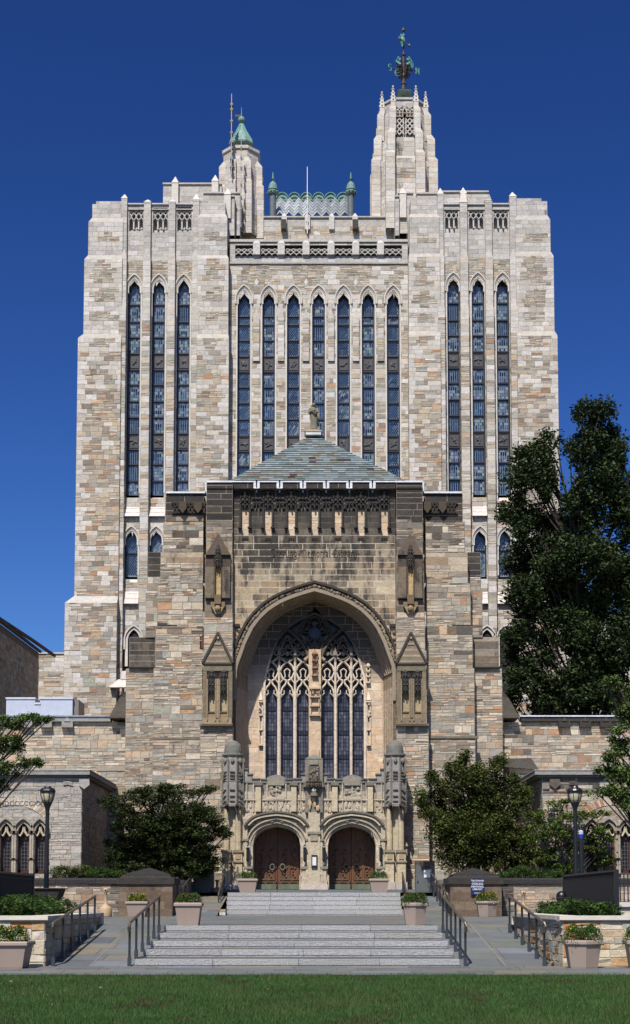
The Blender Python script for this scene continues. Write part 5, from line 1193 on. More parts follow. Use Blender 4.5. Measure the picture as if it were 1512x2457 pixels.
# doorway pier detail, plinth
m = MB()
m.box(dx_(722), dx_(787), YS - .28, YS, zfl, dz(2123), (*S(200, 184, 172), .1)); m.box(dx_(740), dx_(768), YS - .22, YS, dz(2123), dz(1950), (*S(190, 176, 150), .15)); m.box(dx_(738), dx_(770), YS - .3, YS, dz(2002), dz(1996), S(140, 130, 114)); m.box(dx_(745), dx_(763), YS - .27, YS, dz(2018), dz(2004), S(160, 146, 126))
m.build('pier', M_stone, scr)
for a_, b_ in ((561, 584), (925, 976)): m = MB(); m.box(dx_(a_), dx_(b_), YS - .1, YS + .1, zfl, dz(2123), (*S(196, 182, 170), .1)); m.build('plinth', M_stone, scr)
NB = empty('notice_board', (dx_(754), YS - .24, dz(2083)), 'small black framed notice on the stone pier between the two doors', 'notice board')
m = MB(); m.box(dx_(747.5), dx_(761.5), YS - .3, YS - .22, dz(2083), dz(2052), S(30, 28, 28, .4)); m.build('frame', M_iron, NB)
m = MB(); m.box(dx_(749.8), dx_(759), YS - .31, YS - .3, dz(2077), dz(2057), S(225, 225, 222)); m.build('sheet', M_paint, NB)
# domed turrets at the ends
for c0 in (558, 948.5):
    m = MB(); x, y = dx_(c0), YS + .1; g1 = S(152, 147, 140)
    m.lathe([(.52, dz(1936)), (.54, dz(1930)), (.5, dz(1928)), (.5, dz(1877)), (.53, dz(1875)), (.5, dz(1873)), (.48, dz(1832)), (.46, dz(1818)), (.5, dz(1816)), (.5, dz(1812))], x, y, 8, (*g1, .25), rot=R(22.5))
    m.lathe([(.53, dz(1813)), (.52, dz(1809)), (.42, dz(1808)), (.42, dz(1800)), (.39, dz(1790)), (.3, dz(1782)), (.16, dz(1778)), (.02, dz(1776))], x, y, 16, (*S(118, 116, 106), .2))
    for k in range(5):
        a = R(-90 + 45 * (k - 2)); px, py = x + .5 * math.cos(a), y + .5 * math.sin(a)
        m.ball((px, py, dz(1826)), .1, S(130, 126, 114), n=5, sc=(1, .6, 1.3))
        for t in (1852, 1860, 1868, 1895, 1910, 1922): m.box(px - .12, px + .12, py - .04, py + .06, dz(t + 2), dz(t), S(116, 110, 96))
        a2 = R(-90 + 45 * (k - 2) + 22.5)
        if k < 4:
            px, py = x + .54 * math.cos(a2), y + .54 * math.sin(a2); m.box(px - .035, px + .035, py - .04, py + .04, dz(1940), dz(1820), S(126, 118, 102))
            m.frus((px - .02, px + .02, py - .02, py + .02), (px - .09, px + .09, py - .09, py + .09), dz(1952), dz(1936), S(80, 72, 60))
    for s_ in (-1, 1): m.tube([(x + s_ * .2, y - .38, dz(1940)), (x + s_ * .27, y - .7, dz(1932))], .06, S(60, 54, 46), r1=.09)
    o = m.build('domed_turret', M_stone, scr)
    m = MB()
    for s_ in (-1, 1):
        px = x + s_ * .28; m.box(px - .2, px + .2, y - .32, y + .3, zfl, dz(2040), (*jit(S(196, 180, 150), .05), .18)); m.box(px - .25, px + .25, y - .38, y + .3, dz(2046), dz(2040), S(140, 130, 112)); m.box(px - .25, px + .25, y - .38, y + .3, dz(2070), dz(2066), S(150, 138, 118))
        m.lathe([(.15, dz(2040)), (.14, dz(1936))], px, y - .12, 8, jit(S(190, 174, 144), .05)); m.box(px - .27, px + .27, y - .4, y + .3, zfl, zfl + .35, (*S(184, 172, 160), .1)); m.box(px - .12, px + .12, y - .36, y - .3, dz(2062), dz(2050), S(170, 150, 120))
    m.box(x - .3, x + .3, y - .05, y + .6, zfl, dz(1936), (*S(186, 172, 144), .2)); m.build('turret_shaft', M_stone, scr)
m = MB(); m.box(dx_(972), dx_(978), YS + .3, YS + 1.4, zfl, dz(2030), S(190, 178, 154)); m.frus((dx_(970), dx_(980), YS + .2, YS + 1.4), (dx_(970), dx_(976), YS + .6, YS + 1.4), dz(2030), dz(2015), S(130, 122, 108)); m.build('small_buttress', M_stone, LIB)

# ---------------------------------------------------------------- low stone pavilions either side
def pavilion(name, xin, xout, label, L):
    YF_, YBk = 61.5, 69.3; root = empty(name, ((xin + xout) / 2, YF_, 2.1), label, 'building'); m = MB(); z = lambda p: ZZ(p, YF_)
    x0, x1 = min(xin, xout), max(xin, xout); zc = z(1866)
    greyer = lambda c: mixc(c, S(178, 172, 162), .6)
    def mod(c, x, zz):
        py = PY(zz, YF_)
        if L: return greyer(c), .12
        return (soot(c, rnd(.3, .9)) if py < 1905 and abs(x - xin) < 2.5 and random.random() < .8 else mixc(c, S(178, 168, 150), .3)), .12
    wins = [(-.5, 29), (41, 71.5), (83, 109)] if L else [(1302 - 46, 1302 - 20)]
    wl = [(XX(a, YF_, 2030), XX(b, YF_, 2030)) for a, b in ([(-118, -88), (-77, -48), (-40, -10 - 0), (0, 29), (41, 71.5), (83, 109)] if L else [(1406, 1433), (1446, 1476), (1488, 1516), (1530, 1560)])]
    wh = [hole((a + b) / 2, (b - a) / 2, z(2094), z(2000), z(1974) - z(2000)) for a, b in wl]
    front(m, x0, x1, YF_, 1.9, zc, lambda x, zz: 'rub' if PY(zz, YF_) > 1905 or not L else 'rub', ch=(.26, .4), cw=(.7, 1.6), colmod=mod, holes=wh, mort=S(150, 146, 138))
    side(m, xin, YF_, YBk, 1.9, zc, lambda x, zz: 'rub', 1 if L else -1, ch=(.26, .4), cw=(.7, 1.6), colmod=lambda c, x, zz: (mixc(c, S(150, 142, 130), .5), .25))
    xo = .25 if L else -.25
    a, b = sorted((xin + xo, xout)); cc = S(150, 148, 140)
    m.box(a, b, YF_ - .12, YBk, zc, z(1860), mulc(cc, .6)); m.box(*sorted((xin + xo * 1.5, xout)), YF_ - .25, YBk, z(1860), z(1850), cc); m.box(*sorted((xin + xo * 1.6, xout)), YF_ - .28, YBk, z(1850), z(1848), S(186, 184, 176))
    w = m.build('wall', M_stone, root)
    # cornice shield and scroll, dentils
    m = MB(); s_ = 1 if L else -1; xs = XX(212 if not L else 203, YF_, 1880) if L else XX(1327, YF_, 1880)
    xs = XX(203, YF_, 1880) if L else XX(1331, YF_, 1880); sc = S(168, 164, 154) if L else S(96, 88, 76)
    m.prism([(xs - .22, z(1868)), (xs - .24, z(1884)), (xs, z(1894)), (xs + .24, z(1884)), (xs + .22, z(1868))], YF_ - .12, YF_, sc)
    sa, sb_ = (XX(155, YF_, 1880), XX(238, YF_, 1880)) if L else (XX(1306, YF_, 1880), XX(1380, YF_, 1880)); m.box(sa, min(sb_, xin - .02) if L else sb_, YF_ - .08, YF_, z(1872), z(1868), sc)
    q = XX(163, YF_, 1880) if L else XX(1376, YF_, 1880)
    for k in range(3): m.ribbon([(q - .2, z(1878 + 3 * k)), (q, z(1876 + 3 * k)), (q + .2, z(1879 + 3 * k))], .03, YF_ - .07, YF_, sc)
    m.box(*sorted((XX(-10 if L else 1390, YF_), XX(-900 if not L else 113, YF_) if L else xout)), YF_ - .05, YF_, z(1895), z(1892.5), mulc(sc, .9)) if L else m.box(XX(1388, YF_), xout, YF_ - .05, YF_, z(1897), z(1895), S(150, 140, 124))
    # voussoir relieving arch
    xa_c = XX(38 if L else 1468, YF_); ra_, rb2 = 1.72, 2.08
    for k in range(28):
        t0, t1 = R(38 + 104 * k / 28), R(38 + 104 * (k + 1) / 28 - .4); zc0 = z(1955) - 1.05
        P4 = [(xa_c + r_ * 1.0 * math.cos(t), zc0 + r_ * .86 * math.sin(t)) for r_, t in ((ra_, t0), (rb2, t0), (rb2, t1), (ra_, t1))]
        m.prism(P4[::-1] if False else P4, YF_ - .04, YF_ + .02, jit(random.choice([S(196, 180, 158), S(188, 160, 132), S(206, 194, 176), S(170, 122, 88) if not L else S(200, 188, 170)]), .08))
    m.build('cornice_carving', M_stone, w)
    for a, b in wl:
        m = MB(); xc, aw = (a + b) / 2, (b - a) / 2; st_ = S(164, 154, 136); o1, o0 = (lambda d: outline(xc, aw + d, z(2094), z(2000), z(1974) - z(2000) + d * 1.3)), 0
        m.ring(o1(.12), o1(-.02), YF_ - .05, YF_ + .3, st_); m.ring(outline(xc, aw + .2, z(2000), z(1998), z(1974) - z(1998) + .25), outline(xc, aw + .12, z(2000), z(1998), z(1974) - z(1998) + .15), YF_ - .16, YF_, st_)
        for sx in (-1, 1):
            m.tube([(xc + sx * (aw + .06), YF_ - .1, z(2096)), (xc + sx * (aw + .06), YF_ - .1, z(1996))], .06, S(176, 164, 144)); m.box(xc + sx * (aw + .06) - .1, xc + sx * (aw + .06) + .1, YF_ - .2, YF_, z(2000), z(1994), S(110, 100, 86)); m.box(xc + sx * (aw + .06) - .1, xc + sx * (aw + .06) + .1, YF_ - .2, YF_, z(2062), z(2059), S(110, 100, 86))
            m.ribbon([(xc + sx * aw, z(2002)), (xc + sx * aw * .55, z(2006)), (xc + sx * aw * .15, z(1996)), (xc, z(1984))], .05, YF_, YF_ + .2, S(200, 186, 160))
        fr = m.build('window', M_stone, root)
        m = MB(); m.box(xc - aw, xc + aw, YF_ + .28, YF_ + .32, z(2094), z(1974), S(46, 42, 46, .4))
        m.build('glass', M_dglass, fr); m = MB()
        if True:
            for k in (-1, 1): m.box(xc + k * aw * .82 - .05, xc + k * aw * .82 + .05, YF_ + .2, YF_ + .28, z(2094), z(2012), S(110, 62, 40, .5))
            m.box(xc - aw, xc + aw, YF_ + .2, YF_ + .28, z(2014), z(2010), S(110, 62, 40, .5)); m.box(xc - aw, xc + aw, YF_ + .2, YF_ + .28, z(2095), z(2088), S(90, 52, 36, .5)); 
            for k in range(1, 4): m.box(xc - aw + 2 * aw * k / 4 - .008, xc - aw + 2 * aw * k / 4 + .008, YF_ + .24, YF_ + .28, z(2094), z(2014), S(120, 120, 126, .5))
            for k in range(1, 9): zz = z(2094) + (z(2014) - z(2094)) * k / 9; m.box(xc - aw, xc + aw, YF_ + .245, YF_ + .28, zz - .008, zz + .008, S(120, 120, 126, .5))
        m.build('lattice', M_wood, fr)
    return w
PL = pavilion('stone_pavilion', XX(196, 61.5, 1950), XX(-700, 61.5, 1950), 'low pale stone pavilion with arched windows left of the entrance', True)
PR = pavilion('stone_pavilion', XX(1303, 61.5, 1950), XX(2200, 61.5, 1950), 'low soot streaked stone pavilion right of the entrance behind the small tree', False)
text('MDCCCCCXXV', XX(61, 61.5), ZZ(1928.5, 61.5), 61.47, .3, M_stone, (PL, S(120, 116, 108)), .02, bold=.004)
text('De', XX(1392, 61.5), ZZ(1926, 61.5), 61.47, .38, M_stone, (PR, S(176, 146, 96)), .02)
# dark gabled neighbour at far left, white roof box
GB = empty('gabled_building', (-19, 72, 2), 'dark stone building with a sloping roof edge at the far left', 'building')
m = MB(); Yg0, Yg1 = 71.0, 96.0; Xg = XX(92, Yg1, 1600)
def dk_wall():
    n = 30
    pts0 = [(-30 + 0, 0)]
P0 = P(-60, 1452, 71.0); P1 = P(93, 1567, 96.0)
for k in range(24):
    t0, t1 = k / 24, (k + 1) / 24
    X0, X1 = P0[0] + (P1[0] - P0[0]) * t0, P0[0] + (P1[0] - P0[0]) * t1; y0, y1 = 71 + 25 * t0, 71 + 25 * t1
    zt0, zt1 = P0[1] + (P1[1] - P0[1]) * t0, P0[1] + (P1[1] - P0[1]) * t1
    U = Vector((X1 - X0, y1 - y0, 0)); L_ = U.length; U.normalize(); N_ = (U.y, -U.x, 0)
    ashlar(m, (X0, y0, 0), tuple(U), N_, L_, 3, min(zt0, zt1) - .4, lambda x, z: 'mix', ch=(.35, .45), cw=(.8, 1.3))
    m.quad((X0, y0, min(zt0, zt1) - .4), (X1, y1, min(zt0, zt1) - .4), (X1, y1, zt1), (X0, y0, zt0), S(120, 108, 98)); m.quad((X0, y0, zt0), (X1, y1, zt1), (X1 - 8, y1, zt1 + 1), (X0 - 8, y0, zt0 + 1), S(96, 90, 86))
m.quad((P0[0], 71, 3), (P0[0], 71, P0[1]), (P0[0] - 8, 71, P0[1]), (P0[0] - 8, 71, 3), S(120, 108, 98))
m.tube([(P0[0] + .1, 71, P0[1] + .1), (P1[0] + .1, 96, P1[1] + .1)], .12, S(70, 64, 62)); a_ = P(40, 1508, 90); m.tube([(P0[0] - .5, 72, P0[1] + .5), (a_[0] + 1, 90, ZZ(1535, 90)), (P1[0] + .9, 97, P1[1])], .13, S(90, 76, 74)); m.build('wall', M_stone, GB)
HV = empty('rooftop_unit', (XX(100, 72), 72, ZZ(1718, 72)), 'white metal rooftop box with a notch on the left wing', 'rooftop unit')
m = MB(); Yh = 72.0; hx = lambda p: XX(p, Yh, 1690); hz_ = lambda p: ZZ(p, Yh); wm = S(196, 202, 214)
for a_, b_, t in ((15, 84, 1673.5), (84, 96, 1686), (96, 174, 1673.5)): m.box(hx(a_), hx(b_), Yh, Yh + 2, hz_(1735), hz_(t + 4), wm); m.box(hx(a_) - .03, hx(b_) + .03, Yh - .05, Yh + 2.05, hz_(t + 4), hz_(t), S(212, 216, 224))
m.box(hx(174), hx(187), Yh + .2, Yh + 2, hz_(1735), hz_(1677), S(130, 124, 116)); m.build('housing', M_metal, HV)

# ---------------------------------------------------------------- ground, steps, ramps
def plane_struct(name, pts, col, mat, z=None):
    m = MB(); m.add(pts, [tuple(range(len(pts)))], col); o = m.build(name, mat); return tag(o, None, kind='structure')
plane_struct('ground', [(-900, -300, -.06), (900, -300, -.06), (900, 1500, -.06), (-900, 1500, -.06)], S(110, 108, 100, .5), M_soil)
plane_struct('lawn', [(-60, 2, 0), (60, 2, 0), (60, 26.35, 0), (-60, 26.35, 0)], (.035, .05, .014), M_lawn)
BS = [S(116, 120, 120, .55), S(124, 126, 122, .55), S(108, 112, 116, .55), S(132, 128, 118, .55), S(118, 122, 112, .55), S(126, 130, 134, .55), S(136, 126, 110, .55)]
def paving(name, x0, x1, y0, y1, zf, lx=(.7, 1.7), ly=(.45, .9), add=None):
    m = add or MB(); y = y0
    while y < y1 - 1e-3:
        e = min(y1, y + rnd(*ly)); 
        if y1 - e < .2: e = y1
        x = x0
        while x < x1 - 1e-3:
            f = min(x1, x + rnd(*lx))
            if x1 - f < .3: f = x1
            j = .008; c = jit(random.choice(BS), .07)
            m.quad((x + j, y + j, zf(x, y + j)), (f - j, y + j, zf(x, y + j)), (f - j, e - j, zf(x, e - j)), (x + j, e - j, zf(x, e - j)), c); x = f
        y = e
    m.quad((x0, y0, zf(x0, y0) - .006), (x1, y0, zf(x0, y0) - .006), (x1, y1, zf(x0, y1) - .006), (x0, y1, zf(x0, y1) - .006), S(96, 92, 84, .5))
    if add is None: return tag(m.build(name, M_pave), None, kind='structure')
paving('pavement', -40, 40, 26.4, 30.0, lambda x, y: .01)
ZM = .78; zr = lambda x, y: ZM * (y - 30) / 7.2 if y < 37.2 else ZM
XL, XR_, PLx, PRx = -3.98, 3.0, -5.92, 5.0
paving('ramp_paving', PLx, XL, 30, 37.2, zr, (.8, 1.2), (.7, 1.1)); paving('ramp_paving', XR_, PRx, 30, 37.2, zr, (.8, 1.2), (.7, 1.1))
for x, y1 in (((PLx + XL) / 2, 37.2), ((XR_ + PRx) / 2, 37.2)):
    m = MB(); m.quad((x - .012, 30, .008), (x + .012, 30, .008), (x + .012, 37.2, ZM + .008), (x - .012, 37.2, ZM + .008), S(170, 160, 140, .5)); tag(m.build('paving_joint', M_pave), None, kind='structure')
paving('terrace_paving', -30, 30, 37.2, 61.0, lambda x, y: ZM)
def steps(name, xa, xb, y0, run, z0, rise, n, label, jn, back):
    root = empty(name, ((xa + xb) / 2, y0, z0), label, 'steps'); root['group'] = 'stone steps up to the doors'; 
    for i in range(n):
        m = MB(); y = y0 + run * i; zb, zt = z0 + rise * i, z0 + rise * (i + 1); xs = [xa] + [xa + (xb - xa) * (k + 1) / jn + rnd(-.12, .12) for k in range(jn - 1)] + [xb]
        for k in range(jn):
            c = jit(S(196, 195, 192, .64), .09); m.box(xs[k] + .006, xs[k + 1] - .006, y, y + min(.32, run) - .02, zt - rise * .78, zt, c); m.box(xs[k] + .006, xs[k + 1] - .006, y + .012, y + min(.32, run) - .02, zb - .02, zt - rise * .78, mulc(c, .97))
        if run > .5: paving('x', xa, xb, y + .32, y + run + (.02 if i < n - 1 else back), lambda x, yy: zt - .004, (.9, 1.9), (.5, .7), add=m)
        m.box(xa + .01, xb - .01, y + .1, y + run + (back if i == n - 1 else .05), zb - .3, zt - .02, S(120, 118, 114, .5))
        m.build('step', M_granite, root)
    return root
steps('stone_steps', XL, XR_, 30.0, 1.375, 0, ZM / 5, 5, 'lower flight of five deep granite steps beside the lawn', 4, 1.7)
ZU = 1.78
steps('stone_steps', -4.15, 3.6, 61.0, .35, ZM, (ZU - ZM) / 5, 5, 'upper flight of five granite steps directly below the doors', 4, .2)
paving('upper_landing', -6, 6, 62.6, 65.0, lambda x, y: ZU - .003)
m = MB()
for k in range(6): m.box(-6 + 2 * k + .01, -4 + 2 * k - .01, 65.0, 68, ZU - .2, 1.935, jit(S(120, 124, 124, .55), .05))
tag(m.build('door_sill', M_pave), None, kind='structure')
zs2 = lambda x, y: ZM + (ZU - ZM) * min(1, max(0, (y - 56) / 8))
paving('side_ramp', -5.95, -4.17, 56, 64, zs2); paving('side_ramp', 3.62, 5.26, 56, 64, zs2)
m = MB()
for sx in (-1, 1): m.box(-4.17 if sx < 0 else 3.6, -4.13 if sx < 0 else 3.64, 56, 62.5, ZM - .1, ZM + .02, S(150, 150, 150))
# garden soil behind the low walls
for a_, b_ in ((-60, -6.2), (5.5, 60)): plane_struct('garden_bed', [(a_, 57.4, 2.08), (b_, 57.4, 2.08), (b_, 70, 2.12), (a_, 70, 2.12)], S(70, 62, 50, .5), M_soil)

# low garden walls with dark coping and capped piers
def gwall(L):
    s = -1 if L else 1; Yw = 57.0; z = lambda p, Y=Yw: ZZ(p, Y); xin = XX(414 if L else 1081, 56, 2150); xout = -45 if L else 45
    root = empty('garden_wall', (xin, Yw, ZM), 'brown stone garden wall with dark coping and capped pier ' + ('behind the left rail' if L else 'carrying the blue sign'), 'garden wall'); m = MB()
    x0, x1 = sorted((xin, xout)); kf = lambda x, zz: 'rub'
    dm = lambda c, x, zz: ((soot(c, rnd(.2, .65)), .2) if abs(x - xin) < 2.6 else (mixc(c, S(170, 130, 96), .25), .05))
    block(m, x0, x1, Yw, Yw + .45, ZM - .05, z(2121), kf, 'LR', ch=(.2, .3), cw=(.6, 1.5), colmod=dm)
    dkc = S(62, 58, 58, .5)
    L_ = x1 - x0; n = int(L_ / 1.6)
    for k in range(n): m.box(x0 + L_ * k / n + .006, x0 + L_ * (k + 1) / n - .006, Yw - .1, Yw + .5, z(2121), z(2111), jit(dkc, .1)); m.frus((x0 + L_ * k / n + .006, x0 + L_ * (k + 1) / n - .006, Yw - .1, Yw + .5), (x0 + L_ * k / n + .006, x0 + L_ * (k + 1) / n - .006, Yw + .1, Yw + .35), z(2111), z(2107), jit(dkc, .1))
    m.build('wall', M_stone, root)
    m = MB(); Yp = 56.0; zp = lambda p: ZZ(p, Yp); pa = XX(285 if L else 1204, Yp, 2150); p0, p1 = sorted((pa, xin)); yb = Yp + 2.2
    block(m, p0, p1, Yp, yb, ZM - .05, zp(2122), lambda x, zz: 'sand', 'LR', ch=(.3, .4), cw=(.6, 1.1), colmod=lambda c, x, zz: (mixc(soot(c, rnd(.15, .5)), S(120, 92, 66), .4), .42), mort=S(110, 92, 74))
    m.box(p0 - .08, p1 + .08, Yp - .08, yb + .08, zp(2122), zp(2107), S(70, 64, 58, .5)); xm, ym = (p0 + p1) / 2, (Yp + yb) / 2
    m.frus((p0 + .02, p1 - .02, Yp, yb), (p0 + .15, p1 - .15, Yp + .12, yb - .12), zp(2107), zp(2099), S(58, 54, 50, .5))
    for k in range(14): m.box(p0 + .2 + (p1 - p0 - .4) * k / 14, p0 + .2 + (p1 - p0 - .4) * (k + .5) / 14, Yp + .04, Yp + .1, zp(2104), zp(2100), S(90, 84, 76, .5))
    m.frus((p0 + .1, p1 - .1, Yp + .1, yb - .1), (xm - .03, xm + .03, ym - .03, ym + .03), zp(2099), zp(2081) , S(56, 52, 48, .5)); m.build('pier', M_stone, root)
    # return wall up the side ramp with pale coping
    m = MB(); xi = xin; a, b = sorted((xi, xi - s * -.45)) if L else sorted((xi, xi + .45))
    if L: a, b = xi - .45, xi
    block(m, a, b, yb, 65.5, ZM - .05, 2.12, kf, 'LR', ch=(.2, .3), cw=(.6, 1.2)); m.box(a - .05, b + .05, yb, 65.6, 2.12, 2.3, S(196, 186, 168, .55)); m.build('ramp_wall', M_stone, root)
    return root
gwall(True); gwall(False)
# library sign
SG = empty('entrance_sign', (XX(1146, 55.9, 2130), 55.88, ZZ(2147, 55.9)), 'blue sign with white lettering fixed to the pier of the right garden wall', 'sign')
m = MB(); Ys_ = 55.9; sa, sb2 = XX(1130, Ys_, 2130), XX(1162, Ys_, 2130); m.box(sa, sb2, Ys_, Ys_ + .04, ZZ(2147, Ys_), ZZ(2108.5, Ys_), S(24, 44, 104, .6)); pn = m.build('panel', M_paint, SG)
wtc = S(235, 235, 235, .6)
m = MB(); m.box(sa + .04, sb2 - .04, Ys_ - .004, Ys_, ZZ(2116.6, Ys_), ZZ(2116, Ys_), wtc); m.build('rule', M_paint, SG)
for s, py, sz in (('Yale University', 2112.8, .085), ('STERLING', 2121.5, .105), ('MEMORIAL', 2128, .105), ('LIBRARY', 2134, .105), ('120 HIGH ST', 2143, .05)): text(s, (sa + sb2) / 2, ZZ(py, Ys_), Ys_ - .006, sz, M_paint, (SG, wtc), .002, bold=.002)
# metal cabinets
for px0, px1, Y, p0, p1, lab, pap in ((466, 512, 64.6, 2066, 2140, 'tall grey metal book return box in the shade left of the doors', 0), (998, 1044, 64.6, 2066, 2138, 'grey metal book return box with white notice right of the doors', 1)):
    x0, x1 = XX(px0, Y, 2100), XX(px1, Y, 2100); zt = ZZ(p0, Y); B = empty('book_return', ((x0 + x1) / 2, Y, ZU), lab, 'book return')
    c = S(122, 124, 122, .5); m = MB(); m.box(x0, x1, Y, Y + .7, ZU, zt - .18, c); m.prism([(x0, zt - .18), (x1, zt - .18), (x1, zt), (x0, zt)], Y + .1, Y + .7, S(110, 92, 76, .5)); m.box(x0 + .03, x1 - .03, Y - .01, Y, ZU + .05, ZU + .9, mulc(c, 1.08)); m.build('housing', M_metal, B)
    m = MB(); m.box(x0 + .25, x1 - .25, Y - .08, Y, zt - .34, zt - .22, S(34, 34, 36, .5)); m.box(x0 + .06, x0 + .12, Y - .03, Y, ZU + .45, ZU + .55, S(40, 40, 40, .5)); m.build('slot', M_iron, B)
    if pap: m = MB(); m.box(x0 + .38, x0 + .72, Y - .015, Y, ZZ(2106, Y), ZZ(2087, Y), S(240, 240, 240)); m.build('notice', M_paint, B)
    else: m = MB(); m.box(x0 + .38, x0 + .7, Y - .015, Y, ZZ(2106, Y), ZZ(2087, Y), S(128, 134, 138)); m.build('notice', M_paint, B)
# ---- planters with stone walls, white caps
def planter(L):
    s = -1 if L else 1; Xi = -5.92 if L else 5.22; Xo = -16 if L else 16; y0, y1 = 30.0, 37.3; zc = .97
    root = empty('raised_planter', (Xi, y0, 0), 'raised stone planter with pale cap at the ' + ('left of the lower steps' if L else 'right of the lower steps'), 'planter'); m = MB(); x0, x1 = sorted((Xi, Xo))
    pal = [S(206, 186, 156), S(196, 174, 142), S(214, 202, 182), S(188, 176, 150), S(196, 158, 112), S(210, 196, 170), S(204, 190, 166), S(178, 176, 160), S(188, 180, 162), S(180, 128, 82)]
    KIND['plant'] = ([1.5, 3], (.35, .8), pal, .02, .03)
    front(m, x0, x1, y0, -.05, zc, lambda x, z: 'plant', ch=(.24, .34), cw=(.4, .9), mort=S(190, 180, 160)); side(m, Xi, y0, y1, -.05, zc, lambda x, z: 'plant', 1 if L else -1, ch=(.24, .34), cw=(.4, .9), mort=S(170, 160, 140))
    m.build('wall', M_stone, root); m = MB(); cp = S(232, 222, 204, .58)
    n = 4
    xe = Xi - s * .08; xw = Xi + s * .38
    for a, b in ((min(xe, Xo), max(xe, Xo)),):
        L_ = (b - a)
        for k in range(5): m.box(a + L_ * k / 5 + .004, a + L_ * (k + 1) / 5 - .004, y0 - .08, y0 + .36, zc + .03, zc + .12, jit(cp, .04)); m.box(a + L_ * k / 5 + .004, a + L_ * (k + 1) / 5 - .004, y0 - .04, y0 + .34, zc, zc + .03, jit(cp, .04))
    for k in range(4): ya, yb = y0 + .37 + (y1 - y0 - .3) * k / 4, y0 + .37 + (y1 - y0 - .3) * (k + 1) / 4; m.box(*sorted((xe, xw)), ya + .004, yb - .004, zc + .03, zc + .12, jit(cp, .04)); m.box(*sorted((xe + s * .04, xw - s * .02)), ya + .004, yb - .004, zc, zc + .03, cp)
    m.box(*sorted((xe, Xo)), y1 - .0, y1 + .36, zc - .2, zc + .12, cp)
    m.build('cap', M_smooth, root); m = MB(); m.box(*sorted((xw, Xo)), y0 + .36, y1, 0, zc + .04, S(60, 50, 40)); m.build('soil', M_soil, root)
planter(True); planter(False)
# ---- railed stair enclosures (black bars)
def fence(x, ya, yb, zt, lab, front_to=None):
    root = empty('bar_fence', (x, ya, .9), lab, 'fence'); m = MB(); bk_ = S(34, 34, 38, .5)
    m.box(x - .04, x + .04, ya, yb, zt - .05, zt, bk_); m.box(x - .02, x + .02, ya, yb, zt - .16, zt - .13, bk_); m.box(x - .02, x + .02, ya, yb, 1.0, 1.04, bk_)
    m.build('rail', M_iron, root); n = int((yb - ya) / .115); m = MB()
    for k in range(n + 1): y = ya + (yb - ya) * k / n; m.box(x - .03, x + .03, y - .008, y + .008, .95, zt - .04, bk_)
    o = m.build('bars', M_iron, root)
    m = MB(); m.box(x - .05, x + .05, ya - .05, ya + .05, .9, zt + .0, bk_); m.build('post', M_iron, root); m = MB(); m.box(x - .05, x + .05, yb - .05, yb + .05, .9, zt, bk_); m.build('post', M_iron, root)
fence(6.82, 32, 38.8, 2.13, 'black bar fence rising behind the right hand planter'); fence(-7.9, 30.5, 38.2, 2.14, 'black bar fence at the left edge behind the planter')
F2 = empty('bar_fence', (8.6, 41, .78), 'far black bar fence at the right edge beside the pavilion', 'fence'); m = MB(); bk_ = S(34, 34, 38, .5); Yf = 41.0; xa, xb = XX(1479, Yf, 2120), XX(1600, Yf, 2120)
for k in range(14): x = xa + (xb - xa) * k / 13; m.box(x - .015, x + .015, Yf - .015, Yf + .015, ZM, ZZ(2098, Yf), bk_)
m.box(xa, xb, Yf - .03, Yf + .03, ZZ(2099, Yf), ZZ(2096, Yf), bk_); m.build('bars', M_iron, F2)
LPn = empty('raised_planter', (8.6, 38, .7), 'pale low planter kerb at the right edge behind the fence', 'planter'); m = MB(); Yq = 38.6; m.box(XX(1478, Yq, 2170), 12, Yq, Yq + 1.2, .6, ZZ(2176, Yq), S(206, 200, 186, .55)); m.box(XX(1478, Yq, 2170) - .03, 12, Yq - .08, Yq + 1.25, ZZ(2176, Yq), ZZ(2165, Yq), S(226, 218, 204, .58)); m.build('kerb', M_smooth, LPn)
# ---- handrails
def handrail(name, x, pts, nposts, lab, dz_=.93, loop=True):
    """pts: [(y,z),...] ground line; posts evenly spaced"""
    root = empty(name, (x, pts[0][0], pts[0][1]), lab, 'handrail', 'black metal handrails'); ir = S(44, 46, 50, .5)
    (ya, za), (yb, zb) = pts[0], pts[-1]
    for k in range(nposts):
        t = k / (nposts - 1); y, z = ya + (yb - ya) * t, za + (zb - za) * t; m = MB(); m.box(x - .024, x + .024, y - .024, y + .024, z, z + dz_ - .02, ir); m.box(x - .038, x + .038, y - .038, y + .038, z, z + .2, S(66, 74, 80, .5)); m.build('post', M_iron, root)
    m = MB(); rc_ = S(96, 86, 72, .5); P_ = [(x, ya - .06, za + dz_), (x, yb + .06, zb + dz_)]
    if loop: P_ = [(x, ya - .0, za + dz_ - .2), (x, ya - .1, za + dz_ - .18), (x, ya - .13, za + dz_ - .08), (x, ya - .08, za + dz_)] + P_[1:]
    m.tube(P_, .034, rc_, n=8); m.build('rail', M_iron, root)
handrail('handrail', -4.1, [(30.05, 0), (35.5, .6)], 6, 'black handrail along the left edge of the lower steps')
handrail('handrail', 3.13, [(30.05, 0), (35.5, .6)], 6, 'black handrail along the right edge of the lower steps')
handrail('handrail', -5.74, [(30.05, 0), (35.5, .6)], 6, 'black handrail against the left planter beside the ramp')
handrail('handrail', 4.83, [(30.05, 0), (35.5, .6)], 6, 'black handrail against the right planter beside the ramp')
handrail('handrail', -4.4, [(60.4, ZM), (64, ZU)], 5, 'black handrail left of the upper steps below the doors')
handrail('handrail', 3.8, [(60.8, ZM), (64, ZU)], 5, 'black handrail right of the upper steps below the doors')
handrail('handrail', -5.8, [(57, ZM), (64, ZU)], 6, 'black handrail climbing beside the left garden wall pier')
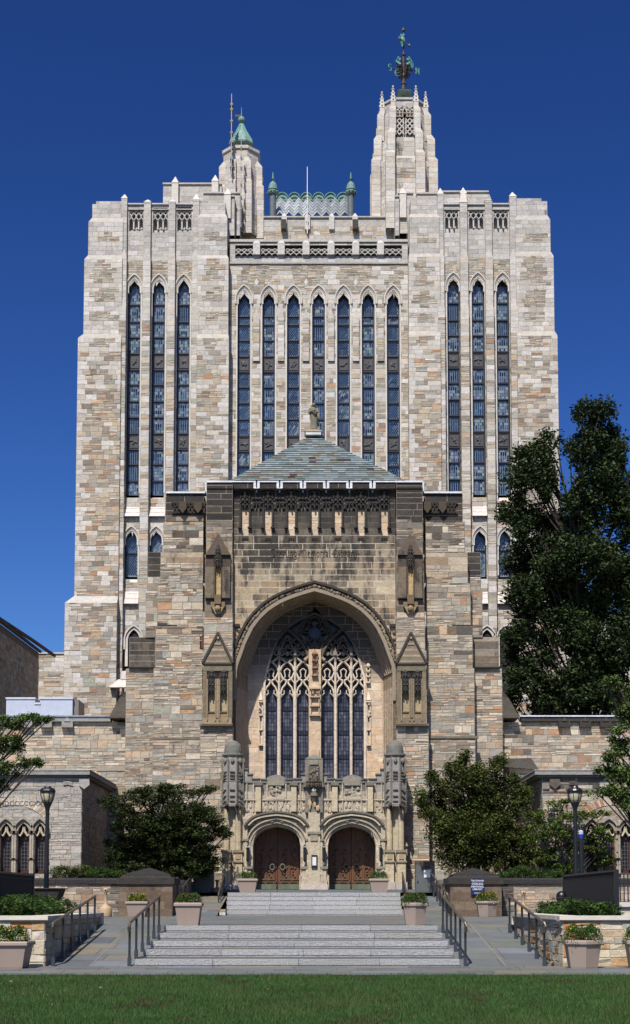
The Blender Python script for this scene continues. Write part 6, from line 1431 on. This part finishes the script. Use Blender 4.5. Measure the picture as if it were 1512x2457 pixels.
handrail('handrail', 5.1, [(56, ZM), (64, ZU)], 6, 'black handrail climbing beside the right garden wall pier')
# ---- flower pots
def pot(x, y, z, w, h, label, hexa=False, yel=.1, red=0., seed=0, rot=0):
    root = empty('plant_pot', (x, y, z), label, 'plant pot', 'taupe pots of chrysanthemums'); m = MB(); c = S(170, 152, 138, .62); n = 6 if hexa else 4; r = w / 2; a0 = R(rot) + (math.pi / 4 if n == 4 else math.pi / 6)
    k_ = 1 / math.cos(math.pi / n) if n == 4 else 1.0
    m.lathe([(r * .72 * k_, z), (r * .74 * k_, z + .03), (r * .9 * k_, z + h * .82), (r * .93 * k_, z + h * .84), (r * 1.0 * k_, z + h * .86), (r * 1.0 * k_, z + h * .95), (r * .97 * k_, z + h), (r * .9 * k_, z + h), (r * .85 * k_, z + h * .9)], x, y, n, c, rot=a0)
    for s_ in (-1, 1): pass
    o = m.build('pot', M_pot, root); m = MB(); m.lathe([(r * .8 * k_, z + h * .88), (r * .8 * k_, z + h * .93)], x, y, n, S(50, 40, 32), rot=a0); m.build('soil', M_soil, root)
    f = MB(); rg = random.Random(seed)
    H = w * .42
    for _ in range(4200):
        lx = rg.choice((-1, 1)) * r * .42 if rg.random() < .85 else 0; a, b = rg.uniform(0, 6.283), rg.uniform(-.2, 1.57); rr = rg.uniform(.6, 1.02)
        px, py, pz = x + lx + r * .56 * rr * math.cos(a) * math.cos(b), y + r * .8 * rr * math.sin(a) * math.cos(b), z + h * .92 + H * rr * math.sin(b)
        u = rg.random(); col = (.022 + .02 * rg.random(), .05 + .045 * rg.random(), .014)
        sz = rg.uniform(.012, .024)
        if rr > .85:
            if u < yel: col = (.75, .5, .03)
            elif u < yel + red: col = (.2, .1, .04)
        d = Vector((rg.gauss(0, 1), rg.gauss(0, 1), rg.gauss(0, 1) + .6)).normalized(); e = d.orthogonal().normalized(); g_ = d.cross(e); q = Vector((px, py, pz))
        f.quad(tuple(q - e * sz), tuple(q - g_ * sz * .6), tuple(q + e * sz), tuple(q + g_ * sz * .6), col)
    f.build('chrysanthemum', M_leaf, root)
def potpx(px, pyb, Y, wpx, hpx, z, label, **k): x = XX(px, Y, pyb); pot(x, Y, z, wpx * Y / F, hpx * Y / F, label, **k)
potpx(24, 2324, 29.2, 100, 64, 0.01, 'pot of yellow chrysanthemums against the left stone planter', yel=.12, seed=1, hexa=False)
potpx(1399, 2322, 29.2, 101, 67, 0.01, 'hexagonal pot of sparse yellow flowers against the right stone planter', yel=.05, seed=2, hexa=True, rot=0)
potpx(1545, 2322, 29.2, 101, 67, 0.01, 'hexagonal pot furthest right, partly out of view at the edge', yel=.05, seed=3, hexa=True)
potpx(453, 2217, 36.0, 66, 54, ZM + .0, 'pot of rusty budding flowers above the lower steps, left side', yel=.02, red=.25, seed=4)
potpx(995.5, 2216, 36.0, 69, 54, ZM + .0, 'pot of rusty budding flowers above the lower steps, right side', yel=.02, red=.12, seed=5, hexa=True)
potpx(330, 2196, 54.6, 53, 37, ZM, 'pot of yellow flowers before the left garden wall pier', yel=.14, seed=6)
potpx(1168, 2197, 54.6, 60, 38, ZM, 'pot of yellow flowers under the blue sign', yel=.12, seed=7, hexa=True)
potpx(594.5, 2142, 63.0, 49, 33, ZU, 'pot of yellow flowers on the landing beside the left door', yel=.04, seed=8)
potpx(909.5, 2142, 63.0, 49, 33, ZU, 'pot of yellow flowers on the landing beside the right door', yel=.06, seed=9)
# ---- lamps
def lamp(px, label):
    Y = 50.0; x = XX(px, Y, 2000); z = lambda p: ZZ(p, Y); L = empty('street_lamp', (x, Y, ZM), label, 'street lamp', 'black acorn street lamps'); ir = S(30, 31, 36, .5)
    m = MB(); m.lathe([(.2, ZM), (.2, ZM + .3), (.13, ZM + .45), (.1, z(2130)), (.085, z(2060)), (.07, z(1960)), (.075, z(1945)), (.1, z(1937)), (.15, z(1930)), (.17, z(1926))], x, Y, 12, ir); m.build('post', M_iron, L)
    g = MB(); g.lathe([(.14, z(1927)), (.2, z(1918)), (.24, z(1908)), (.24, z(1900))], x, Y, 16, S(214, 206, 176, .6)); g.build('glass_globe', M_pane, L, smooth=True)
    m = MB(); m.lathe([(.28, z(1902)), (.29, z(1898)), (.26, z(1894)), (.2, z(1891)), (.14, z(1890)), (.12, z(1887)), (.04, z(1886))], x, Y, 16, ir); m.build('cap', M_iron, L)
    m = MB()
    for k in range(8): a = R(22.5 + 45 * k); ca, sa = math.cos(a), math.sin(a); m.tube([(x + .15 * ca, Y + .15 * sa, z(1927)), (x + .215 * ca, Y + .215 * sa, z(1918)), (x + .255 * ca, Y + .255 * sa, z(1908)), (x + .26 * ca, Y + .26 * sa, z(1900))], .012, ir, n=4)
    m.build('cage', M_iron, L)
lamp(113, 'black street lamp standing before the left pavilion'); lamp(1381, 'black street lamp standing before the right pavilion')
# ---- ashtrays
for px, pt_, pb, Y, lab in ((254, 2127, 2196, 55.0, 'beige long necked ash receptacle by the left garden wall'), (1256, 2128, 2190, 55.0, 'beige long necked ash receptacle half hidden by the right handrail'), (521, 2110, 2136, 64.5, 'short beige ash receptacle beside the left book return')):
    x = XX(px, Y, 2150); z = lambda p: ZZ(p, Y); c = S(196, 168, 132, .62); zb = ZM if Y < 60 else ZU; h = (pb - pt_) * Y / F * (1 if Y < 60 else 1.2)
    m = MB(); m.lathe([(.25, zb), (.26, zb + .03), (.25, zb + h * .28), (.22, zb + h * .34), (.1, zb + h * .4), (.065, zb + h * .46), (.06, zb + h * .82), (.1, zb + h * .86), (.1, zb + h * .97), (.06, zb + h)], x, Y, 16, c); o = m.build('ash_receptacle', M_pot, smooth=True); tag(o, lab, 'ashtray')
    m = MB(); m.ball((x, Y - .1, zb + h * .92), .035, S(20, 18, 16), n=6); m.build('opening', M_pot, o)
# ---- help phone post, bollard lights
Yp = 58.5; x = XX(1395, Yp, 2050); z = lambda p: ZZ(p, Yp); HP = empty('emergency_post', (x, Yp, 2.08), 'black help phone post with blue panel right of the right lamp', 'help post')
m = MB(); m.lathe([(.1, 2.0), (.1, z(2012))], x, Yp, 12, S(30, 32, 40, .5)); m.build('post', M_iron, HP); m = MB(); m.lathe([(.1, z(2012)), (.1, z(2002))], x, Yp, 12, S(40, 60, 170, .6)); m.build('panel', M_paint, HP); m = MB(); m.lathe([(.1, z(2002)), (.1, z(1995)), (.05, z(1992))], x, Yp, 12, S(190, 196, 204)); m.build('light', M_pane, HP)
for px, Y, lab in ((86, 38, 'black dome topped bollard light behind the left hedge'), (1348, 38, 'black dome topped bollard light behind the right hedge')):
    x = XX(px, Y, 2150); m = MB(); z = ZZ(2138 if px > 500 else 2150, Y); m.lathe([(.14, ZM), (.14, z - .25), (.15, z - .24), (.15, z - .12), (.12, z - .05), (.06, z - .01), (.01, z)], x, Y, 16, S(16, 16, 20, .5)); o = m.build('bollard_light', M_iron, smooth=True); tag(o, lab, 'bollard')
    m = MB(); m.lathe([(.153, z - .2), (.153, z - .17)], x, Y, 16, S(60, 60, 70, .5)); m.build('band', M_pane, o)
Yk = 42.; m = MB(); x0, x1 = XX(78, Yk, 2140), XX(143, Yk, 2140); z = lambda p: ZZ(p, Yk); m.frus((x0 + .3, x1 - .3, Yk + .1, Yk + .9), (x0, x1, Yk, Yk + 1), ZM, z(2133), S(56, 52, 50, .5)); m.box(x0 - .05, x1 + .05, Yk - .05, Yk + 1.05, z(2133), z(2131), S(70, 66, 64, .5)); m.box(x0 + .1, x1 - .1, Yk + .1, Yk + .9, z(2131), z(2130.5), S(40, 34, 30, .5)); tag(m.build('stone_trough', M_stone), 'dark tapered trough at the foot of the left street lamp', 'trough')
# ---------------------------------------------------------------- vegetation
import numpy as np
RNG = np.random.default_rng(11)
def npmesh(name, V, nper, C, mat, parent=None):
    """V: (n*nper,3) vertices, one face of nper corners each; C: (n,3) colours"""
    n = len(V) // nper; me = bpy.data.meshes.new(name); me.vertices.add(len(V)); me.vertices.foreach_set('co', V.astype(np.float32).ravel())
    me.loops.add(len(V)); me.loops.foreach_set('vertex_index', np.arange(len(V), dtype=np.int32)); me.polygons.add(n); me.polygons.foreach_set('loop_start', np.arange(0, len(V), nper, dtype=np.int32)); me.polygons.foreach_set('loop_total', np.full(n, nper, dtype=np.int32))
    me.update(calc_edges=True); at = me.attributes.new('Col', 'FLOAT_COLOR', 'FACE'); cc = np.ones((n, 4), dtype=np.float32); cc[:, :3] = C; at.data.foreach_set('color', cc.ravel())
    me.materials.append(mat); o = bpy.data.objects.new(name, me); COL.objects.link(o)
    if parent is not None: attach(o, parent)
    return o
def leaves(name, cen, rad, per, size, cols, parent=None, up=.5, flat=1., mat=None, asp=.5, bright=None):
    cen = np.asarray(cen); n = len(cen) * per; K = np.repeat(np.arange(len(cen)), per)
    off = RNG.normal(0, 1, (n, 3)); off /= np.maximum(np.linalg.norm(off, axis=1, keepdims=True), 1e-6); off *= (RNG.random((n, 1)) ** .5); off[:, 2] *= flat
    p = cen[K] + off * np.asarray(rad)[K][:, None]
    d = RNG.normal(0, 1, (n, 3)); d[:, 2] *= .6; d /= np.linalg.norm(d, axis=1, keepdims=True)
    nrm = RNG.normal(0, 1, (n, 3)); nrm[:, 2] = np.abs(nrm[:, 2]) + up; nrm -= (nrm * d).sum(1, keepdims=True) * d; nrm /= np.linalg.norm(nrm, axis=1, keepdims=True)
    s = np.cross(d, nrm); sz = size * RNG.uniform(.6, 1.25, (n, 1)); w_ = sz * asp
    V = np.stack([p - d * sz, p - s * w_ - d * sz * .1 + nrm * w_ * .25, p + d * sz, p + s * w_ - d * sz * .1 + nrm * w_ * .25], 1).reshape(-1, 3)
    cols = np.asarray(cols); tone = RNG.uniform(.7, 1.3, len(cen))[K]
    cols = cols * np.array([1.12, 1.0, .8]); C = cols[RNG.integers(0, len(cols), n)] * (tone * RNG.uniform(.75, 1.25, n))[:, None]
    return npmesh(name, V, 4, C, mat or M_leaf, parent)
def tree(name, label, cat, base, lobes, Y, dY, ncl, crad, per, size, cols, trunk_r=.3, group=None, zb=2.05, up=.5, flat=.8, limbs=True, stems=1):
    bx, by = XX(base, Y, 1900), Y; root = empty(name, (bx, by, zb), label, cat, group); L = []
    for (px, py, rx, ry) in lobes: x, z = P(px, py, Y); L.append((x, z, rx * Y / F * 1.02, ry * Y / F * 1.05))
    for (x, z, rx, rz) in list(L):
        for _ in range(3):
            t = rnd(-.6, 3.7); L.append((x + rx * .95 * math.cos(t), z + rz * .95 * math.sin(t), rx * rnd(.18, .34), rz * rnd(.22, .4)))
    tot = sum(a[2] * a[3] for a in L); C = []; Rr = []; tw = MB(); bc = S(92, 82, 72, .4)
    ztop = max(a[1] for a in L)
    sts = []
    for s_ in range(stems):
        ox = (s_ - (stems - 1) / 2) * trunk_r * 2.2; xm = np.average([a[0] for a in L]); H = (ztop - zb) * (.85 if stems == 1 else .6)
        pts = [(bx + ox + (xm - bx) * t * .8 * (1 + .6 * (s_ - (stems - 1) / 2)) + rnd(-.1, .1) * trunk_r * 3, by + rnd(-.1, .1), zb - .1 + H * t) for t in [i / 12 for i in range(13)]]
        tw.tube(pts, trunk_r, bc, n=8, r1=trunk_r * .2); sts.append(pts)
    for (x, z, rx, rz) in L:
        y0 = Y + rnd(-dY, dY) * .5; n = max(7 if rx * rz > .1 else 3, int(ncl * rx * rz / tot)); st = random.choice(sts)
        sp = [p for p in st if p[2] < z - .7 * abs(p[0] - x)] or [st[1]]; a = sp[max(0, len(sp) - 2)] if len(sp) > 1 else sp[-1]
        if limbs: tw.tube([a, ((a[0] + x) / 2 + rnd(-.2, .2), (a[1] + y0) / 2, (a[2] + z) / 2 - .1 * abs(x - a[0])), (x, y0, z)], trunk_r * .17, bc, n=5, r1=.02)
        for _ in range(n):
            v = Vector((random.gauss(0, 1), random.gauss(0, 1), random.gauss(0, 1))).normalized() * random.random() ** .4
            q = (x + v.x * rx, y0 + v.y * min(rx * 1.2, dY + rx * .3), z + v.z * rz); C.append(q); Rr.append(crad * rnd(.6, 1.3))
            if random.random() < .5: tw.tube([(x, y0, z), ((x + q[0]) / 2, (y0 + q[1]) / 2, (z + q[2]) / 2 + .06), q], max(.012, trunk_r * .06), bc, n=3, r1=.006)
    leaves('crown', C, Rr, per, size, cols, root, up=up, flat=flat)
    tw.build('trunk', M_bark, root)
    return root
DG = [(.017, .034, .014), (.023, .043, .016), (.031, .053, .021), (.04, .06, .026), (.02, .032, .018)]
tree('tall_tree', 'tall dark green tree standing behind the right wing against the tower', 'tree', 1432, [(1452, 985, 18, 22), (1395, 1000, 26, 26), (1440, 1030, 40, 38), (1415, 1090, 50, 55), (1470, 1100, 26, 50), (1440, 1170, 60, 55), (1400, 1250, 65, 55), (1490, 1230, 45, 70), (1305, 1062, 26, 22), (1300, 1105, 24, 34), (1243, 1098, 20, 24), (1252, 1160, 34, 42), (1308, 1170, 28, 42), (1250, 1240, 42, 45), (1325, 1260, 45, 52), (1262, 1330, 48, 50), (1340, 1350, 55, 55), (1420, 1350, 62, 62), (1500, 1370, 55, 80), (1275, 1410, 38, 34), (1350, 1440, 52, 42), (1440, 1450, 60, 55), (1262, 1490, 26, 30), (1310, 1535, 36, 28), (1390, 1540, 42, 50), (1470, 1550, 55, 65), (1245, 1570, 26, 30), (1238, 1640, 27, 35), (1290, 1650, 28, 26), (1305, 1695, 34, 18), (1390, 1620, 30, 46), (1480, 1640, 50, 60), (1355, 1490, 50, 40), (1430, 1600, 50, 50), (1370, 1420, 60, 60), (1260, 1430, 40, 50), (1235, 1530, 26, 30), (1400, 1680, 60, 30), (1290, 1590, 40, 30), (1340, 1660, 40, 30), (1320, 1700, 60, 20), (1225, 1690, 16, 18), (1445, 1685, 50, 28), (1560, 1450, 60, 200), (1570, 1200, 50, 100)],
     82, 2.6, 3700, .56, 36, .13, DG, trunk_r=.55, zb=0, flat=.9)
SG_ = [(.02, .036, .012), (.026, .044, .014), (.034, .054, .017), (.022, .032, .012)]
tree('dense_shrub', 'broad dark green shrub tree between left pavilion and the doors', 'shrub', 385, [(298, 1935, 44, 26), (360, 1912, 50, 24), (425, 1905, 45, 18), (478, 1897, 16, 7), (450, 1948, 55, 24), (498, 1962, 34, 18), (325, 1985, 55, 34), (400, 1995, 62, 40), (478, 2000, 48, 30), (518, 1990, 18, 14), (298, 2040, 42, 36), (370, 2050, 64, 36), (448, 2050, 46, 28), (495, 2035, 24, 24), (330, 2085, 55, 30), (420, 2090, 70, 30), (280, 2075, 30, 30), (470, 2080, 40, 34), (400, 2040, 80, 60), (350, 1990, 60, 50), (440, 1975, 60, 45), (505, 2070, 28, 30), (540, 2003, 9, 6), (502, 1893, 9, 4), (400, 1889, 10, 4), (340, 1896, 10, 4)],
     63, 1.7, 1500, .34, 52, .062, SG_, trunk_r=.12, stems=4, up=1.6, flat=.45)
SG2 = [(.028, .05, .014), (.04, .066, .018), (.055, .08, .022), (.03, .045, .014), (.07, .075, .025)]
tree('dense_shrub', 'large loose shrub tree rising right of the doors', 'shrub', 1150, [(1110, 1836, 14, 18), (1052, 1884, 22, 26), (1098, 1872, 38, 32), (1150, 1872, 44, 34), (1193, 1842, 18, 14), (1200, 1890, 42, 34), (1060, 1930, 40, 36), (1120, 1940, 64, 50), (1190, 1950, 54, 48), (1030, 1955, 24, 14), (1020, 1906, 14, 6), (1240, 1925, 28, 28), (1080, 1995, 54, 40), (1160, 2015, 74, 46), (1228, 2005, 42, 44), (1095, 2055, 54, 40), (1180, 2065, 70, 40), (1140, 2000, 80, 60), (1130, 1960, 70, 50), (1112, 1824, 5, 12), (1082, 1850, 6, 12), (1142, 1846, 6, 12), (1202, 1834, 5, 12), (1226, 1868, 10, 10), (1038, 1868, 6, 12), (1012, 1930, 10, 6), (1262, 1905, 8, 8), (1245, 2065, 26, 28)],
     63, 1.6, 1400, .36, 50, .066, SG2, trunk_r=.1, stems=5, up=.8, flat=.8)
LG = [(.05, .09, .018), (.07, .12, .026), (.04, .07, .018), (.085, .12, .03)]
tree('small_tree', 'small airy light green tree before the right pavilion', 'tree', 1330, [(1298, 1965, 30, 22), (1338, 1932, 26, 12), (1330, 1998, 40, 26), (1385, 1962, 36, 14), (1430, 1955, 26, 10), (1400, 2030, 38, 24), (1300, 2058, 34, 28), (1355, 2082, 44, 16), (1440, 2005, 22, 24), (1450, 2062, 26, 22), (1280, 2010, 22, 26)],
     60.6, .7, 330, .28, 40, .06, LG, trunk_r=.06, stems=3, up=1.8, flat=.35)
BG = [(.045, .085, .022), (.06, .10, .03), (.075, .12, .04), (.035, .065, .02)]
tree('street_tree', 'leafy tree at the left edge with branch tips reaching over the lamp', 'tree', -190, [(18, 1740, 30, 14), (60, 1730, 26, 7), (100, 1722, 12, 4), (20, 1790, 40, 18), (50, 1835, 34, 9), (88, 1832, 12, 5), (12, 1850, 26, 14), (5, 1885, 14, 12), (-70, 1760, 60, 60), (-110, 1860, 60, 50), (-180, 1780, 90, 90)],
     46, .9, 560, .22, 48, .055, BG, trunk_r=.1, zb=0, flat=.6)
tree('street_tree', 'pale leaved tree at the right edge overhanging the right pavilion', 'tree', 1640, [(1492, 1662, 20, 18), (1502, 1715, 16, 34), (1496, 1780, 22, 34), (1474, 1818, 20, 16), (1484, 1860, 30, 22), (1455, 1846, 16, 7), (1482, 1898, 32, 12), (1440, 1904, 22, 5), (1500, 1930, 16, 16), (1465, 1640, 14, 5), (1570, 1750, 60, 110), (1560, 1890, 55, 70), (1640, 1800, 60, 110)],
     46, 1.1, 620, .25, 44, .06, BG, trunk_r=.18, zb=0, flat=.7)
# hedges and low junipers
def bed(name, label, x0, x1, y0, y1, z0, h, ncl, crad, per, size, cols, cat='hedge'):
    root = empty(name, ((x0 + x1) / 2, (y0 + y1) / 2, z0), label, cat); C = []; Rr = []
    for _ in range(ncl):
        x, y = rnd(x0, x1), rnd(y0, y1); hh = h * (.45 + .8 * (noise.noise(Vector((x * 1.1, y * .9, 3))) * .5 + .5)); C.append((x, y, z0 + rnd(.1, 1) ** .6 * hh)); Rr.append(crad * rnd(.6, 1.3))
    leaves('foliage', C, Rr, per, size, cols, root, up=.4, flat=.7, asp=.3)
    m = MB()
    for _ in range(24): x, y = rnd(x0 + .2, x1 - .2), rnd(y0 + .2, y1 - .2); m.tube([(x, y, z0 - .1), (x + rnd(-.1, .1), y, z0 + h * .5)], .02, S(80, 70, 60, .5), n=4)
    m.build('stems', M_bark, root); return root
HG = [(.022, .05, .012), (.03, .066, .015), (.042, .08, .02), (.016, .034, .01)]
bed('low_hedge', 'feathery low yew hedge filling the left planter', -9.6, -6.35, 30.8, 36.8, .98, .5, 520, .17, 60, .05, HG)
bed('low_hedge', 'feathery low yew hedge filling the right planter beside the fence', 5.7, 6.7, 31.2, 36.8, .98, .42, 240, .17, 60, .05, HG)
bed('low_hedge', 'spreading juniper behind the left garden wall coping', XX(210, 59, 2090), XX(296, 59, 2090), 58.3, 59.6, 2.08, .75, 130, .2, 50, .05, HG)
bed('low_hedge', 'straggly low shrub at the foot of the left pavilion', XX(120, 60, 2090), XX(205, 60, 2090), 59.6, 60.8, 2.08, .9, 90, .2, 40, .06, SG2, 'shrub')
bed('low_hedge', 'spreading juniper behind the right garden wall coping', XX(1203, 59, 2090), XX(1345, 59, 2090), 58.3, 59.6, 2.08, .7, 200, .2, 50, .05, HG)
# grass
def grass(name, n, x0, x1, y0, y1, mat, h=(.035, .075)):
    x = RNG.uniform(x0, x1, n); y = y0 + (y1 - y0) * RNG.random(n) ** 1.25
    x *= (y + 3) / (y1 + 3)
    pn = np.array([noise.noise(Vector((a * .7, b * .35, 1))) + .6 * noise.noise(Vector((a * 3, b * 1.6, 4))) for a, b in zip(x, y)])
    hh = RNG.uniform(*h, n) * (1 + .3 * pn); a = RNG.uniform(0, 6.283, n); w_ = .0045; lean = RNG.uniform(0, .8, n) * hh; b = RNG.uniform(0, 6.283, n)
    V = np.zeros((n, 3, 3)); V[:, 0] = np.stack([x - w_ * np.cos(a), y - w_ * np.sin(a), np.zeros(n)], 1); V[:, 1] = np.stack([x + w_ * np.cos(a), y + w_ * np.sin(a), np.zeros(n)], 1); V[:, 2] = np.stack([x + lean * np.cos(b), y + lean * np.sin(b), hh], 1)
    base = np.array([.04, .09, .022]); dry = np.array([.08, .085, .03]); brown = np.array([.06, .042, .02])
    t = np.clip(pn * .5 + .1 + RNG.normal(0, .18, n), 0, 1)[:, None]; C = base * (1 - t) + dry * t; q = ((pn < -.42) & (RNG.random(n) < .5))[:, None]; C = np.where(q, brown, C) * RNG.uniform(.7, 1.3, (n, 1))
    o = npmesh(name, V.reshape(-1, 3), 3, C, mat); return tag(o, 'short mown green grass with faint bare patches', 'grass', kind='stuff')
grass('grass', 210000, -7.6, 7.6, 14.6, 26.42, M_grass)
# fallen leaves lying on the lawn and pavement
m = MB()
for _ in range(45):
    x, y = rnd(-6, 6), rnd(16, 29.8); s_ = rnd(.02, .04); a = rnd(0, 6.28); z = .06 if y < 26.3 else .02; ca, sa = s_ * math.cos(a), s_ * math.sin(a)
    m.quad((x - ca, y - sa, z), (x + sa * .6, y - ca * .6, z + rnd(0, .02)), (x + ca, y + sa, z), (x - sa * .6, y + ca * .6, z + rnd(0, .02)), random.choice([(.2, .13, .05), (.12, .1, .03), (.2, .16, .1)]))
tag(m.build('fallen_leaves', M_leaf), 'scattered dry leaves on lawn and pavement', 'leaves', kind='stuff')
